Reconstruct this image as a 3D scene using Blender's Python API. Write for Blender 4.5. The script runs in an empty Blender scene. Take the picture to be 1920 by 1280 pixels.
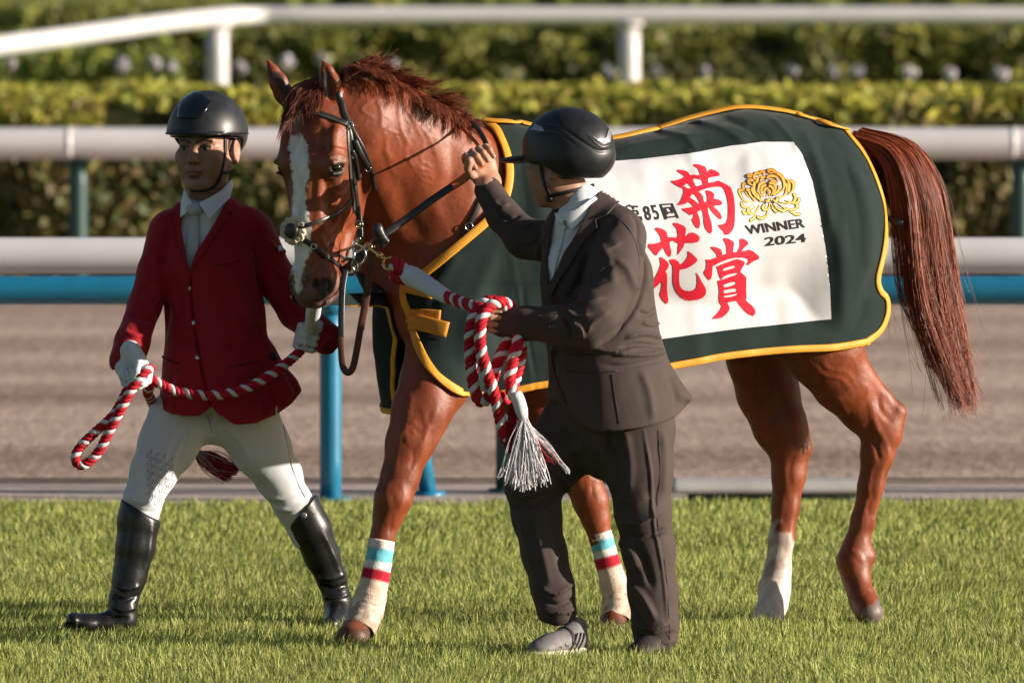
import bpy, math, random
import numpy as np
from mathutils import Vector
from mathutils.bvhtree import BVHTree
random.seed(7)
rng = np.random.default_rng(7)
SC = bpy.context.scene
COL = SC.collection

# ------------------------------------------------------------------ camera
F_PX = 17400.0                      # focal length in photo pixels (1920 wide)
CAM = np.array([0.0, -30.0, 2.20])
ALPHA = math.atan(740.0 / F_PX)     # a slight downward tilt
cd = bpy.data.cameras.new('camera')
cam = bpy.data.objects.new('camera', cd)
COL.objects.link(cam)
cam.location = CAM
cam.rotation_euler = (math.pi / 2 - ALPHA, 0, 0)
cd.sensor_width = 36.0
cd.lens = 36.0 * F_PX / 1920.0
cd.clip_start = 0.5
cd.clip_end = 3000
cd.dof.use_dof = True
cd.dof.focus_distance = 29.5
cd.dof.aperture_fstop = 5.6
SC.camera = cam
SC.render.resolution_x = 1024
SC.render.resolution_y = 682

# ------------------------------------------------------------------ light
SUN_DIR = np.array([-0.955, 0.20, -0.25])     # the way the light travels: from the right, a little from behind the camera
SUN_DIR /= np.linalg.norm(SUN_DIR)
elev = math.asin(-SUN_DIR[2])
wd = bpy.data.worlds.new('World')
SC.world = wd
wd.use_nodes = True
nt = wd.node_tree
sky = nt.nodes.new('ShaderNodeTexSky')
sky.sky_type = 'NISHITA'
sky.sun_disc = False
sky.sun_elevation = elev
# the sun stands towards -SUN_DIR; rotation is measured from +Y clockwise
sky.sun_rotation = math.atan2(-SUN_DIR[0], -SUN_DIR[1])
sky.air_density = 1.0
sky.dust_density = 1.2
bg = nt.nodes['Background']
nt.links.new(sky.outputs[0], bg.inputs[0])
bg.inputs[1].default_value = 0.05
sl = bpy.data.lights.new('sun', 'SUN')
sl.energy = 5.0
sl.angle = math.radians(0.55)
sl.color = (1.0, 0.88, 0.74)
so = bpy.data.objects.new('sun', sl)
COL.objects.link(so)
so.rotation_euler = Vector(SUN_DIR).to_track_quat('-Z', 'Y').to_euler()
so.location = (20, -12, 9)
SC.view_settings.view_transform = 'Standard'
SC.view_settings.look = 'None'
SC.view_settings.exposure = 0.85
SC.view_settings.gamma = 1.0
SC.cycles.max_bounces = 6
SC.cycles.diffuse_bounces = 3
SC.cycles.glossy_bounces = 3
SC.cycles.transparent_max_bounces = 8

# ------------------------------------------------------------------ photo <-> world
_U = np.array([0, math.sin(ALPHA), math.cos(ALPHA)])
_F = np.array([0, math.cos(ALPHA), -math.sin(ALPHA)])
PXM = 580.0                         # photo pixels per metre at the subject


def P(px, py, Y=0.0):
    d = np.array([(px - 960) / F_PX, 0, 0]) + _U * ((640 - py) / F_PX) + _F
    return CAM + d * ((Y - CAM[1]) / d[1])


def PA(px, py, Y):
    px = np.asarray(px, float); py = np.asarray(py, float); Y = np.asarray(Y, float)
    yn = (640 - py) / F_PX
    dx = (px - 960) / F_PX
    dy = _U[1] * yn + _F[1]
    dz = _U[2] * yn + _F[2]
    t = (Y - CAM[1]) / dy
    return np.stack([CAM[0] + dx * t, CAM[1] + dy * t, CAM[2] + dz * t], -1)


def proj(V):
    R = np.asarray(V) - CAM
    y = R @ _U; z = R @ _F
    return np.stack([960 + F_PX * R[..., 0] / z, 640 - F_PX * y / z], -1)


def unit(v):
    v = np.asarray(v, float)
    return v / (np.linalg.norm(v, axis=-1, keepdims=True) + 1e-12)


def sstep(a, b, x):
    t = np.clip((x - a) / (b - a), 0, 1)
    return t * t * (3 - 2 * t)


def srgb(r, g, b):
    f = lambda c: (c / 255.0) ** 2.2
    return (f(r), f(g), f(b), 1.0)


# ------------------------------------------------------------------ noise
_perm = np.random.default_rng(3).random((64, 64, 64)).astype(np.float32)


def vnoise(p, freq=1.0, seed=0):
    q = np.asarray(p, float) * freq + seed * 7.31
    i = np.floor(q).astype(np.int64)
    f = q - i
    f = f * f * (3 - 2 * f)
    i &= 63
    j = (i + 1) & 63
    def g(a, b, c): return _perm[a, b, c]
    x0, y0, z0 = i[..., 0], i[..., 1], i[..., 2]
    x1, y1, z1 = j[..., 0], j[..., 1], j[..., 2]
    fx, fy, fz = f[..., 0], f[..., 1], f[..., 2]
    c00 = g(x0, y0, z0) * (1 - fx) + g(x1, y0, z0) * fx
    c10 = g(x0, y1, z0) * (1 - fx) + g(x1, y1, z0) * fx
    c01 = g(x0, y0, z1) * (1 - fx) + g(x1, y0, z1) * fx
    c11 = g(x0, y1, z1) * (1 - fx) + g(x1, y1, z1) * fx
    return (c00 * (1 - fy) + c10 * fy) * (1 - fz) + (c01 * (1 - fy) + c11 * fy) * fz


def fbm(p, freq, seed=0, octs=3):
    a = 0.5; s = 0; t = 0
    for o in range(octs):
        s = s + a * vnoise(p, freq * 2 ** o, seed + o); t += a; a *= 0.5
    return s / t


# ------------------------------------------------------------------ objects
def tag(o, label=None, cat=None, group=None, kind=None):
    if label: o['label'] = label
    if cat: o['category'] = cat
    if group: o['group'] = group
    if kind: o['kind'] = kind
    return o


def link(name, data, mat=None, parent=None):
    o = bpy.data.objects.new(name, data)
    COL.objects.link(o)
    if mat is not None and data is not None:
        data.materials.append(mat)
    if parent is not None:
        o.parent = parent
        o.matrix_parent_inverse = parent.matrix_basis.inverted()
    return o


def empty(name, loc, label, cat, group=None):
    o = bpy.data.objects.new(name, None)
    COL.objects.link(o)
    o.location = tuple(loc)
    o.empty_display_size = 0.1
    return tag(o, label, cat, group)


def mesh_np(name, V, faces, col=None, smooth=True):
    """faces: (n,4) or (n,3) array, or list of such arrays"""
    if not isinstance(faces, list): faces = [faces]
    me = bpy.data.meshes.new(name)
    V = np.ascontiguousarray(V, np.float32)
    me.vertices.add(len(V))
    me.vertices.foreach_set('co', V.ravel())
    loops = np.concatenate([np.asarray(f, np.int32).ravel() for f in faces])
    sizes = np.concatenate([np.full(len(f), np.asarray(f).shape[1], np.int32) for f in faces])
    starts = np.concatenate([[0], np.cumsum(sizes)[:-1]]).astype(np.int32)
    me.loops.add(len(loops))
    me.loops.foreach_set('vertex_index', loops)
    me.polygons.add(len(sizes))
    me.polygons.foreach_set('loop_start', starts)
    me.polygons.foreach_set('loop_total', sizes)
    me.update(calc_edges=True)
    if smooth: me.shade_smooth()
    if col is not None:
        a = me.color_attributes.new('Col', 'FLOAT_COLOR', 'POINT')
        c = np.ones((len(V), 4), np.float32)
        c[:, :3] = col[:, :3]
        a.data.foreach_set('color', c.ravel())
    me.validate()
    return me


def normals(V, Q):
    a, b, c = V[Q[:, 0]], V[Q[:, 1]], V[Q[:, 2]]
    d = V[Q[:, -1]]
    n = np.cross(c - a, d - b) if Q.shape[1] == 4 else np.cross(b - a, c - a)
    N = np.zeros_like(V)
    for k in range(Q.shape[1]):
        for ax in range(3):
            N[:, ax] += np.bincount(Q[:, k], n[:, ax], len(V))
    return unit(N)


def relax(V, Q, it=1, lam=0.5, w=None):
    E = np.concatenate([Q[:, [i, (i + 1) % Q.shape[1]]] for i in range(Q.shape[1])])
    cnt = np.bincount(E[:, 0], minlength=len(V)) + np.bincount(E[:, 1], minlength=len(V))
    cnt = np.maximum(cnt, 1)
    for _ in range(it):
        A = np.zeros_like(V)
        for ax in range(3):
            A[:, ax] = np.bincount(E[:, 0], V[E[:, 1], ax], len(V)) + np.bincount(E[:, 1], V[E[:, 0], ax], len(V))
        A /= cnt[:, None]
        l = lam if w is None else (lam * w)[:, None]
        V = V + (A - V) * l
    return V


# ------------------------------------------------------------------ signed distance modelling
class SDF:
    def __init__(s): s.ops = []

    def seg(s, a, b, ra, rb, k=0.02, n=(0, 1, 0), ka=1.0, kb=1.0, op='u'):
        s.ops.append(('seg', np.array(a, float), np.array(b, float), ra, rb, k, unit(n), ka, kb, op)); return s

    def ell(s, c, r, ax=None, k=0.02, op='u'):
        r = np.array(r if np.ndim(r) else (r, r, r), float)
        ax = np.eye(3) if ax is None else np.array(ax, float)
        s.ops.append(('ell', np.array(c, float), r, ax, k, op)); return s

    def fn(s, f, k=0.004, lo=None, hi=None):
        """keep only where f(X, Y, Z) < 0"""
        s.ops.append(('fn', f, k)); return s

    def chain(s, pts, k=0.02, n=(0, 1, 0), op='u', sc=1 / PXM):
        """pts in photo pixels: (px, py, Y, r_px, depth factor)"""
        for p, q in zip(pts[:-1], pts[1:]):
            s.seg(P(*p[:3]), P(*q[:3]), p[3] * sc, q[3] * sc, k, n, p[4] if len(p) > 4 else 1, q[4] if len(q) > 4 else 1, op)
        return s

    def grid(s, xs, ys, zs):
        xs, ys, zs = [np.asarray(a, np.float32) for a in (xs, ys, zs)]
        F = np.full((len(xs), len(ys), len(zs)), 1.0, np.float32)
        h = max(np.diff(xs).max(), np.diff(ys).max(), np.diff(zs).max())
        for o in s.ops:
            if o[0] == 'fn':
                D = o[1](xs[:, None, None], ys[None, :, None], zs[None, None, :]); k = o[2]
                t = np.maximum(k - np.abs(F - D), 0) / k
                F = (np.maximum(F, D) + t * t * k * 0.25).astype(np.float32)
                continue
            if o[0] == 'seg':
                _, a, b, ra, rb, k, n, ka, kb, op = o
                R = max(ra * max(1, ka), rb * max(1, kb)) + k + 2 * h
                lo, hi = np.minimum(a, b) - R, np.maximum(a, b) + R
            else:
                _, c, r, ax, k, op = o
                R = r.max() + k + 2 * h
                lo, hi = c - R, c + R
            sl = []
            for arr, l, u in zip((xs, ys, zs), lo, hi):
                i0, i1 = np.searchsorted(arr, l), np.searchsorted(arr, u)
                sl.append(slice(i0, i1))
            if any(q.stop <= q.start for q in sl): continue
            X = xs[sl[0]][:, None, None]; Y = ys[sl[1]][None, :, None]; Z = zs[sl[2]][None, None, :]
            if o[0] == 'seg':
                ba = b - a; L = float(ba @ ba) + 1e-12
                px, py, pz = X - a[0], Y - a[1], Z - a[2]
                hh = np.clip((px * ba[0] + py * ba[1] + pz * ba[2]) / L, 0, 1)
                qx, qy, qz = px - hh * ba[0], py - hh * ba[1], pz - hh * ba[2]
                kk = ka + (kb - ka) * hh
                qn = (qx * n[0] + qy * n[1] + qz * n[2])
                m = qx * qx + qy * qy + qz * qz + qn * qn * (1 / (kk * kk) - 1)
                D = np.sqrt(np.maximum(m, 0)) - (ra + (rb - ra) * hh)
            else:
                px, py, pz = X - c[0], Y - c[1], Z - c[2]
                k0 = 0; k1 = 0
                for i in range(3):
                    t = px * ax[i][0] + py * ax[i][1] + pz * ax[i][2]
                    k0 = k0 + (t / r[i]) ** 2; k1 = k1 + (t / r[i] ** 2) ** 2
                k0 = np.sqrt(k0); k1 = np.sqrt(k1) + 1e-9
                D = k0 * (k0 - 1) / k1
            G = F[sl[0], sl[1], sl[2]]
            if op == 'u':
                if k > 0:
                    t = np.maximum(k - np.abs(G - D), 0) / k
                    F[sl[0], sl[1], sl[2]] = np.minimum(G, D) - t * t * k * 0.25
                else: F[sl[0], sl[1], sl[2]] = np.minimum(G, D)
            else:
                D = -D
                if k > 0:
                    t = np.maximum(k - np.abs(G - D), 0) / k
                    F[sl[0], sl[1], sl[2]] = np.maximum(G, D) + t * t * k * 0.25
                else: F[sl[0], sl[1], sl[2]] = np.maximum(G, D)
        return F

    def build(s, xs, ys, zs):
        return nets(s.grid(xs, ys, zs), np.asarray(xs), np.asarray(ys), np.asarray(zs))

    def box(s, lo, hi, h):
        return s.build(*[np.arange(l, u + h, h) for l, u in zip(lo, hi)])


def fine(lo, hi, h, bands):
    """axis samples with finer steps inside bands [(a,b,h2)]"""
    out = [lo]
    while out[-1] < hi:
        x = out[-1]; st = h
        for a, b, h2 in bands:
            if a <= x <= b: st = min(st, h2)
        out.append(x + st)
    return np.array(out)


def nets(F, xs, ys, zs):
    S = F < 0
    nx, ny, nz = F.shape
    c = np.zeros((nx - 1, ny - 1, nz - 1), np.uint8)
    for i in (0, 1):
        for j in (0, 1):
            for k in (0, 1):
                c += S[i:nx - 1 + i, j:ny - 1 + j, k:nz - 1 + k]
    act = (c > 0) & (c < 8)
    idx = np.argwhere(act)
    ids = np.full(act.shape, -1, np.int32)
    ids[act] = np.arange(len(idx))
    cor = [(i, j, k) for i in (0, 1) for j in (0, 1) for k in (0, 1)]
    val = [F[idx[:, 0] + a, idx[:, 1] + b, idx[:, 2] + d] for a, b, d in cor]
    acc = np.zeros((len(idx), 3)); cnt = np.zeros(len(idx))
    for p in range(8):
        for q in range(p + 1, 8):
            df = [cor[q][t] - cor[p][t] for t in range(3)]
            if sum(abs(t) for t in df) != 1: continue
            va, vb = val[p], val[q]
            m = (va < 0) != (vb < 0)
            t = np.where(m, va / np.where(m, va - vb, 1), 0)
            pos = np.array(cor[p])[None, :] + t[:, None] * np.array(df)[None, :]
            acc[m] += pos[m]; cnt[m] += 1
    fr = acc / np.maximum(cnt, 1)[:, None]
    V = np.zeros((len(idx), 3))
    for a, arr in enumerate((xs, ys, zs)):
        i = idx[:, a]
        V[:, a] = arr[i] + fr[:, a] * (arr[i + 1] - arr[i])
    quads = []
    # x edges
    d = S[:-1, 1:-1, 1:-1] != S[1:, 1:-1, 1:-1]
    e = np.argwhere(d) + [0, 1, 1]
    i, j, k = e.T
    q = np.stack([ids[i, j - 1, k - 1], ids[i, j, k - 1], ids[i, j, k], ids[i, j - 1, k]], 1)
    fl = ~S[i, j, k]; q[fl] = q[fl][:, ::-1]; quads.append(q)
    d = S[1:-1, :-1, 1:-1] != S[1:-1, 1:, 1:-1]
    e = np.argwhere(d) + [1, 0, 1]
    i, j, k = e.T
    q = np.stack([ids[i - 1, j, k - 1], ids[i - 1, j, k], ids[i, j, k], ids[i, j, k - 1]], 1)
    fl = ~S[i, j, k]; q[fl] = q[fl][:, ::-1]; quads.append(q)
    d = S[1:-1, 1:-1, :-1] != S[1:-1, 1:-1, 1:]
    e = np.argwhere(d) + [1, 1, 0]
    i, j, k = e.T
    q = np.stack([ids[i - 1, j - 1, k], ids[i, j - 1, k], ids[i, j, k], ids[i - 1, j, k]], 1)
    fl = ~S[i, j, k]; q[fl] = q[fl][:, ::-1]; quads.append(q)
    Q = np.concatenate(quads)
    Q = Q[(Q >= 0).all(1)]
    return V, Q


def subdiv(V, Q, sel=None):
    """split every quad in four (smooth afterwards)"""
    E = np.concatenate([Q[:, [i, (i + 1) % 4]] for i in range(4)])
    E.sort(axis=1)
    u, inv = np.unique(E[:, 0].astype(np.int64) * len(V) + E[:, 1], return_inverse=True)
    ev = np.stack([u // len(V), u % len(V)], 1)
    n = len(V); m = len(Q)
    VE = (V[ev[:, 0]] + V[ev[:, 1]]) / 2
    VF = V[Q].mean(1)
    e = inv.reshape(4, m) + n
    f = np.arange(m) + n + len(u)
    Q2 = np.concatenate([np.stack([Q[:, i], e[i], f, e[(i - 1) % 4]], 1) for i in range(4)])
    return np.concatenate([V, VE, VF]), Q2


def polydist(p, line):
    """distance from 2D points to a polyline; also the parameter 0..1 along it"""
    line = np.asarray(line, float)
    best = np.full(len(p), 1e9); par = np.zeros(len(p)); side = np.zeros(len(p))
    L = np.linalg.norm(np.diff(line[:, :2], axis=0), axis=1)
    cum = np.concatenate([[0], np.cumsum(L)])
    for i in range(len(line) - 1):
        a, b = line[i, :2], line[i + 1, :2]
        ba = b - a
        h = np.clip(((p - a) @ ba) / (ba @ ba + 1e-9), 0, 1)
        d = np.linalg.norm(p - a - h[:, None] * ba, axis=1)
        m = d < best
        best[m] = d[m]; par[m] = (cum[i] + h[m] * L[i]) / cum[-1]
        cr = ba[0] * (p[:, 1] - a[1]) - ba[1] * (p[:, 0] - a[0])
        side[m] = np.sign(cr[m])
    return best, par, side


def smooth_line(pts, n=8):
    """Catmull-Rom through the points (any dimension)"""
    p = np.asarray(pts, float)
    if len(p) < 3: 
        t = np.linspace(0, 1, n + 1)[:, None]
        return p[0] * (1 - t) + p[1] * t
    q = np.concatenate([[2 * p[0] - p[1]], p, [2 * p[-1] - p[-2]]])
    out = []
    for i in range(1, len(q) - 2):
        for t in np.arange(n) / n:
            a, b, c, d = q[i - 1], q[i], q[i + 1], q[i + 2]
            out.append(0.5 * ((2 * b) + (-a + c) * t + (2 * a - 5 * b + 4 * c - d) * t * t + (-a + 3 * b - 3 * c + d) * t ** 3))
    out.append(p[-1])
    return np.array(out)


def sculpt(V, Q, strokes, yr=None, facing=0.05):
    """raise or sink the camera side of a surface along strokes given in photo pixels:
    (points, width_px, height_m[, profile])"""
    N = normals(V, Q)
    px = proj(V)
    tc = unit(CAM - V)
    face = sstep(facing, facing + 0.25, (N * tc).sum(1))
    if yr is not None:
        face = face * ((V[:, 1] > yr[0]) & (V[:, 1] < yr[1]))
    D = np.zeros(len(V))
    for st in strokes:
        pts, w, amp = st[:3]
        pts = np.asarray(pts, float)
        if len(pts) > 2: pts = smooth_line(pts, 5)
        lo = pts[:, :2].min(0) - 3.2 * w; hi = pts[:, :2].max(0) + 3.2 * w
        m = np.where((px[:, 0] > lo[0]) & (px[:, 0] < hi[0]) & (px[:, 1] > lo[1]) & (px[:, 1] < hi[1]) & (face > 0))[0]
        if not len(m): continue
        if len(pts) == 1:
            d = np.linalg.norm(px[m] - pts[0], axis=1); t = np.full(len(m), .5); sd = np.zeros(len(m))
        else:
            d, t, sd = polydist(px[m], pts)
        taper = np.minimum(1, np.minimum(t, 1 - t) * 5 + 0.25) if len(pts) > 1 else 1
        if len(st) > 3 and st[3] == 'fold':      # steep on one side, soft on the other
            ww = np.where(sd > 0, w * 0.55, w * 1.7)
            g = 1.15 * np.exp(-d / ww)
        else:
            g = np.exp(-(d / w) ** 2)
        D[m] += amp * g * taper * face[m]
    return V + N * D[:, None]


# ------------------------------------------------------------------ ribbons, tubes, strands, patches
def frames(C, up=None):
    T = unit(np.gradient(C, axis=0))
    if up is None:
        up = np.array([0, 0, 1.0]) if abs(T[0][2]) < .9 else np.array([1.0, 0, 0])
    N = np.zeros_like(C)
    n = unit(up - T[0] * (up @ T[0]))
    for i in range(len(C)):
        n = unit(n - T[i] * (n @ T[i])); N[i] = n
    return T, N, np.cross(T, N)


def tube_mesh(C, r, seg=10, cap=True, up=None, flat=1.0):
    C = np.asarray(C, float); r = np.broadcast_to(r, len(C))
    T, N, B = frames(C, up)
    a = np.linspace(0, 2 * math.pi, seg, endpoint=False)
    V = C[:, None, :] + r[:, None, None] * (np.cos(a)[None, :, None] * N[:, None, :] * flat + np.sin(a)[None, :, None] * B[:, None, :])
    n = len(C)
    V = V.reshape(-1, 3)
    i = np.arange(n - 1)[:, None] * seg; j = np.arange(seg)[None, :]
    Q = np.stack([i + j, i + (j + 1) % seg, i + seg + (j + 1) % seg, i + seg + j], -1).reshape(-1, 4)
    fs = [Q]
    if cap:
        V = np.concatenate([V, [C[0], C[-1]]])
        j = np.arange(seg)
        fs.append(np.stack([(j + 1) % seg, j, np.full(seg, n * seg)], 1))
        fs.append(np.stack([(n - 1) * seg + j, (n - 1) * seg + (j + 1) % seg, np.full(seg, n * seg + 1)], 1))
    return V, fs


def merge(parts):
    Vs, F4, F3, n = [], [], [], 0
    for V, fs in parts:
        if not isinstance(fs, list): fs = [fs]
        for f in fs:
            f = np.asarray(f)
            if not len(f): continue
            (F4 if f.shape[1] == 4 else F3).append(f + n)
        Vs.append(V); n += len(V)
    out = []
    if F4: out.append(np.concatenate(F4))
    if F3: out.append(np.concatenate(F3))
    return np.concatenate(Vs), out


def ribbon_mesh(C, Nrm, w, t):
    """strap with a rectangular rounded section; C centre line, Nrm outward normals"""
    C = np.asarray(C, float); T = unit(np.gradient(C, axis=0))
    Nn = unit(Nrm - T * (Nrm * T).sum(1, keepdims=True))
    B = np.cross(T, Nn)
    w = np.broadcast_to(w, len(C))[:, None]
    prof = [(-.5, 0), (-.5, .6), (-.38, 1), (.38, 1), (.5, .6), (.5, 0)]
    V = np.stack([C + B * w * a + Nn * t * b for a, b in prof], 1)
    n, m = len(C), len(prof)
    V = V.reshape(-1, 3)
    i = np.arange(n - 1)[:, None] * m; j = np.arange(m)[None, :]
    Q = np.stack([i + j, i + (j + 1) % m, i + m + (j + 1) % m, i + m + j], -1).reshape(-1, 4)
    caps = [np.array([[0, 1, 4, 5], [1, 2, 3, 4]]), np.array([[0, 1, 4, 5], [1, 2, 3, 4]])[:, ::-1] + (n - 1) * m]
    return V, [Q[:, ::-1]] + caps


def strands_mesh(S, r0, r1, cols=None):
    """S: (n, m, 3) hair strands as thin three-sided tapering tubes"""
    n, m, _ = S.shape
    T = unit(np.gradient(S, axis=1))
    ref = unit(np.random.default_rng(5).normal(size=(n, 1, 3)))
    A = unit(np.cross(T, ref)); B = np.cross(T, A)
    t = np.linspace(0, 1, m)
    r = (np.reshape(r0, (-1, 1)) * (1 - t) + r1 * t)[..., None]
    V = np.stack([S + r * (math.cos(a) * A + math.sin(a) * B) for a in (0, 2.094, 4.189)], 2).reshape(-1, 3)
    i = (np.arange(n)[:, None, None] * m + np.arange(m - 1)[None, :, None]) * 3
    j = np.arange(3)[None, None, :]
    Q = np.stack([i + j, i + (j + 1) % 3, i + 3 + (j + 1) % 3, i + 3 + j], -1).reshape(-1, 4)
    c = None
    if cols is not None:
        c = np.repeat(cols, m * 3, axis=0)
    return V, Q, c


def grid_faces(nu, nv, close_v=False):
    i = np.arange(nu - 1)[:, None] * nv
    j = np.arange(nv if close_v else nv - 1)[None, :]
    return np.stack([i + j, i + nv + j, i + nv + (j + 1) % nv, i + (j + 1) % nv], -1).reshape(-1, 4)


def bvh(V, Q):
    return BVHTree.FromPolygons([tuple(v) for v in V], [tuple(int(x) for x in q) for q in Q])


def cast(tree, px, py, back=3.0):
    """first point of a surface on the sight line through a photo pixel"""
    o = Vector(CAM); d = Vector(unit(P(px, py, 0) - CAM))
    h = tree.ray_cast(o, d)
    if h[0] is None: return None, None
    n = np.array(h[1])
    if n @ (CAM - np.array(h[0])) < 0: n = -n
    return np.array(h[0]), n


def on_surface(tree, pts, n=6, Ydef=None, smoothN=3, lift=0.0):
    """photo polyline -> points lying on a surface, with normals"""
    pts = smooth_line([p[:2] for p in pts], n)
    C, N = [], []
    for x, y in pts:
        c, nn = cast(tree, x, y)
        C.append(c); N.append(nn)
    # fill the misses from neighbours
    ok = [i for i, c in enumerate(C) if c is not None]
    if not ok: return None, None
    for i in range(len(C)):
        if C[i] is None:
            j = min(ok, key=lambda q: abs(q - i))
            C[i] = P(pts[i][0], pts[i][1], C[j][1]); N[i] = N[j]
    C = np.array(C); N = np.array(N)
    for _ in range(smoothN):
        N[1:-1] = unit(N[:-2] + N[1:-1] * 2 + N[2:])
        C[1:-1, 1] = (C[:-2, 1] + 2 * C[1:-1, 1] + C[2:, 1]) / 4
    return C + N * lift, N
# ------------------------------------------------------------------ materials
def mat(name, col, rough=0.6, spec=0.5, metal=0.0, noise=0.0, nscale=40.0, bump=0.0, bscale=200.0, bdist=0.002,
        attr=False, sheen=0.0, coat=0.0, transl=0.0, rough_var=0.0, stretch=(1, 1, 1), detail=4.0, bump2=None, aniso=0):
    m = bpy.data.materials.new(name)
    m.use_nodes = True
    nt = m.node_tree; N = nt.nodes; L = nt.links
    b = N['Principled BSDF']
    col = tuple(col[:3]) + (1,)
    b.inputs['Base Color'].default_value = col
    b.inputs['Roughness'].default_value = rough
    b.inputs['Specular IOR Level'].default_value = spec
    b.inputs['Metallic'].default_value = metal
    if sheen:
        b.inputs['Sheen Weight'].default_value = sheen
        b.inputs['Sheen Roughness'].default_value = 0.4
    if coat:
        b.inputs['Coat Weight'].default_value = coat
        b.inputs['Coat Roughness'].default_value = 0.08
    tc = N.new('ShaderNodeTexCoord')
    mp = N.new('ShaderNodeMapping'); mp.inputs['Scale'].default_value = stretch
    L.new(tc.outputs['Object'], mp.inputs[0])
    src = None
    if attr:
        at = N.new('ShaderNodeVertexColor'); at.layer_name = 'Col'
        src = at.outputs['Color']
    if noise:
        nz = N.new('ShaderNodeTexNoise'); nz.inputs['Scale'].default_value = nscale; nz.inputs['Detail'].default_value = detail
        L.new(mp.outputs[0], nz.inputs['Vector'])
        mr = N.new('ShaderNodeMapRange')
        mr.inputs['From Min'].default_value = 0.3; mr.inputs['From Max'].default_value = 0.7
        mr.inputs['To Min'].default_value = 1 - noise; mr.inputs['To Max'].default_value = 1 + noise
        L.new(nz.outputs['Fac'], mr.inputs['Value'])
        mx = N.new('ShaderNodeVectorMath'); mx.operation = 'SCALE'
        if src is None: mx.inputs[0].default_value = col[:3]
        else: L.new(src, mx.inputs[0])
        L.new(mr.outputs[0], mx.inputs['Scale'])
        src = mx.outputs[0]
        if rough_var:
            mr2 = N.new('ShaderNodeMapRange')
            mr2.inputs['To Min'].default_value = max(0, rough - rough_var); mr2.inputs['To Max'].default_value = min(1, rough + rough_var)
            L.new(nz.outputs['Fac'], mr2.inputs['Value']); L.new(mr2.outputs[0], b.inputs['Roughness'])
    if src is not None: L.new(src, b.inputs['Base Color'])
    if bump:
        nb = N.new('ShaderNodeTexNoise'); nb.inputs['Scale'].default_value = bscale; nb.inputs['Detail'].default_value = 3
        L.new(mp.outputs[0], nb.inputs['Vector'])
        bp = N.new('ShaderNodeBump'); bp.inputs['Strength'].default_value = bump; bp.inputs['Distance'].default_value = bdist
        L.new(nb.outputs['Fac'], bp.inputs['Height'])
        last = bp
        if bump2:
            s2, k2, d2 = bump2
            nb2 = N.new('ShaderNodeTexNoise'); nb2.inputs['Scale'].default_value = s2; nb2.inputs['Detail'].default_value = 2
            L.new(tc.outputs['Object'], nb2.inputs['Vector'])
            bp2 = N.new('ShaderNodeBump'); bp2.inputs['Strength'].default_value = k2; bp2.inputs['Distance'].default_value = d2
            L.new(nb2.outputs['Fac'], bp2.inputs['Height']); L.new(bp.outputs[0], bp2.inputs['Normal'])
            last = bp2
        L.new(last.outputs[0], b.inputs['Normal'])
    if transl:
        out = N['Material Output']
        tr = N.new('ShaderNodeBsdfTranslucent'); ms = N.new('ShaderNodeMixShader'); ms.inputs[0].default_value = transl
        if src is not None: L.new(src, tr.inputs[0])
        else: tr.inputs[0].default_value = col
        L.new(b.outputs[0], ms.inputs[1]); L.new(tr.outputs[0], ms.inputs[2]); L.new(ms.outputs[0], out.inputs[0])
    return m


M = {}
M['grass'] = mat('grass', (.1, .17, .03), .55, .35, attr=True, transl=.16)
M['soil'] = mat('soil', (.028, .045, .012), .95, .1, noise=.35, nscale=3, bump=.5, bscale=60, bdist=.02)
M['leaf'] = mat('leaf', (.07, .11, .02), .55, .35, attr=True, transl=.25)
M['hedge_core'] = mat('hedge_core', (.03, .032, .012), .95, .1, noise=.5, nscale=2.5)
M['rail'] = mat('rail_white', (.64, .62, .635), .38, .5, noise=.06, nscale=2.5, coat=.1)
M['rail_joint'] = mat('rail_joint', (.72, .70, .71), .34, .5)
M['blue'] = mat('blue_paint', (.010, .16, .29), .38, .5, noise=.10, nscale=6, coat=.15)
M['green_post'] = mat('green_post', (.012, .055, .05), .45, .5, noise=.15, nscale=5)
M['coat'] = mat("horse_coat", (.2, .05, .02), .47, .42, attr=True, noise=.22, nscale=30, bump=.5, bscale=520, bdist=.0014,
                rough_var=.18, sheen=.05, bump2=(60, .26, .004), stretch=(1, 1, .45))
M['hair'] = mat('horse_hair', (.2, .05, .02), .42, .5, attr=True)
M['eye'] = mat('eye_dark', (.012, .006, .004), .06, .6, coat=.6)
M['cloth_green'] = mat('blanket_green', (.0085, .020, .0185), .85, .25, noise=.16, nscale=260, bump=.5, bscale=900, bdist=.0008, sheen=.12,
                       bump2=(14, .35, .006))
M['cloth_white'] = mat('blanket_white', (.63, .63, .66), .8, .25, noise=.02, nscale=90, bump=.3, bscale=900, bdist=.0005, bump2=(12, .25, .004))
M['yellow'] = mat('yellow_binding', (.68, .31, .025), .55, .4, noise=.07, nscale=60, bump=.5, bscale=300, bdist=.001)
M['orange_strap'] = mat('orange_webbing', (.62, .25, .02), .55, .4, noise=.10, nscale=60, bump=.5, bscale=400, bdist=.001)
M['red_print'] = mat('red_print', (.64, .012, .035), .7, .25, noise=.28, nscale=700, detail=1)
M['black_print'] = mat('black_print', (.022, .016, .015), .7, .25, noise=.3, nscale=500)
M['gold_print'] = mat('gold_print', (.85, .46, .05), .7, .25, attr=True)
M['leather'] = mat('black_leather', (.018, .016, .016), .34, .55, noise=.3, nscale=50, bump=.3, bscale=200, bdist=.001)
M['leather_lt'] = mat('worn_leather', (.05, .045, .042), .38, .55, noise=.3, nscale=50, bump=.3, bscale=200, bdist=.001)
M['brown_rein'] = mat('brown_rein', (.10, .035, .02), .55, .4, noise=.3, nscale=80, bump=.8, bscale=260, bdist=.002)
M['orange_rein'] = mat('orange_rein', (.58, .13, .035), .6, .4, noise=.1, nscale=80)
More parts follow.
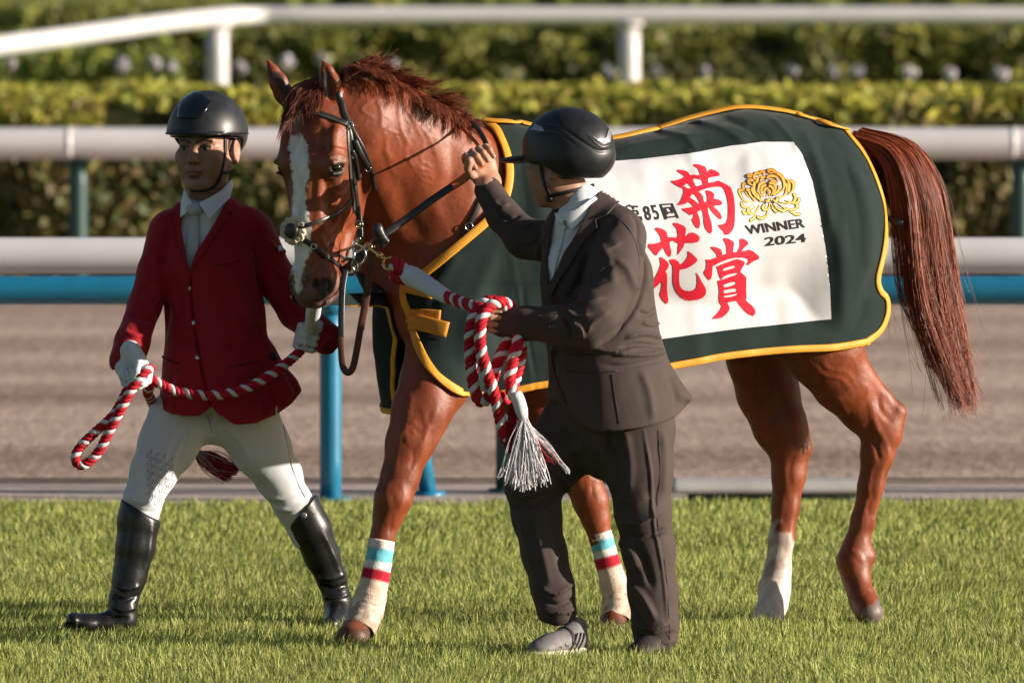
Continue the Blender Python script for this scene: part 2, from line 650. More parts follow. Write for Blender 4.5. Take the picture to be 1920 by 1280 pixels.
M['brass'] = mat('brass', (.75, .50, .18), .22, .5, metal=1)
M['steel'] = mat('steel', (.7, .69, .66), .18, .5, metal=1)
M['fleece'] = mat('fleece', (.62, .52, .40), .95, .1, noise=.25, nscale=120, bump=1, bscale=150, bdist=.006)
M['bandage'] = mat('bandage', (.70, .58, .47), .9, .15, attr=True, noise=.12, nscale=30, bump=.8, bscale=220, bdist=.003)
M['hoof'] = mat('hoof', (.16, .13, .12), .5, .4, noise=.2, nscale=60)
M['skin'] = mat('skin', (.42, .22, .15), .5, .4, attr=True, noise=.06, nscale=90, bump=.25, bscale=500, bdist=.0008)
M['skin'].node_tree.nodes['Principled BSDF'].inputs['Subsurface Weight'].default_value = .08
M['skin'].node_tree.nodes['Principled BSDF'].inputs['Subsurface Radius'].default_value = (.012, .005, .003)
M['jacket_red'] = mat('red_jacket', (.30, .005, .013), .72, .25, noise=.12, nscale=500, bump=.35, bscale=1200, bdist=.0006, sheen=.15, bump2=(26, .6, .010))
M['jacket_red_dk'] = mat('red_jacket_trim', (.12, .003, .006), .75, .25, noise=.12, nscale=500)
M['suit'] = mat('dark_suit', (.060, .044, .040), .78, .22, noise=.1, nscale=500, bump=.35, bscale=1000, bdist=.0006, sheen=.03, bump2=(16, .35, .008))
M['suit_dk'] = mat('dark_suit_trim', (.030, .025, .025), .65, .3)
M['breeches'] = mat('cream_breeches', (.58, .60, .63), .7, .3, noise=.04, nscale=300, bump=.3, bscale=900, bdist=.0005, bump2=(18, .3, .005))
M['boot'] = mat('boot_leather', (.009, .009, .010), .38, .5, noise=.2, nscale=30, bump=.2, bscale=90, bdist=.003, coat=.1)
M['shirt'] = mat('white_shirt', (.70, .73, .78), .7, .3, noise=.03, nscale=200, bump=.3, bscale=500, bdist=.0005)
M['tie'] = mat('knit_tie', (.50, .52, .55), .85, .2, noise=.2, nscale=260, bump=1, bscale=400, bdist=.003)
M['helmet_matte'] = mat('helmet_matte', (.016, .017, .019), .42, .45, noise=.25, nscale=30, rough_var=.1)
M['helmet_gloss'] = mat('helmet_gloss', (.004, .005, .008), .06, .6, coat=.5)
M['silver'] = mat('silver_mesh', (.32, .33, .35), .35, .5, metal=.6)
M['black_web'] = mat('black_webbing', (.01, .01, .011), .5, .45)
M['glove'] = mat('white_glove', (.66, .68, .72), .85, .2, noise=.05, nscale=200, bump=.9, bscale=500, bdist=.002)
M['rope_red'] = mat('rope_red', (.42, .006, .018), .7, .3, noise=.18, nscale=200, bump=.8, bscale=350, bdist=.002)
M['rope_white'] = mat('rope_white', (.62, .61, .64), .75, .3, noise=.06, nscale=200, bump=.8, bscale=350, bdist=.002)
M['rope_wrap'] = mat('rope_wrap', (.66, .67, .72), .7, .3, bump=1, bscale=160, bdist=.003, stretch=(4, 1, 1))
M['hairblack'] = mat('black_hair', (.010, .008, .008), .4, .5)
M['shoe_grey'] = mat('shoe_grey', (.16, .15, .155), .6, .4, noise=.15, nscale=60, bump=.4, bscale=300, bdist=.001)
M['shoe_sole'] = mat('shoe_sole', (.55, .50, .42), .6, .4)
M['button'] = mat('button_metal', (.55, .62, .50), .25, .5, metal=.8)
M['patch'] = mat('label_patch', (.55, .57, .60), .5, .4)
M['white_thing'] = mat('white_flowers', (.45, .43, .46), .8, .2)


def ground_mat(name, fn):
    m = bpy.data.materials.new(name); m.use_nodes = True
    fn(m.node_tree, m.node_tree.nodes, m.node_tree.links, m.node_tree.nodes['Principled BSDF'])
    return m


def dirt_nodes(nt, N, L, b):
    b.inputs['Roughness'].default_value = .95; b.inputs['Specular IOR Level'].default_value = .15
    tc = N.new('ShaderNodeTexCoord')
    # harrow furrows run along the track (x): streaks stretched in x
    mp = N.new('ShaderNodeMapping'); mp.inputs['Scale'].default_value = (.05, .32, 1)
    L.new(tc.outputs['Object'], mp.inputs[0])
    n1 = N.new('ShaderNodeTexNoise'); n1.inputs['Scale'].default_value = 1.6; n1.inputs['Detail'].default_value = 3
    L.new(mp.outputs[0], n1.inputs['Vector'])
    n2 = N.new('ShaderNodeTexNoise'); n2.inputs['Scale'].default_value = 26; n2.inputs['Detail'].default_value = 5; n2.inputs['Roughness'].default_value = .6
    mp2 = N.new('ShaderNodeMapping'); mp2.inputs['Scale'].default_value = (.6, .12, 1); L.new(tc.outputs['Object'], mp2.inputs[0])
    L.new(mp2.outputs[0], n2.inputs['Vector'])
    ad = N.new('ShaderNodeMath'); ad.operation = 'MULTIPLY_ADD'; ad.inputs[1].default_value = .42
    L.new(n2.outputs['Fac'], ad.inputs[0]); L.new(n1.outputs['Fac'], ad.inputs[2])
    cr = N.new('ShaderNodeValToRGB')
    cr.color_ramp.elements[0].position = .48; cr.color_ramp.elements[0].color = (.25, .17, .13, 1)
    cr.color_ramp.elements[1].position = .86; cr.color_ramp.elements[1].color = (.52, .395, .325, 1)
    L.new(ad.outputs[0], cr.inputs[0]); L.new(cr.outputs[0], b.inputs['Base Color'])
    bp = N.new('ShaderNodeBump'); bp.inputs['Strength'].default_value = .8; bp.inputs['Distance'].default_value = .03
    L.new(ad.outputs[0], bp.inputs['Height']); L.new(bp.outputs[0], b.inputs['Normal'])


M['dirt'] = ground_mat('dirt_track', dirt_nodes)
M['path'] = mat('sand_path', (.44, .36, .335), .95, .15, noise=.12, nscale=6, bump=.4, bscale=30, bdist=.01)
M['field'] = mat('far_field', (.15, .19, .045), .9, .1, noise=.3, nscale=.25)
M['kerb_dark'] = mat('kerb_dark', (.16, .13, .115), .9, .2, noise=.2, nscale=8)
M['concrete'] = mat('concrete', (.42, .41, .40), .8, .2, noise=.12, nscale=6)
# ------------------------------------------------------------------ setting
GZ = -0.035          # turf soil level; grass tips reach about 0.02


def plane(name, x0, x1, y0, y1, z, m, nx=1, ny=1, label=None):
    xs = np.linspace(x0, x1, nx + 1); ys = np.linspace(y0, y1, ny + 1)
    X, Y = np.meshgrid(xs, ys, indexing='ij')
    V = np.stack([X, Y, np.full_like(X, z)], -1).reshape(-1, 3)
    me = mesh_np(name, V, grid_faces(nx + 1, ny + 1)[:, ::1], smooth=False)
    o = link(name, me, m)
    return tag(o, label, None, None, 'structure')


def Yg(py, z=0.0):
    """depth of the ground point seen at photo row py"""
    lo, hi = -8.0, 900.0
    for _ in range(60):
        mid = (lo + hi) / 2
        if proj(np.array([[0, mid, z]]))[0, 1] > py: lo = mid
        else: hi = mid
    return mid


Y_TURF = Yg(939, 0.0)          # far edge of the turf
Y_PATH = Yg(893, 0.0)
Y_RAIL = Yg(934, 0.0) + 0.35
plane('ground', -260, 260, -34, 900, -0.10, M['field'], 1, 1)
plane('turf_soil', -9, 9, -9, Y_TURF, GZ, M['soil'], 30, 30)
plane('sand_path', -14, 14, Y_TURF, Y_PATH, GZ + .004, M['path'])
plane('dirt_track', -40, 40, Y_PATH + .12, 31.5, -0.052, M['dirt'])


def boxm(x0, x1, y0, y1, z0, z1, bev=0.0):
    V = np.array([[x, y, z] for x in (x0, x1) for y in (y0, y1) for z in (z0, z1)], float)
    Q = np.array([[0, 1, 3, 2], [4, 6, 7, 5], [0, 4, 5, 1], [2, 3, 7, 6], [0, 2, 6, 4], [1, 5, 7, 3]])
    return V, [Q]


o = link('track_kerb', mesh_np('track_kerb', *boxm(-14, 14, Y_PATH, Y_PATH + .12, -.06, -.012), smooth=False), M['kerb_dark'])
tag(o, None, None, None, 'structure')


def rail_tube(name, pts, r, m, parent, seg=20):
    C = smooth_line(pts, 10) if len(pts) > 2 else np.linspace(pts[0], pts[1], 12)
    V, fs = tube_mesh(C, r, seg)
    return link(name, mesh_np(name, V, fs), m, parent)


def rail_post(name, p0, p1, r, m, parent, foot=True):
    C = np.linspace(p0, p1, 6)
    parts = [tube_mesh(C, r, 14)]
    if foot:
        parts.append(tube_mesh(np.array([p0 - [0, 0, .01], p0 + [0, 0, .02]]), r * 1.9, 14))
    # saddle that carries the rail
    parts.append(tube_mesh(np.linspace(p1 - [0, 0, .06], p1, 3), np.array([r, r * 1.5, r * 1.8]), 14))
    V, fs = merge(parts)
    return link(name, mesh_np(name, V, fs), m, parent)


# rail by the turf: white top rail on dark green posts
def zat(py, Y): return P(960, py, Y)[2]


yr = Y_RAIL + .55
z1 = zat(479, yr); r1 = 34 / (F_PX / (yr + 30))
root = empty('white_rail', (0, yr, 0), 'white tubular running rail just above the blue bar, on dark green posts', 'rail', 'running rails')
rail_tube('rail_pipe', [(-12, yr, z1), (12, yr, z1)], r1, M['rail'], root)
for px in (-560, 945, 2450):
    x = P(px, 900, yr)[0]
    rail_post('post', np.array([x, yr + .05, GZ]), np.array([x, yr + .05, z1 - r1 * .9]), .034, M['green_post'], root)

# blue safety rail right in front of it
yb = Y_RAIL
zb = zat(544, yb); rb = 27 / (F_PX / (yb + 30))
root = empty('blue_rail', (0, yb, 0), 'bright blue horizontal bar on round blue posts at the edge of the turf', 'rail')
rail_tube('rail_pipe', [(-12, yb, zb), (12, yb, zb)], rb, M['blue'], root)
for px in (-700, 620, 1985):
    x = P(px, 900, yb)[0]
    rail_post('post', np.array([x, yb, GZ]), np.array([x, yb, zb - rb * .7]), .044, M['blue'], root)
x0 = P(803, 900, yb + .4)[0]
rail_post('brace_post', np.array([x0, yb + .4, GZ]), np.array([x0 - .12, yb + .1, zb - .02]), .036, M['blue'], root)

# second rail, far side of the dirt
y2 = 30.2
z2 = zat(269, y2); r2 = 29.5 / (F_PX / (y2 + 30))
root = empty('white_rail', (0, y2, 0), 'white tubular rail in front of the long hedge, crossing behind the helmets', 'rail', 'running rails')
rail_tube('rail_pipe', [(-16, y2, z2), (16, y2, z2)], r2, M['rail'], root)
for px in (-1635, 145, 1915, 3690):
    x = P(px, 300, y2)[0]
    rail_post('post', np.array([x, y2 + .06, -.05]), np.array([x, y2 + .06, z2 - r2 * .9]), .062, M['green_post'], root)
    xj = P(px - 15, 300, y2)[0]
    V, fs = tube_mesh(np.array([(xj - .018, y2, z2), (xj + .018, y2, z2)]), r2 * 1.02, 20)
    link('joint_sleeve', mesh_np('joint_sleeve', V, fs), M['rail_joint'], root)

# third rail, across the infield, bends towards the camera on the left
y3 = 52.0
z3 = zat(30, y3); r3 = 17.5 / (F_PX / (y3 + 30))
root = empty('white_rail', (0, y3, 0), 'far white rail along the top of the picture that bends down to the left', 'rail', 'running rails')
C = [P(-420, 146, 35.0), P(-150, 108, 40.0), P(0, 86, 43.0), P(150, 66, 45.8), P(300, 45, 48.8), P(385, 35, 50.6), P(430, 31, 51.6), P(480, 30, y3), P(620, 30, y3), P(1200, 30, y3), P(1900, 30, y3), P(2600, 30, y3)]
rail_tube('rail_pipe', C, r3 * .98, M['rail'], root, 18)
for px, yy, w in ((408, 51.2, 20), (1180, y3 + .05, 20), (1952, y3 + .05, 20)):
    x = P(px, 60, yy)[0]
    rail_post('post', np.array([x, yy, -.1]), np.array([x, yy, zat(42, yy)]), w / (F_PX / (yy + 30)), M['rail'], root, False)


# ---------------------------------------------------------------- hedges
def hedge(name, x0, x1, y0, y1, z1, n, leaf, cols_top, cols_side, label, seed, spikes=0, group='hedges across the infield'):
    r = np.random.default_rng(seed)
    root = empty(name, ((x0 + x1) / 2, (y0 + y1) / 2, -.1), label, 'hedge', group)
    nx = int((x1 - x0) / .35); 
    # uneven core
    xs = np.linspace(x0, x1, nx); prof = [(y0, -.1), (y0 - .05, z1 * .5), (y0 + .02, z1 * .93), (y0 + .25, z1 - .06), (y1 - .25, z1 - .06), (y1, -.1)]
    V = np.array([[x, p[0], p[1]] for x in xs for p in prof])
    nv = vnoise(V, 1.7, seed)
    V[:, 1] += (nv - .5) * .3; V[:, 2] += (vnoise(V, 1.3, seed + 4) - .5) * .12 * (V[:, 2] > .3)
    link('branches', mesh_np('branches', V, grid_faces(nx, len(prof))), M['hedge_core'], root)
    # leaves over front and top
    H = z1; Wt = y1 - y0
    u = r.random(n); t = r.random(n) * (H + min(Wt, 3.0) * .7)
    front = t < H
    x = x0 + u * (x1 - x0)
    clump = vnoise(np.stack([x, t * 1.4, x * 0], -1), 2.2, seed + 2)
    y = np.where(front, y0 - .03 - (clump - .35) * .35 - r.random(n) * .08, y0 + (t - H) / .7)
    z = np.where(front, np.minimum(t, H), H + (clump - .5) * .12 + r.random(n) * .05)
    keep = (~front) | (clump > .28)
    x, y, z, front, clump = x[keep], y[keep], z[keep], front[keep], clump[keep]
    if spikes:
        k = spikes; sx = x0 + r.random(k) * (x1 - x0)
        m = 26
        xx = np.repeat(sx, m) + r.normal(size=k * m) * .07
        hh = np.repeat(.15 + .45 * r.random(k), m) * r.random(k * m)
        yy = np.repeat(y0 - .1 + r.random(k) * .5, m) + r.normal(size=k * m) * .05
        zz = H * np.repeat(.55 + .4 * r.random(k), m) + hh
        x = np.concatenate([x, xx]); y = np.concatenate([y, yy]); z = np.concatenate([z, zz])
        front = np.concatenate([front, np.zeros(k * m, bool)]); clump = np.concatenate([clump, np.full(k * m, .8)])
    n = len(x)
    c = np.stack([x, y, z], -1)
    nrm = unit(np.where(front[:, None], np.array([0.2, -1, .3]), np.array([0.1, -.35, 1])) + r.normal(size=(n, 3)) * .55)
    a = unit(np.cross(nrm, r.normal(size=(n, 3)))); b = np.cross(nrm, a)
    s = leaf * (.6 + .8 * r.random(n))[:, None]
    V = np.stack([c - a * s, c - b * s * .5, c + a * s, c + b * s * .5], 1).reshape(-1, 3)
    Q = np.arange(4 * n).reshape(n, 4)
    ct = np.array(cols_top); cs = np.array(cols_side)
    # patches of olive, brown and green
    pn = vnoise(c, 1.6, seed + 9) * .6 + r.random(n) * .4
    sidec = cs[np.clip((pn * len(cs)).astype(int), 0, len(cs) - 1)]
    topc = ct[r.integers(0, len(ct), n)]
    tz = sstep(H * .72, H * .95, z)[:, None] * (r.random(n) < .85)[:, None]  # upper leaves take the brighter colours: sunlight on the hedge top painted in
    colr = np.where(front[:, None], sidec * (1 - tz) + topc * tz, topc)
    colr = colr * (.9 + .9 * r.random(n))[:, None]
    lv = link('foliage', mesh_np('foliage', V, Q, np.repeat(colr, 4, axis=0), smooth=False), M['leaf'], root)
    return root


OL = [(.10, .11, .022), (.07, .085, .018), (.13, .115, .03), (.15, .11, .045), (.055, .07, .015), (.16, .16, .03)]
TOP = [(.25, .26, .035), (.31, .29, .04), (.19, .20, .03), (.27, .22, .045)]  # leaf colours lightened to carry the sunlit look of the hedge top
zh = zat(190, 33.5)
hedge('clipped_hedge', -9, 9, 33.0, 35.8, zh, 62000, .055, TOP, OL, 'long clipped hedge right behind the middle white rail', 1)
zh2 = zat(66, 62.0)
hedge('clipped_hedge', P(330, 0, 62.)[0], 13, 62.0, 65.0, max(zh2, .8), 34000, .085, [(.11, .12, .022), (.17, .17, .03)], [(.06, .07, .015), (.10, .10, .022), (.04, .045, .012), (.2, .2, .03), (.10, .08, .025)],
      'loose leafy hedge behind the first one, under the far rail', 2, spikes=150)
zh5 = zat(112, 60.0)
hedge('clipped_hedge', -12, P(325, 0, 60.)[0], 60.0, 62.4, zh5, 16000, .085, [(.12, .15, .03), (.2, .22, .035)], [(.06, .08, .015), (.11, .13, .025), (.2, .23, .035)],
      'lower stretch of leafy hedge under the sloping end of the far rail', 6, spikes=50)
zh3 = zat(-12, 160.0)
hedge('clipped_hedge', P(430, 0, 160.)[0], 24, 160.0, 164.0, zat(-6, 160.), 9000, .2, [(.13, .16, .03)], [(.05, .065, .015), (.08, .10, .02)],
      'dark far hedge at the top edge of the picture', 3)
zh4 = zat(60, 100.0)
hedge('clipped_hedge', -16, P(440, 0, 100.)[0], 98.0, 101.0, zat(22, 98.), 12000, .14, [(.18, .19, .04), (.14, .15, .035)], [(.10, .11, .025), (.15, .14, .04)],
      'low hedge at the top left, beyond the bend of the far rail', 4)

# white flower heads over the first hedge, far out of focus
WHERE = ['white bloom behind the hedge, third from the left edge' , 'white bloom behind the hedge, left of the red-coated man helmet top', 'small pale bloom directly left above the first helmet', 'white bloom behind the hedge, midway between helmet and horse ears', 'white bloom just behind the far horse ear', 'white bloom just behind the near horse ear', 'leftmost white bloom behind the hedge, at the picture edge',
         'white bloom peeping over the mane', 'lone white bloom just right of the suited man helmet', 'small bloom over the rug crest, third right of the suited man', 'bloom above the white rug panel corner', 'bloom above the root of the tail, left one', 'bloom above the root of the tail, right one', 'large white bloom above the tail, third from the right', 'white bloom second from the right edge', 'rightmost white bloom behind the hedge', 'small bloom over the rug crest, second right of the suited man']
k = 0
for px, py, w, h in [(a_, b_, c_ * .8, d_ * .8) for a_, b_, c_, d_ in ((228, 121, 17, 20), (291, 119, 13, 18), (322, 122, 12, 14), (449, 126, 16, 14), (536, 117, 20, 16), (604, 113, 15, 14), (20, 120, 10, 12),
                     (734, 122, 14, 13), (1141, 136, 14, 16), (1320, 135, 12, 10), (1485, 133, 14, 12), (1560, 134, 13, 12), (1608, 133, 16, 12), (1705, 137, 19, 15), (1780, 138, 15, 14), (1876, 137, 20, 16), (1230, 135, 13, 9))]:
    Yf = 40.0 + (k * 37 % 17) * .3
    c = P(px, py, Yf); s = (Yf + 30) / F_PX
    r = np.random.default_rng(50 + k); n = 90
    d = unit(r.normal(size=(n, 3))) * (r.random((n, 1)) ** .4)
    pc = c + d * [w * s, w * s, h * s]
    nrm = unit(d + r.normal(size=(n, 3)) * .4); a = unit(np.cross(nrm, r.normal(size=(n, 3)))); b = np.cross(nrm, a)
    q = .028
    V = np.stack([pc - a * q, pc - b * q, pc + a * q, pc + b * q], 1).reshape(-1, 3)
    Q = np.arange(4 * n).reshape(n, 4)
    stem, sf = tube_mesh(np.linspace([c[0], c[1], -.1], c, 5), .02, 6)
    root = empty('flower_bush', (c[0], c[1], -.1), WHERE[k], 'flowers', 'white blooms behind the hedge')
    link('flower_head', mesh_np('flower_head', V, Q, smooth=False), M['white_thing'], root)
    link('stem', mesh_np('stem', stem, sf), M['hedge_core'], root)
    k += 1

# low white slab lying on the path at the right
ys_ = Yg(934, 0.0) + .25
xa, xb = P(1250, 900, ys_)[0], P(1655, 900, ys_)[0]
root = empty('ground_board', ((xa + xb) / 2, ys_, GZ), 'low pale board lying on the path behind the hind legs', 'board')
C = np.linspace([xa, ys_, .022], [xb, ys_, .022], 20)
V, fs = ribbon_mesh(C + [0, 0, 0], np.tile([0, -.25, 1.0], (20, 1)), .12, .035)
link('top_board', mesh_np('top_board', V, fs), M['concrete'], root)
V, fs = boxm(xa + .08, xb - .1, ys_ + .01, ys_ + .07, GZ, .018)
link('base', mesh_np('base', V, fs, smooth=False), M['green_post'], root)
# ================================================================== HORSE
HS = SDF()
HY = -0.42                                # depth of the head
psi = math.radians(27)
HO = P(578, 313, HY)
hf = np.array([-math.sin(psi), -math.cos(psi), -0.06]); hf = unit(hf)     # out of the forehead
hs = unit(np.cross([0, 0, 1.0], hf)) * 1.0                                 # towards its left eye (photo right)
if hs[0] < 0: hs = -hs
hl = unit(np.cross(hf, hs)); 
if hl[2] > 0: hl = -hl                                                      # down the face
HA = np.stack([hf, hs, hl])


def hp(f, s, l): return HO + hf * f + hs * s + hl * l


def build_horse_sdf(S):
    # torso
    S.chain([(828, 452, .00, 165, .72), (930, 446, .03, 198, .74), (1100, 462, .13, 186, .86), (1250, 452, .22, 190, .86),
             (1400, 408, .31, 190, .80), (1490, 398, .37, 172, .86)], .06)
    S.ell(P(905, 300, .02), (.16, .10, .115), k=.10)                      # withers
    S.ell(P(812, 560, -.15), (.14, .11, .19), k=.08)                      # near breast and shoulder
    S.ell(P(815, 560, .13), (.14, .11, .19), k=.08)
    S.ell(P(850, 520, -.17), (.14, .10, .24), k=.08)
    S.ell(P(1545, 455, .24), (.16, .125, .26), k=.07)                     # near buttock
    S.ell(P(1535, 455, .56), (.16, .125, .26), k=.07)
    S.ell(P(1480, 560, .26), (.17, .10, .20), k=.08)                      # stifle
    S.ell(P(1440, 560, .55), (.15, .10, .20), k=.08)
    S.chain([(1560, 300, .40, 70, 1), (1620, 285, .43, 26, 1), (1665, 320, .47, 20, 1), (1690, 420, .50, 14, 1)], .05)  # dock
    # neck
    S.chain([(850, 430, -.04, 172, .66), (778, 330, -.14, 138, .60), (712, 270, -.24, 116, .55), (664, 240, -.32, 92, .62)], .07)
    # near fore
    S.chain([(846, 640, -.20, 88, .62), (816, 715, -.27, 64, .66), (790, 770, -.31, 54, .72), (768, 830, -.34, 43, .8), (750, 895, -.36, 34, .9),
             (737, 935, -.38, 34, .92)], .025)
    S.chain([(737, 935, -.38, 34, .92), (728, 965, -.38, 27, .92), (717, 1005, -.39, 21, .92), (706, 1070, -.40, 20, 1), (694, 1120, -.41, 24, 1),
             (684, 1148, -.42, 26, 1), (672, 1172, -.45, 21, 1.1)], .02)
    S.seg(P(672, 1172, -.46), P(662, 1196, -.50), .040, .056, .012, ka=.95, kb=1)      # hoof
    # far fore
    S.chain([(930, 640, .24, 85, .62), (985, 715, .26, 66, .7), (1045, 810, .25, 52, .8), (1088, 890, .24, 36, .9), (1108, 940, .24, 33, .9)], .025)
    S.chain([(1108, 940, .24, 33, .9), (1117, 972, .24, 26, .9), (1126, 1010, .24, 20, .95), (1141, 1065, .24, 19, 1), (1155, 1108, .24, 24, 1),
             (1158, 1138, .23, 22, 1), (1150, 1160, .20, 22, 1.1)], .02)
    S.seg(P(1152, 1158, .21), P(1148, 1182, .18), .038, .052, .012)
    # near hind
    S.chain([(1515, 560, .27, 108, .62), (1545, 655, .29, 74, .62), (1580, 715, .32, 57, .62), (1622, 765, .35, 47, .62), (1650, 800, .36, 38, .72)], .03)
    S.chain([(1612, 690, .31, 18, 1.0), (1655, 740, .34, 13, .9), (1682, 772, .36, 17, .9), (1664, 815, .36, 30, .8)], .018)
    S.chain([(1650, 800, .36, 38, .72), (1645, 850, .36, 31, .85), (1633, 910, .36, 24, .9), (1618, 975, .37, 22, .95), (1606, 1025, .37, 25, 1),
             (1600, 1052, .37, 31, 1), (1606, 1082, .36, 26, 1), (1612, 1108, .34, 23, 1.1), (1622, 1126, .33, 26, 1.1)], .02)
    S.seg(P(1618, 1128, .33), P(1630, 1148, .28), .046, .046, .012, ka=1, kb=1)
    S.ell(P(1630, 1042, .37), (.022, .03, .03), k=.02)
    # far hind
    S.chain([(1425, 560, .58, 95, .6), (1425, 670, .58, 62, .6), (1440, 735, .57, 58, .62), (1463, 800, .56, 50, .62), (1480, 842, .56, 38, .75)], .03)
    S.chain([(1470, 760, .56, 20, 1), (1500, 810, .56, 14, .9), (1508, 840, .56, 16, .9)], .018)
    S.chain([(1480, 842, .56, 38, .75), (1479, 890, .56, 32, .85), (1473, 950, .56, 26, .9), (1465, 1010, .55, 24, .95), (1458, 1070, .54, 25, 1),
             (1452, 1104, .53, 30, 1), (1450, 1130, .50, 27, 1.1), (1442, 1150, .46, 29, 1.1)], .02)
    S.seg(P(1444, 1150, .46), P(1438, 1176, .42), .048, .058, .012)
    # muscles of forearm and gaskin
    S.ell(P(800, 770, -.345), (.052, .03, .12), k=.03)
    S.ell(P(765, 800, -.35), (.03, .03, .10), k=.03)
    # ---------------- head
    H = lambda f, s, l: hp(f, s, l)
    S.ell(H(-.075, 0, -.045), (.090, .104, .140), HA, .04)
    S.ell(H(-.10, 0, -.175), (.080, .078, .07), HA, .05)
    S.seg(H(-.035, -.004, .0), H(-.015, -.004, .17), .074, .060, .03, hs, 1.14, .98)
    S.seg(H(-.015, -.004, .17), H(-.020, -.004, .33), .060, .056, .03, hs, .98, 1.0)
    S.seg(H(-.08, 0, .02), H(-.085, 0, .20), .080, .064, .04, hs, 1.0, .95)
    S.seg(H(-.085, 0, .20), H(-.060, 0, .34), .064, .058, .03, hs, .95, 1.0)
    for sg in (-1, 1):
        S.ell(H(-.012, sg * .080, -.012), (.042, .036, .040), HA, .03)
        S.ell(H(-.045, sg * .090, -.075), (.045, .022, .06), HA, .03)
        S.ell(H(-.185, sg * .062, .035), (.148, .044, .128), HA, .035)
        S.ell(H(-.150, sg * .060, .11), (.10, .036, .085), HA, .03)
        S.seg(H(-.03, sg * .086, .03), H(-.035, sg * .070, .16), .015, .009, .03)       # facial crest
        S.seg(H(-.215, sg * .040, .13), H(-.13, sg * .034, .30), .040, .026, .03)      # jaw bar
        S.ell(H(-.008, sg * .050, .362), (.040, .032, .054), HA, .022)               # nostril wing
        S.ell(H(.030, sg * .062, .380), (.028, .024, .030), HA, .008, op='s')
        S.seg(H(.026, sg * .030, .392), H(.040, sg * .040, .345), .010, .010, .012)
    S.ell(H(-.045, 0, .380), (.072, .078, .066), HA, .03)
    S.ell(H(-.010, 0, .422), (.048, .058, .032), HA, .025)                            # upper lip
    S.ell(H(-.085, 0, .408), (.046, .046, .036), HA, .014)                            # chin
    S.seg(H(-.12, 0, .30), H(-.085, 0, .39), .044, .040, .03)
    S.seg(H(-.045, .078, .400), H(-.10, .066, .368), .005, .003, .008, op='s')
    S.seg(H(.030, .034, .448), H(-.045, .078, .402), .005, .004, .008, op='s')
    # eye sockets
    for sg in (-1, 1):
        S.ell(H(.002, sg * .110, .001), (.026, .022, .017), HA, .008, op='s')
        S.seg(H(-.030, sg * .114, -.012), H(.024, sg * .104, -.017), .008, .009, .008)     # upper lid
        S.seg(H(-.028, sg * .109, .018), H(.022, sg * .101, .020), .006, .006, .008)
    # ears: a leaf-shaped cup opening towards the camera
    near = [(628, 200, -.37, 15, .9), (622, 178, -.385, 20, .62), (619, 156, -.395, 20, .60), (613, 134, -.395, 13, .65), (606, 115, -.39, 3, .8)]
    far = [(545, 196, -.32, 15, .9), (532, 176, -.33, 18, .62), (522, 154, -.335, 17, .60), (512, 133, -.335, 11, .65), (502, 113, -.33, 3, .8)]
    S.chain(near, .010); S.chain(far, .010)
    S.chain([(620, 182, -.415, 10, .9), (617, 156, -.425, 12, .9), (612, 136, -.418, 7, .9), (607, 122, -.405, 2, .9)], .004, op='s')
    S.chain([(528, 180, -.36, 9, .9), (519, 156, -.367, 11, .9), (511, 135, -.360, 6, .9), (504, 121, -.350, 2, .9)], .004, op='s')


build_horse_sdf(HS)
lo = P(495, 1200, -.5); hi = P(1710, 100, .6)
hx = fine(lo[0] - .06, hi[0] + .06, .0085, [(P(495, 0, HY)[0], P(712, 0, HY)[0], .0044)])
hy = fine(-.75, .80, .0095, [(-.60, -.26, .0050)])
hz = fine(-.05, 1.90, .0085, [(P(0, 590, HY)[2], P(0, 105, HY)[2], .0048), (-.05, .36, .0075)])
HV, HQ = HS.build(hx, hy, hz)
HV = relax(HV, HQ, 2, .5)
# veins, creases and muscle edges on the near side (photo pixels, width, height)
head_strokes = [
    ([(604, 300), (598, 350), (600, 400), (612, 440)], 7, .004), ([(590, 330), (585, 370), (583, 420)], 8, -.003),
    ([(640, 340), (625, 370), (615, 410)], 4, .003), ([(655, 345), (640, 380), (632, 420), (618, 445)], 3.5, .0035),
    ([(610, 335), (612, 360), (606, 385)], 4, -.003), ([(600, 440), (612, 470), (606, 500)], 5, .003),
    ([(620, 450), (634, 470), (628, 500), (618, 540)], 4, .003), ([(575, 470), (574, 500), (582, 520)], 6, -.004),
    ([(612, 300), (628, 292), (646, 297), (652, 308)], 3.2, .004), ([(606, 322), (622, 334), (642, 328)], 3, .003), ([(604, 290), (625, 279), (650, 284)], 3, -.003),
    ([(597, 214), (608, 235), (620, 262), (628, 280)], 9, .004), ([(575, 240), (572, 290), (570, 340)], 8, -.002),
    ([(605, 240), (600, 262), (612, 284)], 4, -.004), ([(580, 510), (572, 528), (580, 552)], 4, .005), ([(600, 520), (612, 535), (607, 556)], 4, .004),
    ([(640, 430), (622, 452), (607, 470)], 2.5, .003), ([(655, 400), (645, 425), (640, 440)], 3, -.003),
    ([(580, 508), (572, 524), (571, 540), (578, 556)], 3.5, .006), ([(584, 512), (600, 512), (610, 526), (608, 546)], 3.5, .005), ([(592, 524), (592, 542)], 7, -.012), ([(628, 496), (624, 528), (612, 556)], 3, -.006),
    ([(636, 505), (634, 535), (626, 552)], 6, .004), ([(556, 505), (548, 525), (552, 545)], 5, .004), ([(585, 566), (602, 566), (618, 560)], 3, -.004),
    ([(664, 250), (672, 300), (668, 350), (655, 395)], 6, .003), ([(690, 330), (686, 365), (668, 405)], 5, .003),
]
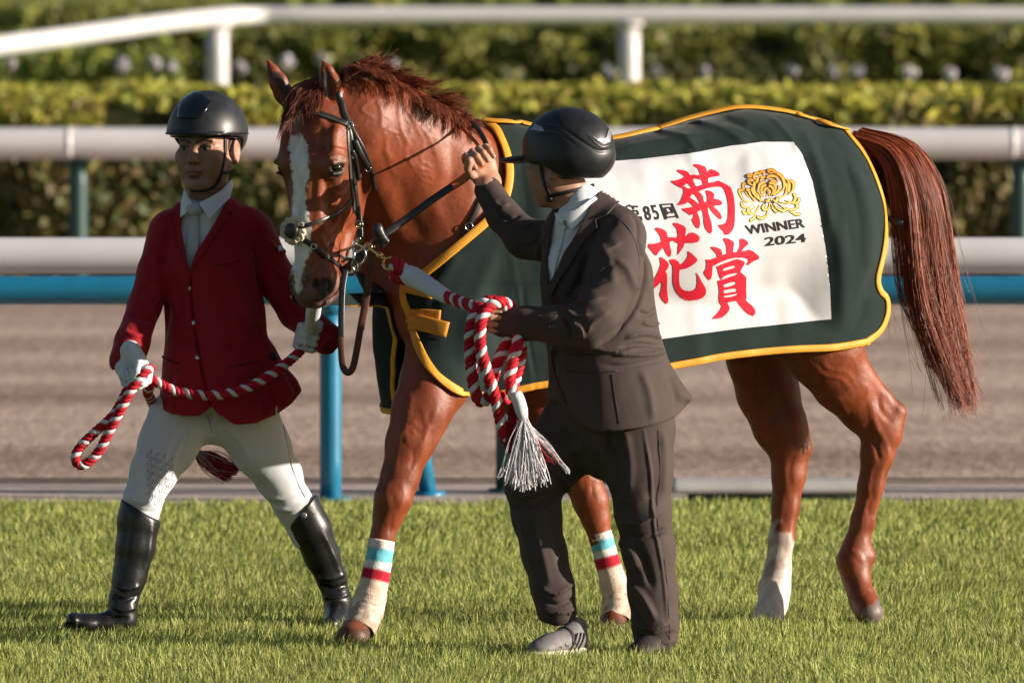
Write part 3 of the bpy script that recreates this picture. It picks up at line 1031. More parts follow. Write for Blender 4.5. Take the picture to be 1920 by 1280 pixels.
neck_strokes = [
    ([(700, 170), (712, 200), (716, 250)], 3, .003), ([(720, 150), (745, 190), (752, 240), (770, 280)], 3, .003), ([(745, 190), (768, 214), (792, 262)], 3, .003),
    ([(690, 190), (678, 206), (700, 222)], 2.6, .003), ([(760, 200), (782, 230), (806, 262), (820, 300)], 3, .0025), ([(735, 240), (722, 270), (738, 306)], 3, .0025),
    ([(800, 230), (820, 262), (830, 300), (826, 340)], 10, .006), ([(705, 330), (725, 400), (760, 470)], 16, .010), ([(745, 330), (765, 400), (800, 450)], 14, -.007),
    ([(838, 260), (846, 320), (836, 380)], 9, -.006), ([(860, 250), (880, 310), (885, 380), (870, 430)], 12, .006), ([(780, 300), (800, 360), (830, 420)], 10, .005),
    ([(650, 165), (680, 185), (712, 186), (742, 178)], 2.5, .002), ([(720, 280), (740, 330)], 3, .003), ([(772, 250), (760, 280), (776, 320)], 3, .0025),
]
leg_strokes = [
    ([(745, 760), (752, 800), (744, 850), (740, 890)], 4, .0035), ([(768, 770), (760, 810), (772, 850)], 3, .0035), ([(790, 762), (800, 800), (790, 850), (765, 900)], 4, .004),
    ([(775, 790), (790, 806), (812, 800)], 2.6, .003), ([(760, 830), (775, 850), (770, 880)], 3, -.004), ([(728, 900), (722, 925), (728, 950)], 5, .004), ([(752, 905), (758, 930), (748, 955)], 4, .004),
    ([(738, 925), (740, 950)], 4, -.004), ([(735, 965), (730, 1005)], 3, -.004), ([(820, 760), (806, 800), (780, 850)], 6, .006),
    ([(1095, 860), (1105, 900), (1100, 930)], 4, .004), ([(1120, 870), (1124, 910)], 4, .004), ([(1108, 900), (1112, 935)], 3, -.004),
    # near gaskin veins and hock
    ([(1510, 670), (1530, 690), (1548, 705), (1580, 712), (1600, 742)], 2.6, .0042), ([(1540, 668), (1552, 690), (1590, 700), (1602, 722)], 2.4, .0038), ([(1500, 690), (1530, 720), (1555, 745), (1592, 748)], 2.6, .0042),
    ([(1570, 745), (1585, 770), (1588, 790)], 2.4, .0038), ([(1545, 740), (1562, 762), (1585, 770)], 2.4, .0038), ([(1612, 722), (1628, 728), (1622, 752)], 2.4, .0035), ([(1565, 665), (1600, 670), (1608, 700)], 2.4, .003),
    ([(1645, 740), (1652, 770), (1672, 790)], 5, -.007), ([(1630, 750), (1640, 790), (1655, 820)], 5, .006), ([(1625, 800), (1640, 830), (1652, 868)], 4.5, -.008), ([(1640, 800), (1660, 830), (1668, 860)], 4, .005),
    ([(1612, 795), (1630, 808), (1650, 800)], 4, .005), ([(1658, 870), (1650, 910), (1640, 960), (1634, 1010)], 3.5, .006), ([(1644, 870), (1636, 915), (1626, 970)], 3, -.005), ([(1620, 900), (1630, 925), (1618, 960), (1612, 1000)], 2.2, .003),
    ([(1610, 885), (1600, 930), (1596, 980)], 2.2, .003), ([(1590, 1075), (1600, 1090), (1606, 1110)], 4, -.007), ([(1585, 1030), (1605, 1035), (1620, 1055)], 4, .005), ([(1625, 1100), (1645, 1106)], 5, .004),
    # far gaskin
    ([(1385, 680), (1410, 690), (1430, 690), (1436, 720)], 2.6, .004), ([(1410, 690), (1412, 720), (1400, 745)], 2.6, .004), ([(1440, 680), (1445, 720), (1460, 750)], 2.4, .003), ([(1430, 720), (1450, 735), (1475, 730)], 2.4, .003),
    ([(1490, 850), (1480, 880), (1486, 920)], 4, -.004), ([(1490, 930), (1484, 980), (1478, 1030)], 3.5, .004), ([(1475, 930), (1470, 980)], 3, -.004),
]
_vr = np.random.default_rng(12)
def vein(x, y, a, n, st, w, amp, out):
    pts = [(x, y)]
    for i in range(n):
        a += _vr.normal() * .55; x += math.cos(a) * st; y += math.sin(a) * st; pts.append((x, y))
        if _vr.random() < .22 and n > 3: vein(x, y, a + _vr.choice([-.8, .8]), n // 2, st, w * .85, amp * .8, out)
    out.append((pts, w, amp))
vein_strokes = []
for x, y, a in ((700, 190, .6), (730, 170, 1.0), (690, 220, 1.2), (760, 215, 1.2), (720, 240, .4), (790, 250, 1.5), (745, 290, 1.0), (800, 300, 1.7), (690, 260, 1.6)):
    vein(x, y, a, 7, 11, 1.8, .0013, vein_strokes)
for x, y, a in ((1500, 680, .7), (1530, 672, .9), (1395, 690, .4), (1430, 700, 1.4), (1560, 690, 1.1), (745, 770, 1.4), (775, 780, 1.7), (805, 770, 1.8), (640, 330, 1.8), (618, 350, 1.5), (650, 360, 2.0)):
    vein(x, y, a, 6, 11, 1.8, .0018, vein_strokes)
HV = sculpt(HV, HQ, vein_strokes)
HV = sculpt(HV, HQ, head_strokes + [(s_[0], s_[1] * 1.3, s_[2] * .65) for s_ in neck_strokes] + [(s_[0], s_[1], s_[2] * .62) for s_ in leg_strokes])
HTREE = bvh(HV, HQ)

# coat colours (a pattern of the animal itself)
hpx = proj(HV)
HN = normals(HV, HQ)
chest = np.array([.205, .044, .0135]); dark = np.array([.085, .022, .012])
cc = np.tile(chest, (len(HV), 1))
nz = fbm(HV, 7, 2)[:, None]
cc *= .80 + .45 * nz
loc = (HV - HO) @ HA.T                               # head coordinates f, s, l
inhead = (loc[:, 2] > -.30) & (loc[:, 0] > -.33) & (loc[:, 1] > -.2) & (loc[:, 1] < .2) & (loc[:, 2] < .5) & (HV[:, 0] < P(725, 0, HY)[0])
def blend(c, w): 
    global cc
    cc = cc * (1 - w[:, None]) + np.array(c) * w[:, None]
# dark muzzle
mz = sstep(.29, .40, loc[:, 2] + (nz[:, 0] - .5) * .12) * inhead
blend([.13, .075, .060], mz * .75)
blend([.035, .025, .022], inhead * sstep(.030, .020, np.linalg.norm((loc - np.array([.022, .060, .382])) / [1, 1, 1.15], axis=1)))  # both nostril hollows: their inner shade is painted in dark
blend([.035, .025, .022], inhead * sstep(.030, .020, np.linalg.norm((loc - np.array([.022, -.060, .382])) / [1, 1, 1.15], axis=1)))
# greyish skin round the eye
for sg in (1, -1):
    de = np.linalg.norm((loc - np.array([.0, sg * .106, .006])) / [1.2, 1, 1.0], axis=1)
    blend([.16, .075, .05], inhead * sstep(.062, .030, de) * .7)
    blend([.02, .012, .010], inhead * sstep(.031, .022, de))
# blaze
by = [250, 256, 275, 300, 330, 350, 380, 420, 460, 480, 505, 540, 560]
bc = np.interp(hpx[:, 1], by, [557, 557, 560, 561, 563, 562, 562, 563, 564, 562, 559, 559, 560])
bw = np.interp(hpx[:, 1], by, [9, 13, 17, 17, 15, 11.5, 13, 18, 19, 16, 10, 6, 1])
fz = (vnoise(HV * [1, 1, .35], 320, 5) - .5) * 9 + (vnoise(HV, 60, 6) - .5) * 5
bz = inhead * (loc[:, 0] > -.06) * sstep(1.5, -1.5, np.abs(hpx[:, 0] - bc) - bw + fz) * sstep(250, 258, hpx[:, 1] + fz) * sstep(556, 540, hpx[:, 1])
blend([.74, .72, .70], bz)
# darker lower legs, white sock and hooves
zz = HV[:, 2]
nearhind = (hpx[:, 0] > 1555) & (hpx[:, 1] > 980)
blend([.19, .05, .022], nearhind * .2)
farhind = (hpx[:, 0] > 1390) & (hpx[:, 0] < 1535) & (hpx[:, 1] > 900) & (HV[:, 1] > .3)
sock = farhind * sstep(-14, 14, hpx[:, 1] - 1003 - (hpx[:, 0] - 1470) * .9 + (vnoise(HV, 40, 8) - .5) * 50)
blend([.62, .55, .50], sock * .95)
blend([.25, .15, .11], sock * sstep(.55, .75, vnoise(HV, 30, 9)) * .6 * (hpx[:, 1] < 1085))
hoofm = ((hpx[:, 1] - (hpx[:, 0] - 1640) * -.75 > 1128) & (hpx[:, 0] > 1600) & (hpx[:, 1] > 1108))
blend([.16, .12, .11], hoofm.astype(float))
hoof2 = (hpx[:, 1] > 1178) & (hpx[:, 0] < 720) | ((hpx[:, 1] > 1160) & (hpx[:, 0] > 1100) & (hpx[:, 0] < 1200))
blend([.045, .028, .022], hoof2.astype(float))
blend([.13, .045, .025], ((hpx[:, 1] > 1150) & (hpx[:, 0] < 1200)).astype(float) * .6)
# sweaty pale patches on the neck
sw = sstep(.56, .72, vnoise(HV * [1, 1, .45], 22, 11)) * sstep(30, 0, np.abs(hpx[:, 0] - 885) - 18) * ((hpx[:, 1] > 240) & (hpx[:, 1] < 400))
blend([.42, .24, .17], sw * .55)
sw = sstep(.5, .8, vnoise(HV, 30, 12)) * sstep(22, 0, polydist(hpx, [(755, 180), (790, 215), (812, 250)])[0])
blend([.46, .26, .18], sw * .55)
# inside of the ears: shade of the hollow painted in as dark colour
for a, b in (((616, 178), (606, 122)), ((536, 172), (504, 120))):
    d = polydist(hpx, [a, b])[0]
    blend([.05, .022, .018], inhead * sstep(13, 6, d) * (hpx[:, 1] < 182) * (HN[:, 1] < 0))
blend([.012, .008, .007], inhead * sstep(11, 6, np.hypot((hpx[:, 0] - 592) / .85, (hpx[:, 1] - 533) / 1.2)) * (HV[:, 1] < HY + .05))  # near nostril hole again, its depth shade painted almost black
blend([.07, .035, .03], inhead * sstep(540, 572, hpx[:, 1]) * .7)
horse = tag(link('horse', mesh_np('horse', HV, HQ, cc), M['coat']), 'chestnut horse with a white blaze walking to the left under a dark green rug', 'horse')

# eyes
for sg in (1, -1):
    V, Q = SDF().ell(hp(-.010, sg * .0930, .0015), (.022, .022, .019), HA).box(hp(-.010, sg * .0930, 0) - .03, hp(-.010, sg * .0930, 0) + .03, .003)
    link('eyeball', mesh_np('eyeball', relax(V, Q, 3), Q), M['eye'], horse)


# ------------------------------------------------------------------ mane, forelock, tail
def hair(name, guides, n, spread, r0, r1, parent, c0, c1, seed, clump=10, frizz=.004, m=18, wild=.02, inner=.45):
    """guides: list of (polyline of world points, weight); strands follow them with scatter"""
    r = np.random.default_rng(seed)
    G = []
    for g in guides:
        g = smooth_line(np.array(g), 6)
        s = np.linspace(0, 1, len(g)); t = np.linspace(0, 1, m)
        G.append(np.stack([np.interp(t, s, g[:, a]) for a in range(3)], 1))
    G = np.array(G)
    ng = len(G)
    u = r.random(n) * (ng - 1)
    nc = max(1, n // clump)
    cu = np.sort(r.random(nc) * (ng - 1)); off = r.normal(size=(nc, 3)) * spread; 
    ci = r.integers(0, nc, n)
    u = cu[ci] + r.normal(size=n) * .10
    u = np.clip(u, 0, ng - 1.001); i = u.astype(int); f = (u - i)[:, None, None]
    S = G[i] * (1 - f) + G[i + 1] * f
    t = np.linspace(0, 1, m)[None, :, None]
    S = S + off[ci][:, None, :] * (.35 + .65 * t) + r.normal(size=(n, 1, 3)) * spread * inner * (.6 + .4 * t)
    lp = r.random((nc, 1, 3)) * 6.28; S = S + np.sin(t * 5 + lp[ci]) * spread * .55 * t + np.sin(t * 11 + lp[ci] * 2) * spread * .22 * t
    # per strand waves
    ph = r.random((n, 1, 3)) * 6.28; fr = 2 + 4 * r.random((n, 1, 1))
    S = S + np.sin(t * fr * 3 + ph) * frizz * t
    L = .72 + .33 * r.random((n, 1, 1))
    tt = t * L
    # cut strands to different lengths
    k = tt[..., 0] * (m - 1); k0 = np.clip(k.astype(int), 0, m - 2); kf = (k - k0)[..., None]
    idx = np.arange(n)[:, None]
    S = S[idx, k0] * (1 - kf) + S[idx, k0 + 1] * kf
    w = (r.random(n) < .09)[:, None, None] * r.normal(size=(n, 1, 3)) * wild
    S = S + w * t ** 2
    cols = np.array(c0) * (1 - r.random((n, 1))) + np.array(c1) * r.random((n, 1))
    cols = cols * (.6 + .7 * r.random((n, 1)))
    V, Q, c = strands_mesh(S, r0, r1, np.concatenate([cols, np.ones((n, 1))], 1))
    return link(name, mesh_np(name, V, Q, c), M['hair'], parent)


def PP(l): return [P(*p) for p in l]


# mane falls back over the crest, wind lifting it
crest = [(640, 122, -.33), (668, 118, -.31), (700, 126, -.28), (735, 145, -.24), (768, 165, -.20), (800, 185, -.16), (830, 200, -.12), (858, 215, -.08), (885, 232, -.05)]
mg = []
ends = [(655, 190, -.36), (700, 112, -.35), (742, 120, -.33), (790, 150, -.31), (842, 160, -.28), (866, 182, -.25), (880, 212, -.22), (884, 236, -.20), (890, 250, -.16)]
for (x, y, Y), (ex, ey, eY) in zip(crest, ends):
    mg.append(PP([(x - 6, y + 22, Y + .00), (x + 4, y + 2, Y - .025), ((x * 2 + ex) / 3 + 4, (y * 2 + ey) / 3, (Y * 2 + eY) / 3 - .02), ((x + ex * 2) / 3, (y + ey * 2) / 3, eY + .01), (ex, ey, eY)]))
hair('mane', mg, 1500, .012, .0009, .0004, horse, [.20, .045, .022], [.38, .12, .05], 21, clump=24, m=16, frizz=.004, wild=.03, inner=.22)
mg = []
for x, y, Y in [(650, 128, -.33), (676, 130, -.31), (705, 142, -.28), (735, 160, -.25), (765, 178, -.22), (792, 192, -.19), (815, 204, -.16), (835, 216, -.13), (850, 228, -.11)]:
    q = min(1, (x - 640) / 120.0)
    mg.append(PP([(x, y + 2, Y - .00), (x + 14, y - 6, Y - .045), (x + 30 , y + 2 + 6 * q, Y - .085), (x + 46, y + 8 + 12 * q, Y - .11), (x + 56, y + 14 + 24 * q, Y - .13)]))
hair('mane', mg, 1100, .007, .0009, .0004, horse, [.16, .035, .02], [.34, .10, .045], 22, clump=20, m=16, frizz=.004, inner=.22)
# forelock between the ears, combed to the far side
fg = []
for sx, mx, ex, ey in ((600, 548, 524, 262), (610, 552, 530, 240), (618, 560, 540, 222), (626, 572, 552, 212), (634, 585, 566, 208), (640, 592, 580, 206), (646, 600, 592, 208), (650, 606, 600, 206)):
    fg.append(PP([(sx, 150, -.31), (sx - 14, 148, -.34), (mx, 168, -.385), ((mx + ex) / 2, (168 + ey) / 2, -.44), (ex, ey, -.485 if ex > 535 else -.455)]))
hair('forelock', fg, 1300, .007, .0009, .0004, horse, [.10, .026, .016], [.26, .07, .03], 23, clump=22, m=16, inner=.25)
# tail
tg = []
root_pts = [(1592, 262, .40), (1610, 250, .40), (1635, 254, .41), (1655, 262, .43), (1672, 275, .46)]
tg.append(PP([(1600, 262, .38), (1652, 300, .36), (1676, 380, .36), (1684, 470, .37), (1700, 560, .38), (1732, 640, .38), (1768, 705, .38)]))
tg.append(PP([(1605, 254, .39), (1672, 285, .36), (1704, 370, .35), (1716, 470, .35), (1734, 570, .36), (1766, 670, .37), (1800, 738, .38)]))
tg.append(PP([(1612, 250, .41), (1694, 278, .38), (1734, 360, .37), (1748, 460, .37), (1762, 570, .37), (1786, 680, .38), (1808, 752, .38)]))
tg.append(PP([(1615, 251, .44), (1702, 274, .42), (1750, 345, .42), (1768, 440, .42), (1780, 550, .42), (1796, 670, .42), (1811, 748, .42)]))
tg.append(PP([(1615, 253, .46), (1692, 277, .47), (1742, 350, .48), (1764, 450, .48), (1778, 550, .48), (1790, 650, .47), (1802, 700, .46)]))
tg.append(PP([(1610, 258, .48), (1674, 300, .52), (1706, 380, .54), (1722, 480, .54), (1738, 580, .52), (1760, 650, .50), (1784, 700, .48)]))
hair('tail', tg, 6500, .019, .00085, .0004, horse, [.15, .028, .014], [.42, .10, .035], 24, clump=50, m=28, frizz=.005, wild=.035, inner=.20)
# ================================================================== BLANKET (rug)
# cross-section family: spine line, half width, depth of the spine
_bx = [660, 700, 720, 760, 830, 905, 960, 1100, 1250, 1400, 1500, 1560, 1600, 1635, 1660, 1685]
_by = [228, 228, 228, 228, 227, 226, 230, 263, 240, 205, 218, 236, 248, 262, 285, 300]      # spine row
_bw = [.02, .05, .10, .165, .215, .225, .245, .275, .275, .255, .240, .222, .20, .175, .145, .11]
_bc = [-.03, -.03, -.02, -.01, .00, .02, .04, .13, .22, .31, .37, .40, .42, .44, .45, .46]


def sheetY(px, py, side=-1):
    top = np.interp(px, _bx, _by)
    u = np.clip((py - top) / 150.0, 0, 1)
    g = np.sqrt(np.clip(1 - (1 - u) ** 2, 0, 1))
    low = np.clip((py - top - 150) / 300.0, 0, 1)
    g = g * (1 + .06 * low - .05 * low ** 3)
    return np.interp(px, _bx, _bc) + side * np.interp(px, _bx, _bw) * g


def coons(Fc, Rc, Tc, Bc, ns, nt, warp=None):
    """four boundary polylines in photo pixels: front, rear (top->bottom), top, bottom (front->rear)"""
    def rs(c, n, w=None):
        c = smooth_line(np.array(c, float), 8)
        L = np.concatenate([[0], np.cumsum(np.linalg.norm(np.diff(c, axis=0), axis=1))]); L /= L[-1]
        t = np.linspace(0, 1, n)
        if w: t = w(t)
        return np.stack([np.interp(t, L, c[:, 0]), np.interp(t, L, c[:, 1])], 1)
    F_, R_, T_, B_ = rs(Fc, nt, warp), rs(Rc, nt, warp), rs(Tc, ns), rs(Bc, ns)
    s = np.linspace(0, 1, ns)[:, None, None]; t = np.linspace(0, 1, nt)
    if warp: t = warp(t)
    t = t[None, :, None]
    G = (1 - s) * F_[None] + s * R_[None] + (1 - t) * T_[:, None] + t * B_[:, None]
    G -= (1 - s) * (1 - t) * F_[0] + s * (1 - t) * R_[0] + (1 - s) * t * F_[-1] + s * t * R_[-1]
    return G


warp = lambda t: .55 * t ** 2 + .45 * t
near_front = [(905, 227), (925, 243), (943, 285), (948, 330), (938, 375), (912, 408), (868, 446), (820, 486), (775, 520), (752, 532), (751, 560), (762, 590), (776, 640), (800, 685), (838, 718), (880, 738)]
near_rear = [(1588, 246), (1618, 285), (1640, 330), (1655, 380), (1661, 430), (1660, 470), (1650, 520), (1655, 545), (1667, 560), (1668, 590), (1655, 620), (1625, 643)]
near_top = [(905, 227), (960, 230), (1030, 246), (1100, 263), (1170, 258), (1230, 243), (1300, 222), (1360, 208), (1400, 205), (1450, 208), (1520, 224), (1588, 246)]
near_bot = [(880, 738), (940, 742), (1020, 725), (1140, 712), (1270, 690), (1370, 672), (1480, 660), (1560, 655), (1625, 643)]
NS, NT = 230, 110
G = coons(near_front, near_rear, near_top, near_bot, NS, NT, warp)
gx, gy = G[..., 0], G[..., 1]


def lay(gx, gy, side, push=.013):
    Y = sheetY(gx, gy, side)
    W = PA(gx, gy, Y)
    if side > 0:      # mirror: same world x and z as the near sheet
        W0 = PA(gx, gy, sheetY(gx, gy, -1)); W = W0.copy(); W[..., 1] = 2 * np.interp(gx, _bx, _bc) - W0[..., 1]
    flat = W.reshape(-1, 3); yy = flat[:, 1].copy()
    for i, v in enumerate(flat):
        h = HTREE.ray_cast(Vector((v[0], 2.2 * side, v[2])), Vector((0, -side, 0)))
        if h[0] is not None:
            if side < 0: yy[i] = min(yy[i], h[0].y - push)
            else: yy[i] = max(yy[i], h[0].y + push)
    flat[:, 1] = yy
    return flat.reshape(W.shape)


NW = lay(gx, gy, -1)
FW = lay(gx, gy, 1)
# soften the draped sheet
for W in (NW, FW):
    for _ in range(6):
        W[1:-1, 1:-1, 1] = (W[:-2, 1:-1, 1] + W[2:, 1:-1, 1] + W[1:-1, :-2, 1] + W[1:-1, 2:, 1] + 2 * W[1:-1, 1:-1, 1]) / 6
FW[:, 0] = NW[:, 0]
# join along the spine
SH = np.concatenate([FW[:, ::-1], NW[:, 1:]], 1)
nv = SH.shape[1]
V = SH.reshape(-1, 3).copy(); Q = grid_faces(NS, nv)
N0 = normals(V, Q)
if N0[(NS // 2) * nv + nv - 20][1] > 0: Q = Q[:, ::-1]
cloth_folds = [
    ([(1150, 285), (1230, 270), (1300, 262), (1360, 252)], 9, .010, 'fold'), ([(1160, 300), (1240, 290), (1320, 270)], 7, -.007),
    ([(1230, 250), (1280, 262), (1310, 285)], 8, .008, 'fold'), ([(1300, 232), (1350, 245), (1400, 272)], 8, .009, 'fold'), ([(1345, 222), (1400, 240), (1440, 262)], 8, -.008),
    ([(1440, 220), (1480, 260), (1500, 300)], 10, .008, 'fold'), ([(1500, 240), (1530, 300), (1548, 370), (1560, 440)], 12, .010), ([(1545, 250), (1580, 320), (1600, 400), (1606, 480)], 12, -.009),
    ([(1590, 300), (1618, 360), (1630, 430), (1628, 520)], 11, .009), ([(1570, 420), (1580, 520), (1578, 610)], 13, .008), ([(1610, 480), (1616, 560), (1600, 620)], 9, -.007),
    ([(1000, 250), (1010, 330), (1015, 420)], 16, .007), ([(960, 250), (972, 320), (985, 420), (1000, 520)], 12, -.006), ([(945, 420), (968, 520), (985, 640), (1000, 735)], 3, .004), ([(952, 418), (975, 520), (992, 640), (1008, 735)], 2.5, -.004),
    ([(860, 470), (830, 520), (790, 560)], 14, .008), ([(930, 470), (900, 540), (880, 620), (870, 700)], 16, .010), ([(820, 560), (800, 600), (812, 660)], 10, -.007), ([(770, 560), (800, 570), (850, 560)], 7, .008),
    ([(980, 560), (960, 640), (955, 720)], 14, -.009), ([(1330, 300), (1350, 350), (1355, 420)], 14, -.004), ([(1290, 270), (1310, 340)], 12, .005), ([(1210, 300), (1216, 400), (1220, 500)], 18, .004),
    ([(1400, 270), (1405, 330), (1395, 400)], 15, .004), ([(1300, 560), (1310, 640), (1315, 690)], 18, .005), ([(1450, 560), (1460, 640)], 18, -.005),
]
V = sculpt(V, Q, cloth_folds)
V += (normals(V, Q)) * ((fbm(V * [1, 1, .6], 5.5, 31) - .5) * .016)[:, None]
for i in range(len(V)):
    v = V[i]; sd = -1 if v[1] < np.interp(proj(v[None])[0, 0], _bx, _bc) else 1
    h = HTREE.ray_cast(Vector((v[0], 2.2 * sd, v[2])), Vector((0, -sd, 0)))
    if h[0] is not None: V[i, 1] = min(v[1], h[0].y - .009) if sd < 0 else max(v[1], h[0].y + .009)
V = relax(V, Q, 1, .3)
BV, BQ = V, Q
root = empty('horse_rug', P(1250, 240, .2), 'dark green racing rug with yellow binding draped over the horse', 'blanket')
o = link('cloth', mesh_np('cloth', V, Q), M['cloth_green'], root)
md = o.modifiers.new('thick', 'SOLIDIFY'); md.thickness = .004; md.offset = -1
BTREE = bvh(V, Q)
SHV = V.reshape(NS, nv, 3)
SHN = normals(V, Q).reshape(NS, nv, 3)

# chest flap that closes round the breast from the far side to the strap
ft = [(752, 534), (735, 520), (718, 515), (707, 515)]
cx, ax_, by_ = P(905, 500, 0)[0], .352, .245
cY = -.01
nphi, nz = 54, 60
W = np.zeros((nphi, nz, 3))
for i in range(nphi):
    tt = i / (nphi - 1)
    top = 548 - 34 * sstep(0, .3, np.array(tt)) - 10 * tt
    bot = 772 - 60 * sstep(.15, 1, np.array(tt))
    for j in range(nz):
        v = j / (nz - 1); py = top + (bot - top) * v
        ph0 = 222 - 10 * sstep(.15, 1, np.array(v))
        ph = math.radians(ph0 + (105 - ph0) * tt)
        z = P(0, py, 0)[2]
        a = 1 - .05 * (2 * v - .75) ** 2
        d = np.array([ax_ * math.cos(ph) * a, by_ * math.sin(ph) * a, 0.0])
        p = np.array([cx, cY, z]) + d
        L = np.linalg.norm(d); u = d / L
        h = HTREE.ray_cast(Vector(p + u * .5), Vector(-u), .5 + L * .6)
        if h[0] is not None and v < .72: 
            e = np.linalg.norm((np.array(h[0]) - [cx, cY, z])[:2])
            p = np.array([cx, cY, z]) + u * max(L, e + .010)
        W[i, j] = p
for _ in range(5): W[1:-1, 1:-1] = (W[:-2, 1:-1] + W[2:, 1:-1] + W[1:-1, :-2] + W[1:-1, 2:] + 2 * W[1:-1, 1:-1]) / 6
V2 = W.reshape(-1, 3); Q2 = grid_faces(nphi, nz)
V2 = V2 + (fbm(V2, 7, 33)[:, None] - .5) * np.array([.02, .01, 0])
n_ = normals(V2, Q2)
if n_[nz * 10 + 20][0] > 0: Q2 = Q2[:, ::-1]
o = link('chest_flap', mesh_np('chest_flap', V2, Q2), M['cloth_green'], root)
md = o.modifiers.new('thick', 'SOLIDIFY'); md.thickness = .004; md.offset = -1
FLAP = V2.reshape(nphi, nz, 3)
FLN = normals(V2, Q2).reshape(nphi, nz, 3)


def binding(name, C, Nn, w, inward=0.4):
    C = np.asarray(C); 
    V, fs = ribbon_mesh(C + Nn * .0005, Nn, w, .006)
    return link(name, mesh_np(name, V, fs), M['yellow'], root)


mid = FW.shape[1] - 1
def edge_inset(row, nrow, other, w):
    d = unit(other - row)
    return row + d * (w * .42), nrow


w_ = .030
# neck opening and front edge (both sides), rear edge, hems, spine strip
for nm, sl, sl2 in (('front_binding', np.s_[0, mid:], np.s_[4, mid:]), ('front_binding', np.s_[0, :mid + 1], np.s_[4, :mid + 1]),
                    ('rear_binding', np.s_[-1, mid:], np.s_[-5, mid:]), ('rear_binding', np.s_[-1, :mid + 1], np.s_[-5, :mid + 1])):
    c, n = edge_inset(SHV[sl], SHN[sl], SHV[sl2], .028)
    binding(nm, c, n, .028 if 'front' in nm else .022)
c, n = edge_inset(SHV[:, -1], SHN[:, -1], SHV[:, -4], .022); binding('hem_binding', c, n, .023)
c, n = edge_inset(SHV[:, 0], SHN[:, 0], SHV[:, 3], .022); binding('hem_binding', c, n, .023)
ridge = SHV[:, mid].copy(); 
ridge[:, 1] -= .010 * np.sin(np.linspace(0, 9, NS)) + .016
binding('spine_binding', ridge + [0, 0, .003], np.tile([0, -.35, 1.0], (NS, 1)), .028)
binding('flap_binding', FLAP[1, :], FLN[1, :], .020)
bt = FLAP[:, -2]; binding('flap_hem', bt, FLN[:, -2], .020)

# ------------------------------------------------------------------ things laid flat on the rug
def decal(tree, poly_tris, m, name, parent, lift=.0015, cols=None, biggest=False):
    """poly_tris: (V2, F) flat mesh in photo pixels; every vertex lands on the surface"""
    V2, Fs = poly_tris
    W = np.zeros((len(V2), 3)); ok = np.ones(len(V2), bool)
    for i, (x, y) in enumerate(V2):
        c, n = cast(tree, x, y)
        if c is None: ok[i] = False; continue
        W[i] = c + n * lift
    Fs = [f[ok[f].all(1)] for f in (Fs if isinstance(Fs, list) else [Fs])]
    Fs = [f for f in Fs if len(f)]
    if biggest: Fs = [main_island(len(W), Fs)]
    used = np.unique(np.concatenate([f.ravel() for f in Fs])); mp = np.zeros(len(W), int); mp[used] = np.arange(len(used))
    W = W[used]; Fs = [mp[f] for f in Fs]
    if cols is not None: cols = cols[used]
    return link(name, mesh_np(name, W, Fs, cols), m, parent)


def main_island(n, Fs):
    F_ = np.concatenate(Fs); lab = np.arange(n)
    while True:
        m = lab[F_].min(1); new = lab.copy()
        for k in range(F_.shape[1]): np.minimum.at(new, F_[:, k], m)
        new = new[new]
        if (new == lab).all(): break
        lab = new
    c = lab[F_[:, 0]]; u, q = np.unique(c, return_counts=True)
    return F_[c == u[q.argmax()]]


def fill_grid(poly, step=2.0, holes=()):
    """mesh a polygon (photo px) by constrained triangulation with an inner grid"""
    from mathutils.geometry import delaunay_2d_cdt
    poly = np.asarray(poly, float)
    def dens(p, s):
        out = []
        for a, b in zip(p, np.roll(p, -1, axis=0)):
            k = max(1, int(np.linalg.norm(b - a) / s))
            for t in range(k): out.append(a + (b - a) * t / k)
        return out
    vs = []; faces = []
    loops = [dens(poly, step)] + [dens(np.asarray(h, float), step) for h in holes]
    for L in loops:
        faces.append(list(range(len(vs), len(vs) + len(L)))); vs += L
    lo, hi = poly.min(0), poly.max(0)
    gx_, gy_ = np.meshgrid(np.arange(lo[0], hi[0], step), np.arange(lo[1], hi[1], step))
    pts = np.stack([gx_.ravel(), gy_.ravel()], 1)
    def inside(pts, pl):
        c = np.zeros(len(pts), bool); pl = np.asarray(pl)
        for a, b in zip(pl, np.roll(pl, -1, axis=0)):
            m = (a[1] > pts[:, 1]) != (b[1] > pts[:, 1])
            xx = a[0] + (pts[:, 1] - a[1]) * (b[0] - a[0]) / (b[1] - a[1] + 1e-12)
            c ^= m & (pts[:, 0] < xx)
        return c
    m = inside(pts, poly)
    for h in holes: m &= ~inside(pts, h)
    vs += list(pts[m])
    r = delaunay_2d_cdt([Vector(v) for v in vs], [], faces, 0, 1e-4)
    rv = np.array([tuple(v) for v in r[0]])
    tri = [f for f in r[2] if len(f) == 3]
    tri = np.array(tri)
    cen = rv[tri].mean(1)
    k = inside(cen, poly)
    for h in holes: k &= ~inside(cen, h)
    return rv, tri[k]


panel = [(1085, 306), (1130, 305), (1200, 301), (1290, 290), (1370, 275), (1430, 268), (1487, 268), (1503, 292), (1522, 340), (1536, 400), (1548, 470), (1556, 540), (1558, 597),
         (1480, 606), (1400, 614), (1320, 624), (1235, 636), (1130, 650), (1085, 655)]
pnl = decal(BTREE, fill_grid(panel, 3.5), M['cloth_white'], 'white_panel', root, .0052)


def T(z, ox, oy, pts): return [(ox + x / z, oy + y / z) for x, y in pts]


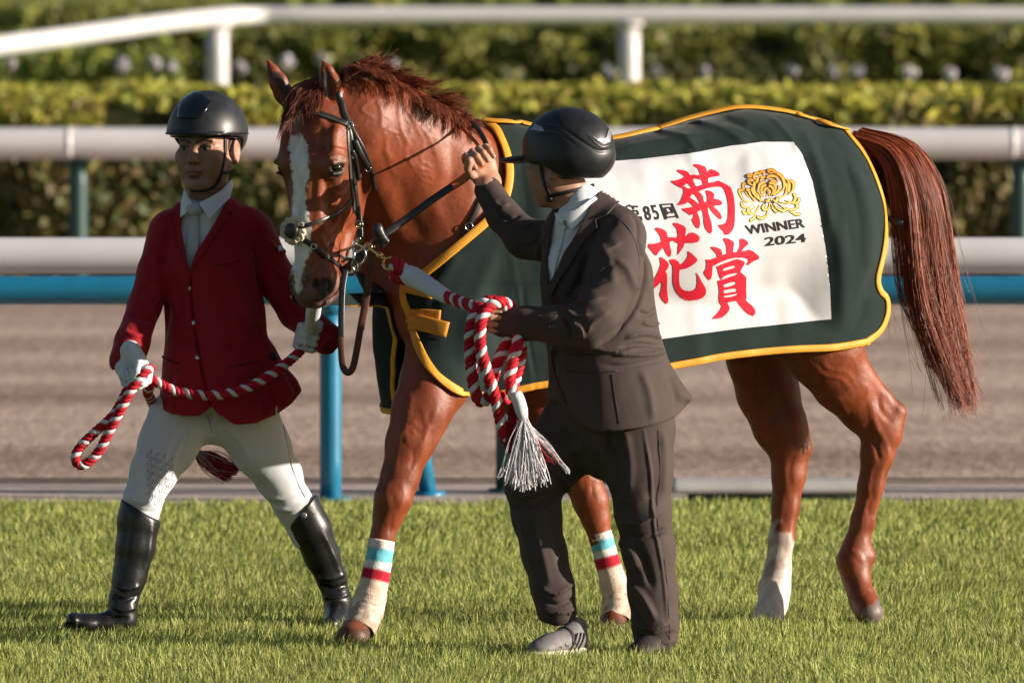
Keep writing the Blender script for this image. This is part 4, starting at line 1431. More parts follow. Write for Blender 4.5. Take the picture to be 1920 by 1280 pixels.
# red characters traced stroke outline by stroke outline
def brush(parts, m, name, lift=.0068, step=3.0):
    ms = []
    for p in parts:
        holes = p[1] if isinstance(p, tuple) else []
        poly = p[0] if isinstance(p, tuple) else p
        v, f = fill_grid(poly, step, holes)
        ms.append((np.concatenate([v, np.zeros((len(v), 1))], 1), f))
    V, fs = merge(ms)
    return decal(BTREE, (V[:, :2], fs), m, name, root, lift)


Z1 = lambda pts: T(8.0, 1170, 290, pts)
kiku = (Z1([(1035, 165), (1060, 152), (1130, 162), (1200, 190), (1225, 225), (1232, 280), (1250, 262), (1268, 236), (1310, 232), (1360, 252), (1410, 280), (1432, 315), (1420, 335), (1340, 348), (1280, 362),
            (1250, 372), (1252, 438), (1320, 425), (1370, 412), (1392, 402), (1430, 412), (1520, 455), (1590, 495), (1612, 545), (1635, 620), (1650, 720), (1655, 850), (1650, 1000), (1638, 1080), (1610, 1140),
            (1570, 1190), (1525, 1208), (1495, 1195), (1475, 1150), (1430, 1110), (1395, 1062), (1450, 1052), (1495, 1040), (1525, 1015), (1548, 950), (1556, 860), (1555, 760), (1540, 660), (1520, 590), (1495, 535), (1470, 505),
            (1420, 495), (1330, 500), (1240, 518), (1160, 545), (1110, 568), (1150, 600), (1175, 640), (1185, 700), (1195, 722), (1235, 715), (1238, 650), (1225, 600), (1210, 552), (1250, 545), (1320, 575), (1345, 610), (1330, 668), (1400, 680),
            (1455, 710), (1460, 745), (1440, 768), (1380, 772), (1330, 785), (1380, 830), (1430, 885), (1455, 940), (1445, 975), (1425, 982), (1370, 935), (1310, 870), (1270, 805), (1245, 808), (1255, 880), (1280, 960), (1305, 1050), (1312, 1120),
            (1308, 1165), (1285, 1187), (1250, 1165), (1210, 1110), (1190, 1040), (1185, 960), (1175, 880), (1160, 838), (1120, 850), (1090, 870), (1110, 920), (1130, 980), (1132, 1050), (1120, 1100), (1098, 1110), (1070, 1090),
            (1035, 1030), (1010, 975), (1035, 945), (1040, 900), (990, 915), (940, 880), (890, 850), (865, 815), (910, 808), (980, 800), (1030, 785), (990, 740), (950, 712), (920, 745), (860, 762), (792, 768), (840, 710), (870, 650), (888, 590), (890, 540),
            (870, 515), (835, 505), (770, 470), (720, 435), (696, 405), (760, 405), (830, 385), (905, 348), (860, 310), (800, 270), (785, 245), (820, 235), (900, 250), (950, 268), (975, 305), (985, 322), (1045, 315), (1130, 322), (1115, 260), (1090, 215), (1060, 195)]),
        [Z1([(1025, 392), (1060, 368), (1145, 390), (1165, 412), (1168, 462), (1085, 488), (1065, 482), (1045, 430)]), Z1([(888, 485), (945, 442), (985, 480), (1008, 512), (950, 522), (915, 500)]),
         Z1([(985, 655), (1005, 610), (1040, 608), (1075, 640), (1105, 690), (1125, 735), (1110, 752), (1085, 730), (1050, 695), (1015, 675)])])
Z2 = lambda pts: T(6.4, 1200, 410, pts)
hana = [Z2([(388, 70), (400, 50), (450, 58), (520, 88), (548, 120), (545, 160), (538, 205), (562, 205), (590, 172), (620, 165), (670, 185), (708, 215), (710, 245), (690, 280), (640, 290), (570, 290), (530, 298), (515, 340), (480, 390), (445, 436), (448, 380), (452, 330), (458, 300),
            (420, 280), (385, 262), (345, 285), (355, 340), (370, 400), (365, 440), (345, 458), (315, 425), (290, 385), (275, 350), (240, 370), (215, 400), (190, 438), (165, 430), (130, 385), (95, 345), (90, 318), (100, 300), (160, 300), (220, 285), (246, 268), (235, 220), (205, 170), (168, 130), (178, 108), (230, 115), (290, 140), (315, 170), (325, 225), (370, 222), (440, 228), (450, 190), (440, 130), (415, 95)]),
        Z2([(222, 462), (250, 456), (290, 485), (325, 515), (340, 540), (335, 575), (300, 622), (318, 660), (322, 740), (318, 820), (325, 900), (333, 980), (322, 1015), (305, 1018), (270, 985), (240, 930), (232, 895), (248, 850), (258, 790), (248, 735), (225, 770), (190, 805), (155, 832), (110, 850), (105, 800), (150, 735), (190, 670), (222, 600), (238, 545), (232, 500)]),
        Z2([(345, 495), (372, 480), (420, 485), (450, 505), (475, 545), (515, 525), (555, 480), (575, 435), (572, 382), (610, 410), (660, 455), (685, 485), (672, 515), (620, 555), (560, 590), (510, 602), (472, 604), (465, 660), (465, 730), (472, 790), (495, 830), (535, 852), (590, 855), (640, 845), (670, 820), (680, 760), (678, 690), (668, 630),
            (700, 680), (735, 750), (770, 805), (788, 850), (780, 900), (740, 940), (680, 965), (600, 972), (540, 965), (490, 935), (440, 880), (410, 820), (392, 760), (388, 680), (390, 610), (385, 560), (362, 530)])]
shou = [(Z2([(985, 238), (1000, 230), (1060, 242), (1105, 270), (1118, 300), (1108, 345), (1105, 400), (1155, 393), (1185, 330), (1182, 280), (1178, 248), (1215, 235), (1260, 255), (1290, 285), (1280, 310), (1240, 345), (1205, 388), (1260, 380), (1295, 366), (1345, 385), (1395, 425), (1422, 455), (1410, 480),
             (1360, 500), (1310, 530), (1290, 552), (1262, 550), (1290, 500), (1282, 475), (1220, 462), (1130, 465), (1050, 480), (960, 515), (900, 545), (862, 568), (858, 620), (855, 670), (840, 715), (824, 730), (795, 700), (765, 660), (758, 635), (785, 590), (790, 530), (782, 485), (830, 485), (880, 470), (915, 452), (905, 420),
             (870, 380), (838, 345), (850, 332), (910, 342), (955, 362), (972, 390), (975, 430), (1028, 415), (1025, 360), (1020, 310), (1000, 275)]), []),
        (Z2([(905, 570), (960, 545), (1050, 510), (1130, 480), (1165, 478), (1210, 492), (1245, 515), (1240, 545), (1210, 590), (1192, 632), (1230, 660), (1265, 700), (1262, 760), (1262, 850), (1268, 920), (1262, 980), (1290, 1005), (1340, 1045), (1372, 1090), (1375, 1130), (1350, 1168), (1300, 1150), (1240, 1100), (1190, 1040), (1150, 985),
             (1090, 990), (1040, 1005), (1050, 1030), (1068, 1060), (1060, 1100), (1020, 1150), (970, 1185), (900, 1200), (848, 1200), (900, 1150), (950, 1090), (970, 1040), (940, 1000), (935, 940), (940, 860), (930, 790), (920, 735), (965, 725), (950, 700), (930, 650), (920, 605)]),
         [Z2([(985, 598), (1050, 575), (1110, 558), (1130, 565), (1128, 580), (1060, 600), (990, 622)]), Z2([(965, 720), (1000, 680), (1060, 660), (1140, 645), (1165, 650), (1140, 665), (1060, 690), (1000, 715)]),
          Z2([(990, 785), (1050, 765), (1115, 745), (1140, 755), (1135, 775), (1090, 795), (1000, 815)]), Z2([(992, 850), (1050, 838), (1120, 825), (1150, 835), (1148, 860), (1100, 870), (998, 885)]), Z2([(995, 918), (1060, 905), (1130, 893), (1165, 885), (1150, 905), (1100, 925), (1000, 935)])])]
brush([kiku], M['red_print'], 'red_character')
brush(hana, M['red_print'], 'red_character')
brush(shou, M['red_print'], 'red_character')


def bars(parts, m, name):
    out = []
    for pts, w in parts:
        pts = np.array(pts, float)
        if len(pts) > 2 and not isinstance(w, tuple): pts2 = pts
        pts2 = pts
        d = unit(np.gradient(pts2, axis=0)); n = np.stack([-d[:, 1], d[:, 0]], 1)
        # mitre
        L = pts2 + n * w / 2; R_ = pts2 - n * w / 2
        out.append(list(map(tuple, np.concatenate([L, R_[::-1]]))))
    return brush(out, m, name, .0070, 2.0)


def text_decal(txt, corners, name, m, bold=0.0, split=3, cond=None):
    """built-in lettering fitted into a quad: corners = baseline-left, baseline-right, top-right, top-left (photo px)"""
    cu = bpy.data.curves.new(name, 'FONT'); cu.body = txt; cu.size = 1; cu.offset = bold; cu.resolution_u = 4; cu.fill_mode = 'FRONT'
    ob = bpy.data.objects.new(name, cu); COL.objects.link(ob)
    dg = bpy.context.evaluated_depsgraph_get(); dg.update()
    me = ob.evaluated_get(dg).to_mesh()
    v = np.array([tuple(p.co)[:2] for p in me.vertices]); f = [tuple(p.vertices) for p in me.polygons]
    ob.evaluated_get(dg).to_mesh_clear()
    bpy.data.objects.remove(ob); bpy.data.curves.remove(cu)
    lo, hi = v.min(0), v.max(0)
    q = (v - lo) / (hi - lo)
    c = np.array(corners, float)
    px = (1 - q[:, :1]) * (1 - q[:, 1:]) * c[0] + q[:, :1] * (1 - q[:, 1:]) * c[1] + q[:, :1] * q[:, 1:] * c[2] + (1 - q[:, :1]) * q[:, 1:] * c[3]
    tri = []
    for p in f:
        for k in range(1, len(p) - 1): tri.append((p[0], p[k], p[k + 1]))
    return decal(BTREE, (px, np.array(tri)), m, name, root, .0070)


text_decal('WINNER', [(1400, 440), (1509, 426), (1506, 409), (1394, 423)], 'black_lettering', M['black_print'], .022)
text_decal('2024', [(1432, 461), (1511, 453), (1509, 437), (1433, 444)], 'black_lettering', M['black_print'], .02)
text_decal('8', [(1211, 415), (1221, 413), (1216, 387), (1203, 388)], 'black_lettering', M['black_print'], .02)
text_decal('5', [(1227, 414), (1237, 411), (1229, 385), (1217, 386)], 'black_lettering', M['black_print'], .02)
Zk = lambda pts: T(8.0, 1170, 290, pts)
kai = [(Zk([(520, 752), (725, 740), (822, 955), (795, 960), (785, 940), (640, 958), (638, 975), (605, 980)]), [Zk([(560, 772), (705, 760), (775, 920), (640, 935)])]),
       (Zk([(590, 800), (700, 790), (738, 885), (712, 890), (708, 880), (660, 888), (662, 902), (640, 908)]), [Zk([(622, 822), (680, 815), (702, 862), (650, 868)])])]
brush(kai, M['black_print'], 'black_lettering', .0070, 1.5)
# the ordinal sign, half hidden behind the man's shoulder
bars([(Zk([(20, 800), (60, 775), (90, 770)]), 3), (Zk([(85, 785), (205, 790)]), 3), (Zk([(120, 790), (140, 830)]), 3), (Zk([(30, 850), (190, 850)]), 3), (Zk([(190, 850), (210, 900)]), 3), (Zk([(40, 900), (215, 900)]), 3), (Zk([(40, 900), (50, 945)]), 3),
      (Zk([(50, 945), (240, 940)]), 3), (Zk([(245, 935), (262, 990), (225, 1000)]), 3), (Zk([(130, 850), (180, 1010)]), 3)], M['black_print'], 'black_lettering')

# chrysanthemum emblem: curled petals as gold strokes with dark outlines
Z3 = lambda pts: T(7.1125, 1370, 300, pts)
petals = [
    ([(300, 560), (190, 560), (140, 500), (110, 430), (125, 405), (150, 420)], 34), ([(330, 520), (240, 500), (200, 440), (165, 380), (165, 330), (190, 325)], 32),
    ([(300, 590), (200, 640), (150, 620), (140, 580)], 28), ([(330, 620), (240, 690), (180, 720), (158, 690)], 30), ([(380, 600), (330, 690), (260, 720), (225, 690), (225, 660)], 34),
    ([(330, 730), (300, 770), (260, 805)], 34), ([(490, 660), (470, 740), (400, 780), (355, 760)], 34), ([(515, 560), (500, 640), (450, 670), (420, 640), (440, 610)], 34),
    ([(530, 590), (560, 650), (600, 690)], 32), ([(560, 590), (620, 650), (700, 680), (725, 650)], 36), ([(620, 580), (740, 660), (840, 660), (880, 620), (860, 580)], 34), ([(780, 690), (850, 720), (900, 725)], 36),
    ([(640, 560), (760, 580), (830, 560), (855, 500), (835, 465)], 34), ([(720, 540), (830, 580), (890, 560), (900, 525)], 30), ([(600, 500), (700, 480), (740, 400), (735, 340), (715, 330)], 36),
    ([(760, 470), (820, 400), (825, 320), (795, 290)], 36), ([(700, 250), (750, 280), (770, 350), (760, 420)], 34), ([(590, 470), (690, 400), (700, 300), (660, 220), (620, 195)], 38),
    ([(320, 560), (250, 470), (230, 400), (215, 410)], 34), ([(400, 560), (330, 500), (290, 440), (280, 390), (300, 380)], 36), ([(440, 560), (370, 520), (355, 470), (370, 470)], 38),
    ([(340, 480), (300, 400), (310, 320), (330, 310)], 36), ([(300, 360), (235, 320), (245, 280), (280, 285)], 36), ([(280, 240), (235, 240), (235, 215), (270, 210)], 32), ([(330, 290), (300, 240), (330, 190), (380, 195)], 36),
    ([(380, 240), (350, 260), (340, 300)], 34), ([(460, 215), (440, 175), (400, 170)], 36), ([(560, 190), (500, 175), (500, 150), (550, 150), (590, 180)], 34), ([(640, 300), (600, 240), (520, 225), (490, 250)], 38),
    ([(620, 330), (570, 290), (540, 290)], 36), ([(650, 340), (620, 420), (570, 460)], 38), ([(420, 300), (400, 250), (440, 240)], 34), ([(400, 500), (360, 430), (370, 350), (400, 320), (440, 310)], 38),
    ([(430, 500), (400, 440), (410, 370), (450, 350)], 36), ([(560, 460), (590, 380), (560, 320), (520, 320)], 38), ([(530, 480), (560, 420), (540, 370), (510, 360)], 34), ([(470, 490), (440, 440), (450, 400), (480, 390)], 32), ([(500, 490), (515, 440), (500, 410)], 28),
    ([(450, 540), (480, 560), (500, 530)], 34), ([(540, 520), (590, 560), (610, 520)], 36),
]
ms, oc = [], []
for i, (pts, w) in enumerate(petals):
    c = smooth_line(np.array(Z3(pts)), 4); w = w / 7.1125
    top = min(p[1] for p in pts)
    for ww, colr, dz in ((w + 1.6, (.16, .06, .01), 0), (w - .6, None, 1)):
        d = unit(np.gradient(c, axis=0)); n = np.stack([-d[:, 1], d[:, 0]], 1)
        t = np.linspace(0, 1, len(c)); prof = ww / 2 * (.35 + .65 * sstep(0, .7, t))
        a = np.linspace(-math.pi / 2, math.pi / 2, 6)
        capp = c[-1] + (np.cos(a)[:, None] * d[-1] + np.sin(a)[:, None] * n[-1]) * prof[-1]
        Lp, Rp = c + n * prof[:, None], c - n * prof[:, None]
        m_ = len(c)
        v = np.concatenate([Lp, Rp, capp]); 
        q = np.stack([np.arange(m_ - 1), np.arange(1, m_), np.arange(1, m_) + m_, np.arange(m_ - 1) + m_], 1)
        q = np.concatenate([q[:, [0, 1, 2]], q[:, [0, 2, 3]]])
        k = np.arange(5)
        capf = np.stack([np.full(5, m_ - 1), 2 * m_ + k, 2 * m_ + k + 1], 1)
        capf[:, 0] = 2 * m_
        f = np.concatenate([q, capf])
        z = np.full((len(v), 1), i * 2 + dz)
        ms.append((np.concatenate([v, z], 1), f))
        if colr is None:
            g = np.clip((v[:, 1] - 322) / 60, 0, 1)[:, None]
            colr_ = np.array([.80, .30, .02]) * (1 - g) + np.array([.86, .62, .16]) * g
        else: colr_ = np.tile(colr, (len(v), 1))
        oc.append(colr_)
Vc, fs = merge(ms)
W = np.zeros((len(Vc), 3))
for i, v in enumerate(Vc):
    c, n = cast(BTREE, v[0], v[1]); W[i] = c + n * (.0062 + v[2] * .00006)
link('chrysanthemum_emblem', mesh_np('chrysanthemum_emblem', W, fs, np.concatenate(oc), smooth=False), M['gold_print'], root)

# chest straps
def strap_px(name, pts, w, m, parent, tree, lift=.006, th=.003, n=6):
    C, Nn = on_surface(tree, pts, n, lift=lift)
    V, fs = ribbon_mesh(C, Nn, w, th)
    return link(name, mesh_np(name, V, fs), m, parent)


def strap_free(name, pts, w, m, parent, nrm=(0, -1, 0.1), th=.003, n=6):
    C = smooth_line(PP(pts), n)
    V, fs = ribbon_mesh(C, np.tile(unit(nrm), (len(C), 1)), w, th)
    return link(name, mesh_np(name, V, fs), m, parent)


def strap_fit(name, pts, w, m, lift, th):
    C = []
    for x, y in smooth_line(pts, 6):
        cA, _ = cast(BTREE, x, y); cB, _ = cast(FTREE, x, y)
        c = min([q for q in (cA, cB) if q is not None], key=lambda q: q[1], default=None)
        C.append(P(x, y, (c[1] if c is not None else -.2)))
    C = np.array(C); C[:, 1] = np.minimum(C[:, 1], np.convolve(np.pad(C[:, 1], 3, 'edge'), np.ones(7) / 7, 'valid')) - lift
    V, fs = ribbon_mesh(C, np.tile(unit((-.2, -1, .1)), (len(C), 1)), w, th)
    return link(name, mesh_np(name, V, fs), m, root)


FTREE = bvh(V2, Q2)
strap_fit('chest_strap', [(752, 594), (776, 592), (800, 592), (826, 594)], .044, M['orange_strap'], .006, .003)
strap_fit('chest_strap', [(754, 607), (775, 604), (800, 608), (840, 618)], .050, M['orange_strap'], .014, .004)
strap_fit('chest_strap', [(745, 537), (775, 543), (812, 552)], .030, M['orange_strap'], .008, .003)
# ================================================================== PEOPLE
def frame(f, up=(0, 0, 1)):
    """forward, left-hand side of the person, up"""
    f = unit(f); s = unit(np.cross(up, f)); u = np.cross(f, s)
    return f, s, u


def pxp(xs, ys, x):
    return np.interp(x, xs, ys)


def poly_sd(poly):
    """signed distance (m) to a polygon given in photo px, as a function of world X, Z (taken at depth Y0)"""
    poly = np.asarray(poly, float)
    def f(X, Z, Y0=0.0):
        px, py = X, Z
        d = np.full(np.broadcast(px, py).shape, 1e9); c = np.zeros(d.shape, bool)
        for a, b in zip(poly, np.roll(poly, -1, axis=0)):
            ex, ey = b - a
            wx, wy = px - a[0], py - a[1]
            h = np.clip((wx * ex + wy * ey) / (ex * ex + ey * ey + 1e-12), 0, 1)
            d = np.minimum(d, (wx - h * ex) ** 2 + (wy - h * ey) ** 2)
            m = (a[1] > py) != (b[1] > py)
            c ^= m & (px < a[0] + (py - a[1]) * ex / (ey if abs(ey) > 1e-9 else 1e-9))
        d = np.sqrt(d)
        return np.where(c, -d, d)
    return f


def wpoly(pts, Y):
    return [tuple(P(x, y, Y)[[0, 2]]) for x, y in pts]


def head_sdf(S, O, f, s, u, k=1.0, neck=None):
    H = lambda a, b, c: O + (f * a + s * b + u * c) * k
    A = np.stack([f, s, u])
    E = lambda c, r, kk=.012, op='u': S.ell(H(*c), np.array(r) * k, A, kk * k, op)
    def G(a, b, ra, rb, kk=.008, op='u'): S.seg(H(*a), H(*b), ra * k, rb * k, kk * k, op=op)
    E((-.088, 0, .045), (.096, .076, .090), .02)
    E((-.055, 0, -.020), (.058, .066, .075), .03)
    E((-.045, 0, -.065), (.050, .052, .045), .025)
    E((-.020, 0, -.098), (.030, .030, .024), .02)
    for g in (-1, 1):
        G((-.075, g * .056, -.055), (-.018, g * .022, -.106), .020, .018, .02)      # jaw
        E((-.020, g * .046, -.030), (.026, .024, .024), .018)                         # cheekbone
        E((-.028, g * .040, -.060), (.030, .022, .030), .02)
        G((-.002, g * .010, .0115), (-.012, g * .044, .0135), .0115, .011, .010)         # brow ridge
    G((.000, 0, .004), (.018, 0, -.032), .009, .011, .012)
    E((.019, 0, -.036), (.013, .012, .010), .008)
    for g in (-1, 1):
        E((.009, g * .0135, -.040), (.010, .008, .008), .006)
        E((.012, g * .007, -.0475), (.006, .004, .004), .003, 's')
        E((.012, g * .032, -.003), (.012, .0165, .0085), .008, 's')
        E((-.0105, g * .032, -.003), (.0145, .0150, .0125), .002)
        G((-.0005, g * .018, -.001), (-.003, g * .046, .000), .0046, .0040, .003)     # lids
        G((-.000, g * .019, -.0105), (-.006, g * .045, -.0085), .0032, .0030, .003)
    E((.004, 0, -.064), (.014, .024, .012), .012)
    E((.014, 0, -.066), (.007, .020, .0045), .004)
    E((.012, 0, -.075), (.008, .017, .0055), .004)
    G((.020, -.018, -.0705), (.020, .018, -.0705), .0022, .0022, .003, 's')
    G((.008, -.024, -.0715), (.008, -.018, -.0705), .0025, .002, .003, 's'); G((.008, .018, -.0705), (.008, .024, -.0715), .002, .0025, .003, 's')
    E((.006, 0, -.085), (.012, .018, .004), .006, 's')
    E((-.004, 0, -.106), (.016, .018, .013), .012)
    for g in (-1, 1):
        E((-.092, g * .081, -.014), (.019, .009, .033), .006)
        E((-.086, g * .089, -.010), (.011, .006, .020), .004, 's')
        E((-.088, g * .080, -.040), (.010, .010, .012), .006); E((-.095, g * .068, -.02), (.02, .016, .035), .01)
    if neck is not None: S.seg(H(-.075, 0, -.06), neck, .056 * k, .060 * k, .03)
    return H


def paint_head(V, O, f, s, u, k, skin):
    q = (V - O) @ np.stack([f, s, u]).T / k
    c = np.tile(skin, (len(V), 1)) * (.90 + .2 * fbm(V, 60, 3))[:, None]
    def bl(col, w):
        nonlocal c
        c = c * (1 - w[:, None]) + np.array(col) * w[:, None]
    front = q[:, 0] > -.03
    for g in (-1, 1):
        line = np.array([(g * .011, .0115), (g * .030, .0185), (g * .050, .0140)])
        d, t, _ = polydist(q[:, 1:], line)
        bl([.02, .012, .01], front * sstep(.0060, .0034, d + t * .0012) * .95)
        bl([.20, .10, .07], front * sstep(.020, .008, np.hypot((q[:, 1] - g * .032), (q[:, 2] + .004) * 1.3)) * .30)
        bl([.05, .02, .015], front * sstep(.0045, .002, np.hypot(q[:, 1] - g * .0075, (q[:, 2] + .0475))) * .8)
        de = np.hypot((q[:, 1] - g * .032) / .0125, (q[:, 2] + .0048) / .0038)
        bl([.34, .30, .28], front * sstep(1.05, .9, de))
        di = np.hypot(q[:, 1] - g * .032 + .002, q[:, 2] + .004)
        bl([.012, .007, .006], front * sstep(.0068, .0056, di) * (de < 1.05))
        d, t, _ = polydist(q[:, 1:], np.array([(g * .018, -.001), (g * .032, .0025), (g * .047, .0005)]))
        bl([.03, .015, .012], front * sstep(.0028, .0012, d))
    lip = np.hypot(q[:, 1] / .024, (q[:, 2] + .0705) / .0095)
    bl([.24, .09, .075], front * sstep(1.05, .8, lip) * .55)
    d, t, _ = polydist(q[:, 1:], np.array([(-.024, -.0740), (-.012, -.0705), (0, -.0700), (.012, -.0705), (.024, -.0740)]))
    bl([.07, .02, .018], front * sstep(.0020, .0008, d))
    bl([.26, .13, .09], front * sstep(.024, .010, np.abs(q[:, 2] + .098)) * .20)
    # short hair at the temples and nape
    hairm = (q[:, 2] > -.012 + .02 * (vnoise(V, 120, 4) - .5)) & (q[:, 0] < -.062)
    nape = (q[:, 0] < -.105) & (q[:, 2] > -.055)
    ear = (np.abs(q[:, 1]) > .074) & (q[:, 0] > -.115) & (q[:, 0] < -.070) & (q[:, 2] < .022)
    bl([.012, .009, .009], ((hairm | nape) & ~ear).astype(float) * .95)
    return c


def fist(S, C, a, q, k=1.0, wrist=None, rg=.012, handed=1, openness=0.0):
    """a hand closed round a bar through C. a: from little finger to index; q: from wrist towards the knuckles; p: back of the hand"""
    a = unit(a); q = unit(q - a * (np.dot(q, a))); p = np.cross(a, q) * handed
    h = lambda x, y, z: C + (a * x + q * y + p * z) * k
    tips = []
    for i, (L, r) in enumerate(((.82, .0080), (.96, .0088), (1.0, .0092), (.94, .0090))):
        x = (i - 1.5) * .0195
        R = (rg + .017) * L
        base = (x * .92, .020, .026)
        pts = [base]
        for ang, rr in ((62, 1.28), (100, 1.22), (150, 1.05), (205, .95 + openness)):
            t = math.radians(ang - openness * 60)
            pts.append((x, math.sin(t) * R * rr + .004, math.cos(t) * R * rr))
        rad = [r * 1.15, r * 1.12, r * 1.05, r, r * .86]
        for j in range(len(pts) - 1):
            S.seg(h(*pts[j]), h(*pts[j + 1]), rad[j] * k, rad[j + 1] * k, .0035)
        S.seg(h(x * .8, -.035, .026), h(*base), .012 * k, .0112 * k, .010)
        tips.append(pts[-1])
    S.ell(h(0, -.012, .026), np.array([.041, .036, .0135]) * k, np.stack([a, q, p]), .014)
    S.ell(h(.022, -.030, .012), np.array([.020, .026, .018]) * k, np.stack([a, q, p]), .014)
    th = [(.024, -.040, .014), (.042, -.016, -.002), (.046, .004, -.020), (.036, .022, -.032)]
    for j in range(3):
        S.seg(h(*th[j]), h(*th[j + 1]), (.0145, .0115, .0105)[j] * k, (.0115, .0105, .0090)[j] * k, .004)
    w0 = h(0, -.062, .020)
    S.seg(h(0, -.040, .024), w0, .025 * k, .026 * k, .02, n=p, ka=.7, kb=.8)
    if wrist is not None: S.seg(w0, np.array(wrist), .026 * k, .032 * k, .02)
    return h


def join_bodies(name, parts, m, parent=None):
    Vs = []; cs = []; n = 0; Fs = []
    for V, Q, c in parts:
        Vs.append(V); Fs.append(Q + n); n += len(V)
        cs.append(c if c.ndim == 2 else np.tile(c, (len(V), 1)))
    return link(name, mesh_np(name, np.concatenate(Vs), np.concatenate(Fs), np.concatenate(cs)), m, parent)


def bounds(S):
    lo = np.full(3, 9.); hi = -lo
    for o in S.ops:
        if o[0] == 'seg' and o[9] == 'u':
            R = max(o[3] * max(1, o[7]), o[4] * max(1, o[8]))
            lo = np.minimum(lo, np.minimum(o[1], o[2]) - R); hi = np.maximum(hi, np.maximum(o[1], o[2]) + R)
        elif o[0] == 'ell' and o[5] == 'u':
            lo = np.minimum(lo, o[1] - o[2].max()); hi = np.maximum(hi, o[1] + o[2].max())
    return lo - .02, hi + .02


def solid(S, h, it=1):
    lo, hi = bounds(S)
    V, Q = S.box(lo, hi, h)
    return relax(V, Q, it, .5), Q


GAIN = 1.35


def garment(name, S, h, m, parent, strokes=(), noise=(0, 8), ysmooth=1, finish=None):
    V, Q = solid(S, h, ysmooth)
    if len(strokes): V = sculpt(V, Q, [(s_[0], s_[1], s_[2] * GAIN) + tuple(s_[3:]) for s_ in strokes])
    if noise[0]:
        V = V + normals(V, Q) * ((fbm(V, noise[1], 41) - .5) * 2 * noise[0])[:, None]
    return V, Q, link(name, mesh_np(name, V, Q), m, parent)


def hem_fn(xs, ys, Y, below=True):
    """cuts everything below a hem line given in photo px"""
    X0 = np.array([P(x, y, Y)[0] for x, y in zip(xs, ys)]); Z0 = np.array([P(x, y, Y)[2] for x, y in zip(xs, ys)])
    def f(X, Yy, Z):
        return (np.interp(X, X0, Z0) - Z) + 0 * Yy
    return f


def proj_patch(tree, poly, m, name, parent, lift=.002, step=3.0, thick=0.0, cols=None):
    o = decal(tree, fill_grid(poly, step), m, name, parent, lift, biggest=True)
    if thick:
        md = o.modifiers.new('thick', 'SOLIDIFY'); md.thickness = thick; md.offset = -1
    return o


def seam(tree, pts, w, m, name, parent, lift=.0005, th=.0015, n=6):
    C, Nn = on_surface(tree, pts, n, lift=lift)
    V, fs = ribbon_mesh(C, Nn, w, th)
    return link(name, mesh_np(name, V, fs), m, parent)


def stud(tree, px, py, r, m, name, parent, h=.004):
    c, n = cast(tree, px, py)
    C = np.array([c, c + n * h * .6, c + n * h])
    V, fs = tube_mesh(C, np.array([r, r, r * .7]), 14)
    return link(name, mesh_np(name, V, fs), m, parent)


# ------------------------------------------------------------------ man in the red coat
RM = empty('person', P(390, 1190, .1) * [1, 1, 0] + [0, 0, GZ], 'man in a red coat, cream breeches and black boots striding and leading the horse', 'person')
SKIN = np.array([.34, .175, .115])
f_, s_, u_ = frame((-math.sin(math.radians(24)), -math.cos(math.radians(24)), -.02))
RO = P(366, 275, .02); RK = 1.17
S = SDF()
head_sdf(S, RO, f_, s_, u_, RK, neck=P(392, 420, .14))
V1, Q1 = solid(S, .0026, 1)
c1 = paint_head(V1, RO, f_, s_, u_, RK, SKIN)
S = SDF()          # the body under the clothes
S.chain([(392, 410, .16, 34, 1), (392, 470, .16, 56, .5), (402, 600, .15, 56, .5), (405, 720, .14, 56, .5)], .02)
S.chain([(325, 445, .13, 22, 1), (272, 570, .06, 17, 1), (244, 655, -.07, 14, 1)], .01)
S.chain([(476, 445, .15, 22, 1), (556, 583, .17, 17, 1), (596, 622, .09, 14, 1)], .01)
S.chain([(345, 780, .10, 34, .7), (268, 940, -.01, 20, .9), (232, 1120, -.045, 14, 1)], .01)
S.chain([(460, 790, .14, 38, .7), (560, 955, .29, 20, .9), (628, 1110, .365, 13, 1)], .01)
V2_, Q2_ = solid(S, .012)
red_body = join_bodies('body', [(V1, Q1, c1), (V2_, Q2_, SKIN)], M['skin'], RM)
RHT = bvh(V1, Q1)

# jacket
S = SDF()
S.chain([(328, 432, .13, 40, .95), (392, 412, .13, 40, 1.0), (462, 428, .13, 42, .95)], .03)
S.chain([(392, 445, .13, 78, .72), (392, 500, .12, 96, .70), (404, 600, .12, 90, .70), (408, 690, .11, 100, .72), (412, 790, .11, 126, .72)], .035)
S.chain([(318, 438, .12, 42, .95), (292, 510, .10, 33, .95), (270, 575, .06, 31, .95), (248, 640, -.04, 32, .95), (238, 676, -.08, 34, .95)], .02)
S.chain([(476, 440, .14, 42, .95), (516, 520, .17, 36, .95), (556, 585, .17, 32, .95), (596, 622, .08, 29, .95), (612, 634, .05, 31, .95)], .02)
S.chain([(490, 670, .10, 30, 1), (525, 735, .10, 36, .6), (550, 765, .11, 26, .5)], .03)
hemx = [200, 272, 300, 345, 375, 388, 396, 410, 440, 480, 520, 545, 568, 600]
hemy = [740, 754, 770, 780, 778, 768, 760, 775, 794, 792, 778, 760, 732, 720]
zc = P(0, 700, .1)[2]
hf_ = hem_fn(hemx, hemy, .0)
S.fn(lambda X, Y, Z: np.where((X > P(262, 0, 0)[0]) & (X < P(580, 0, 0)[0]) | (Z < zc - .2), hf_(X, Y, Z), -1.0), .004)
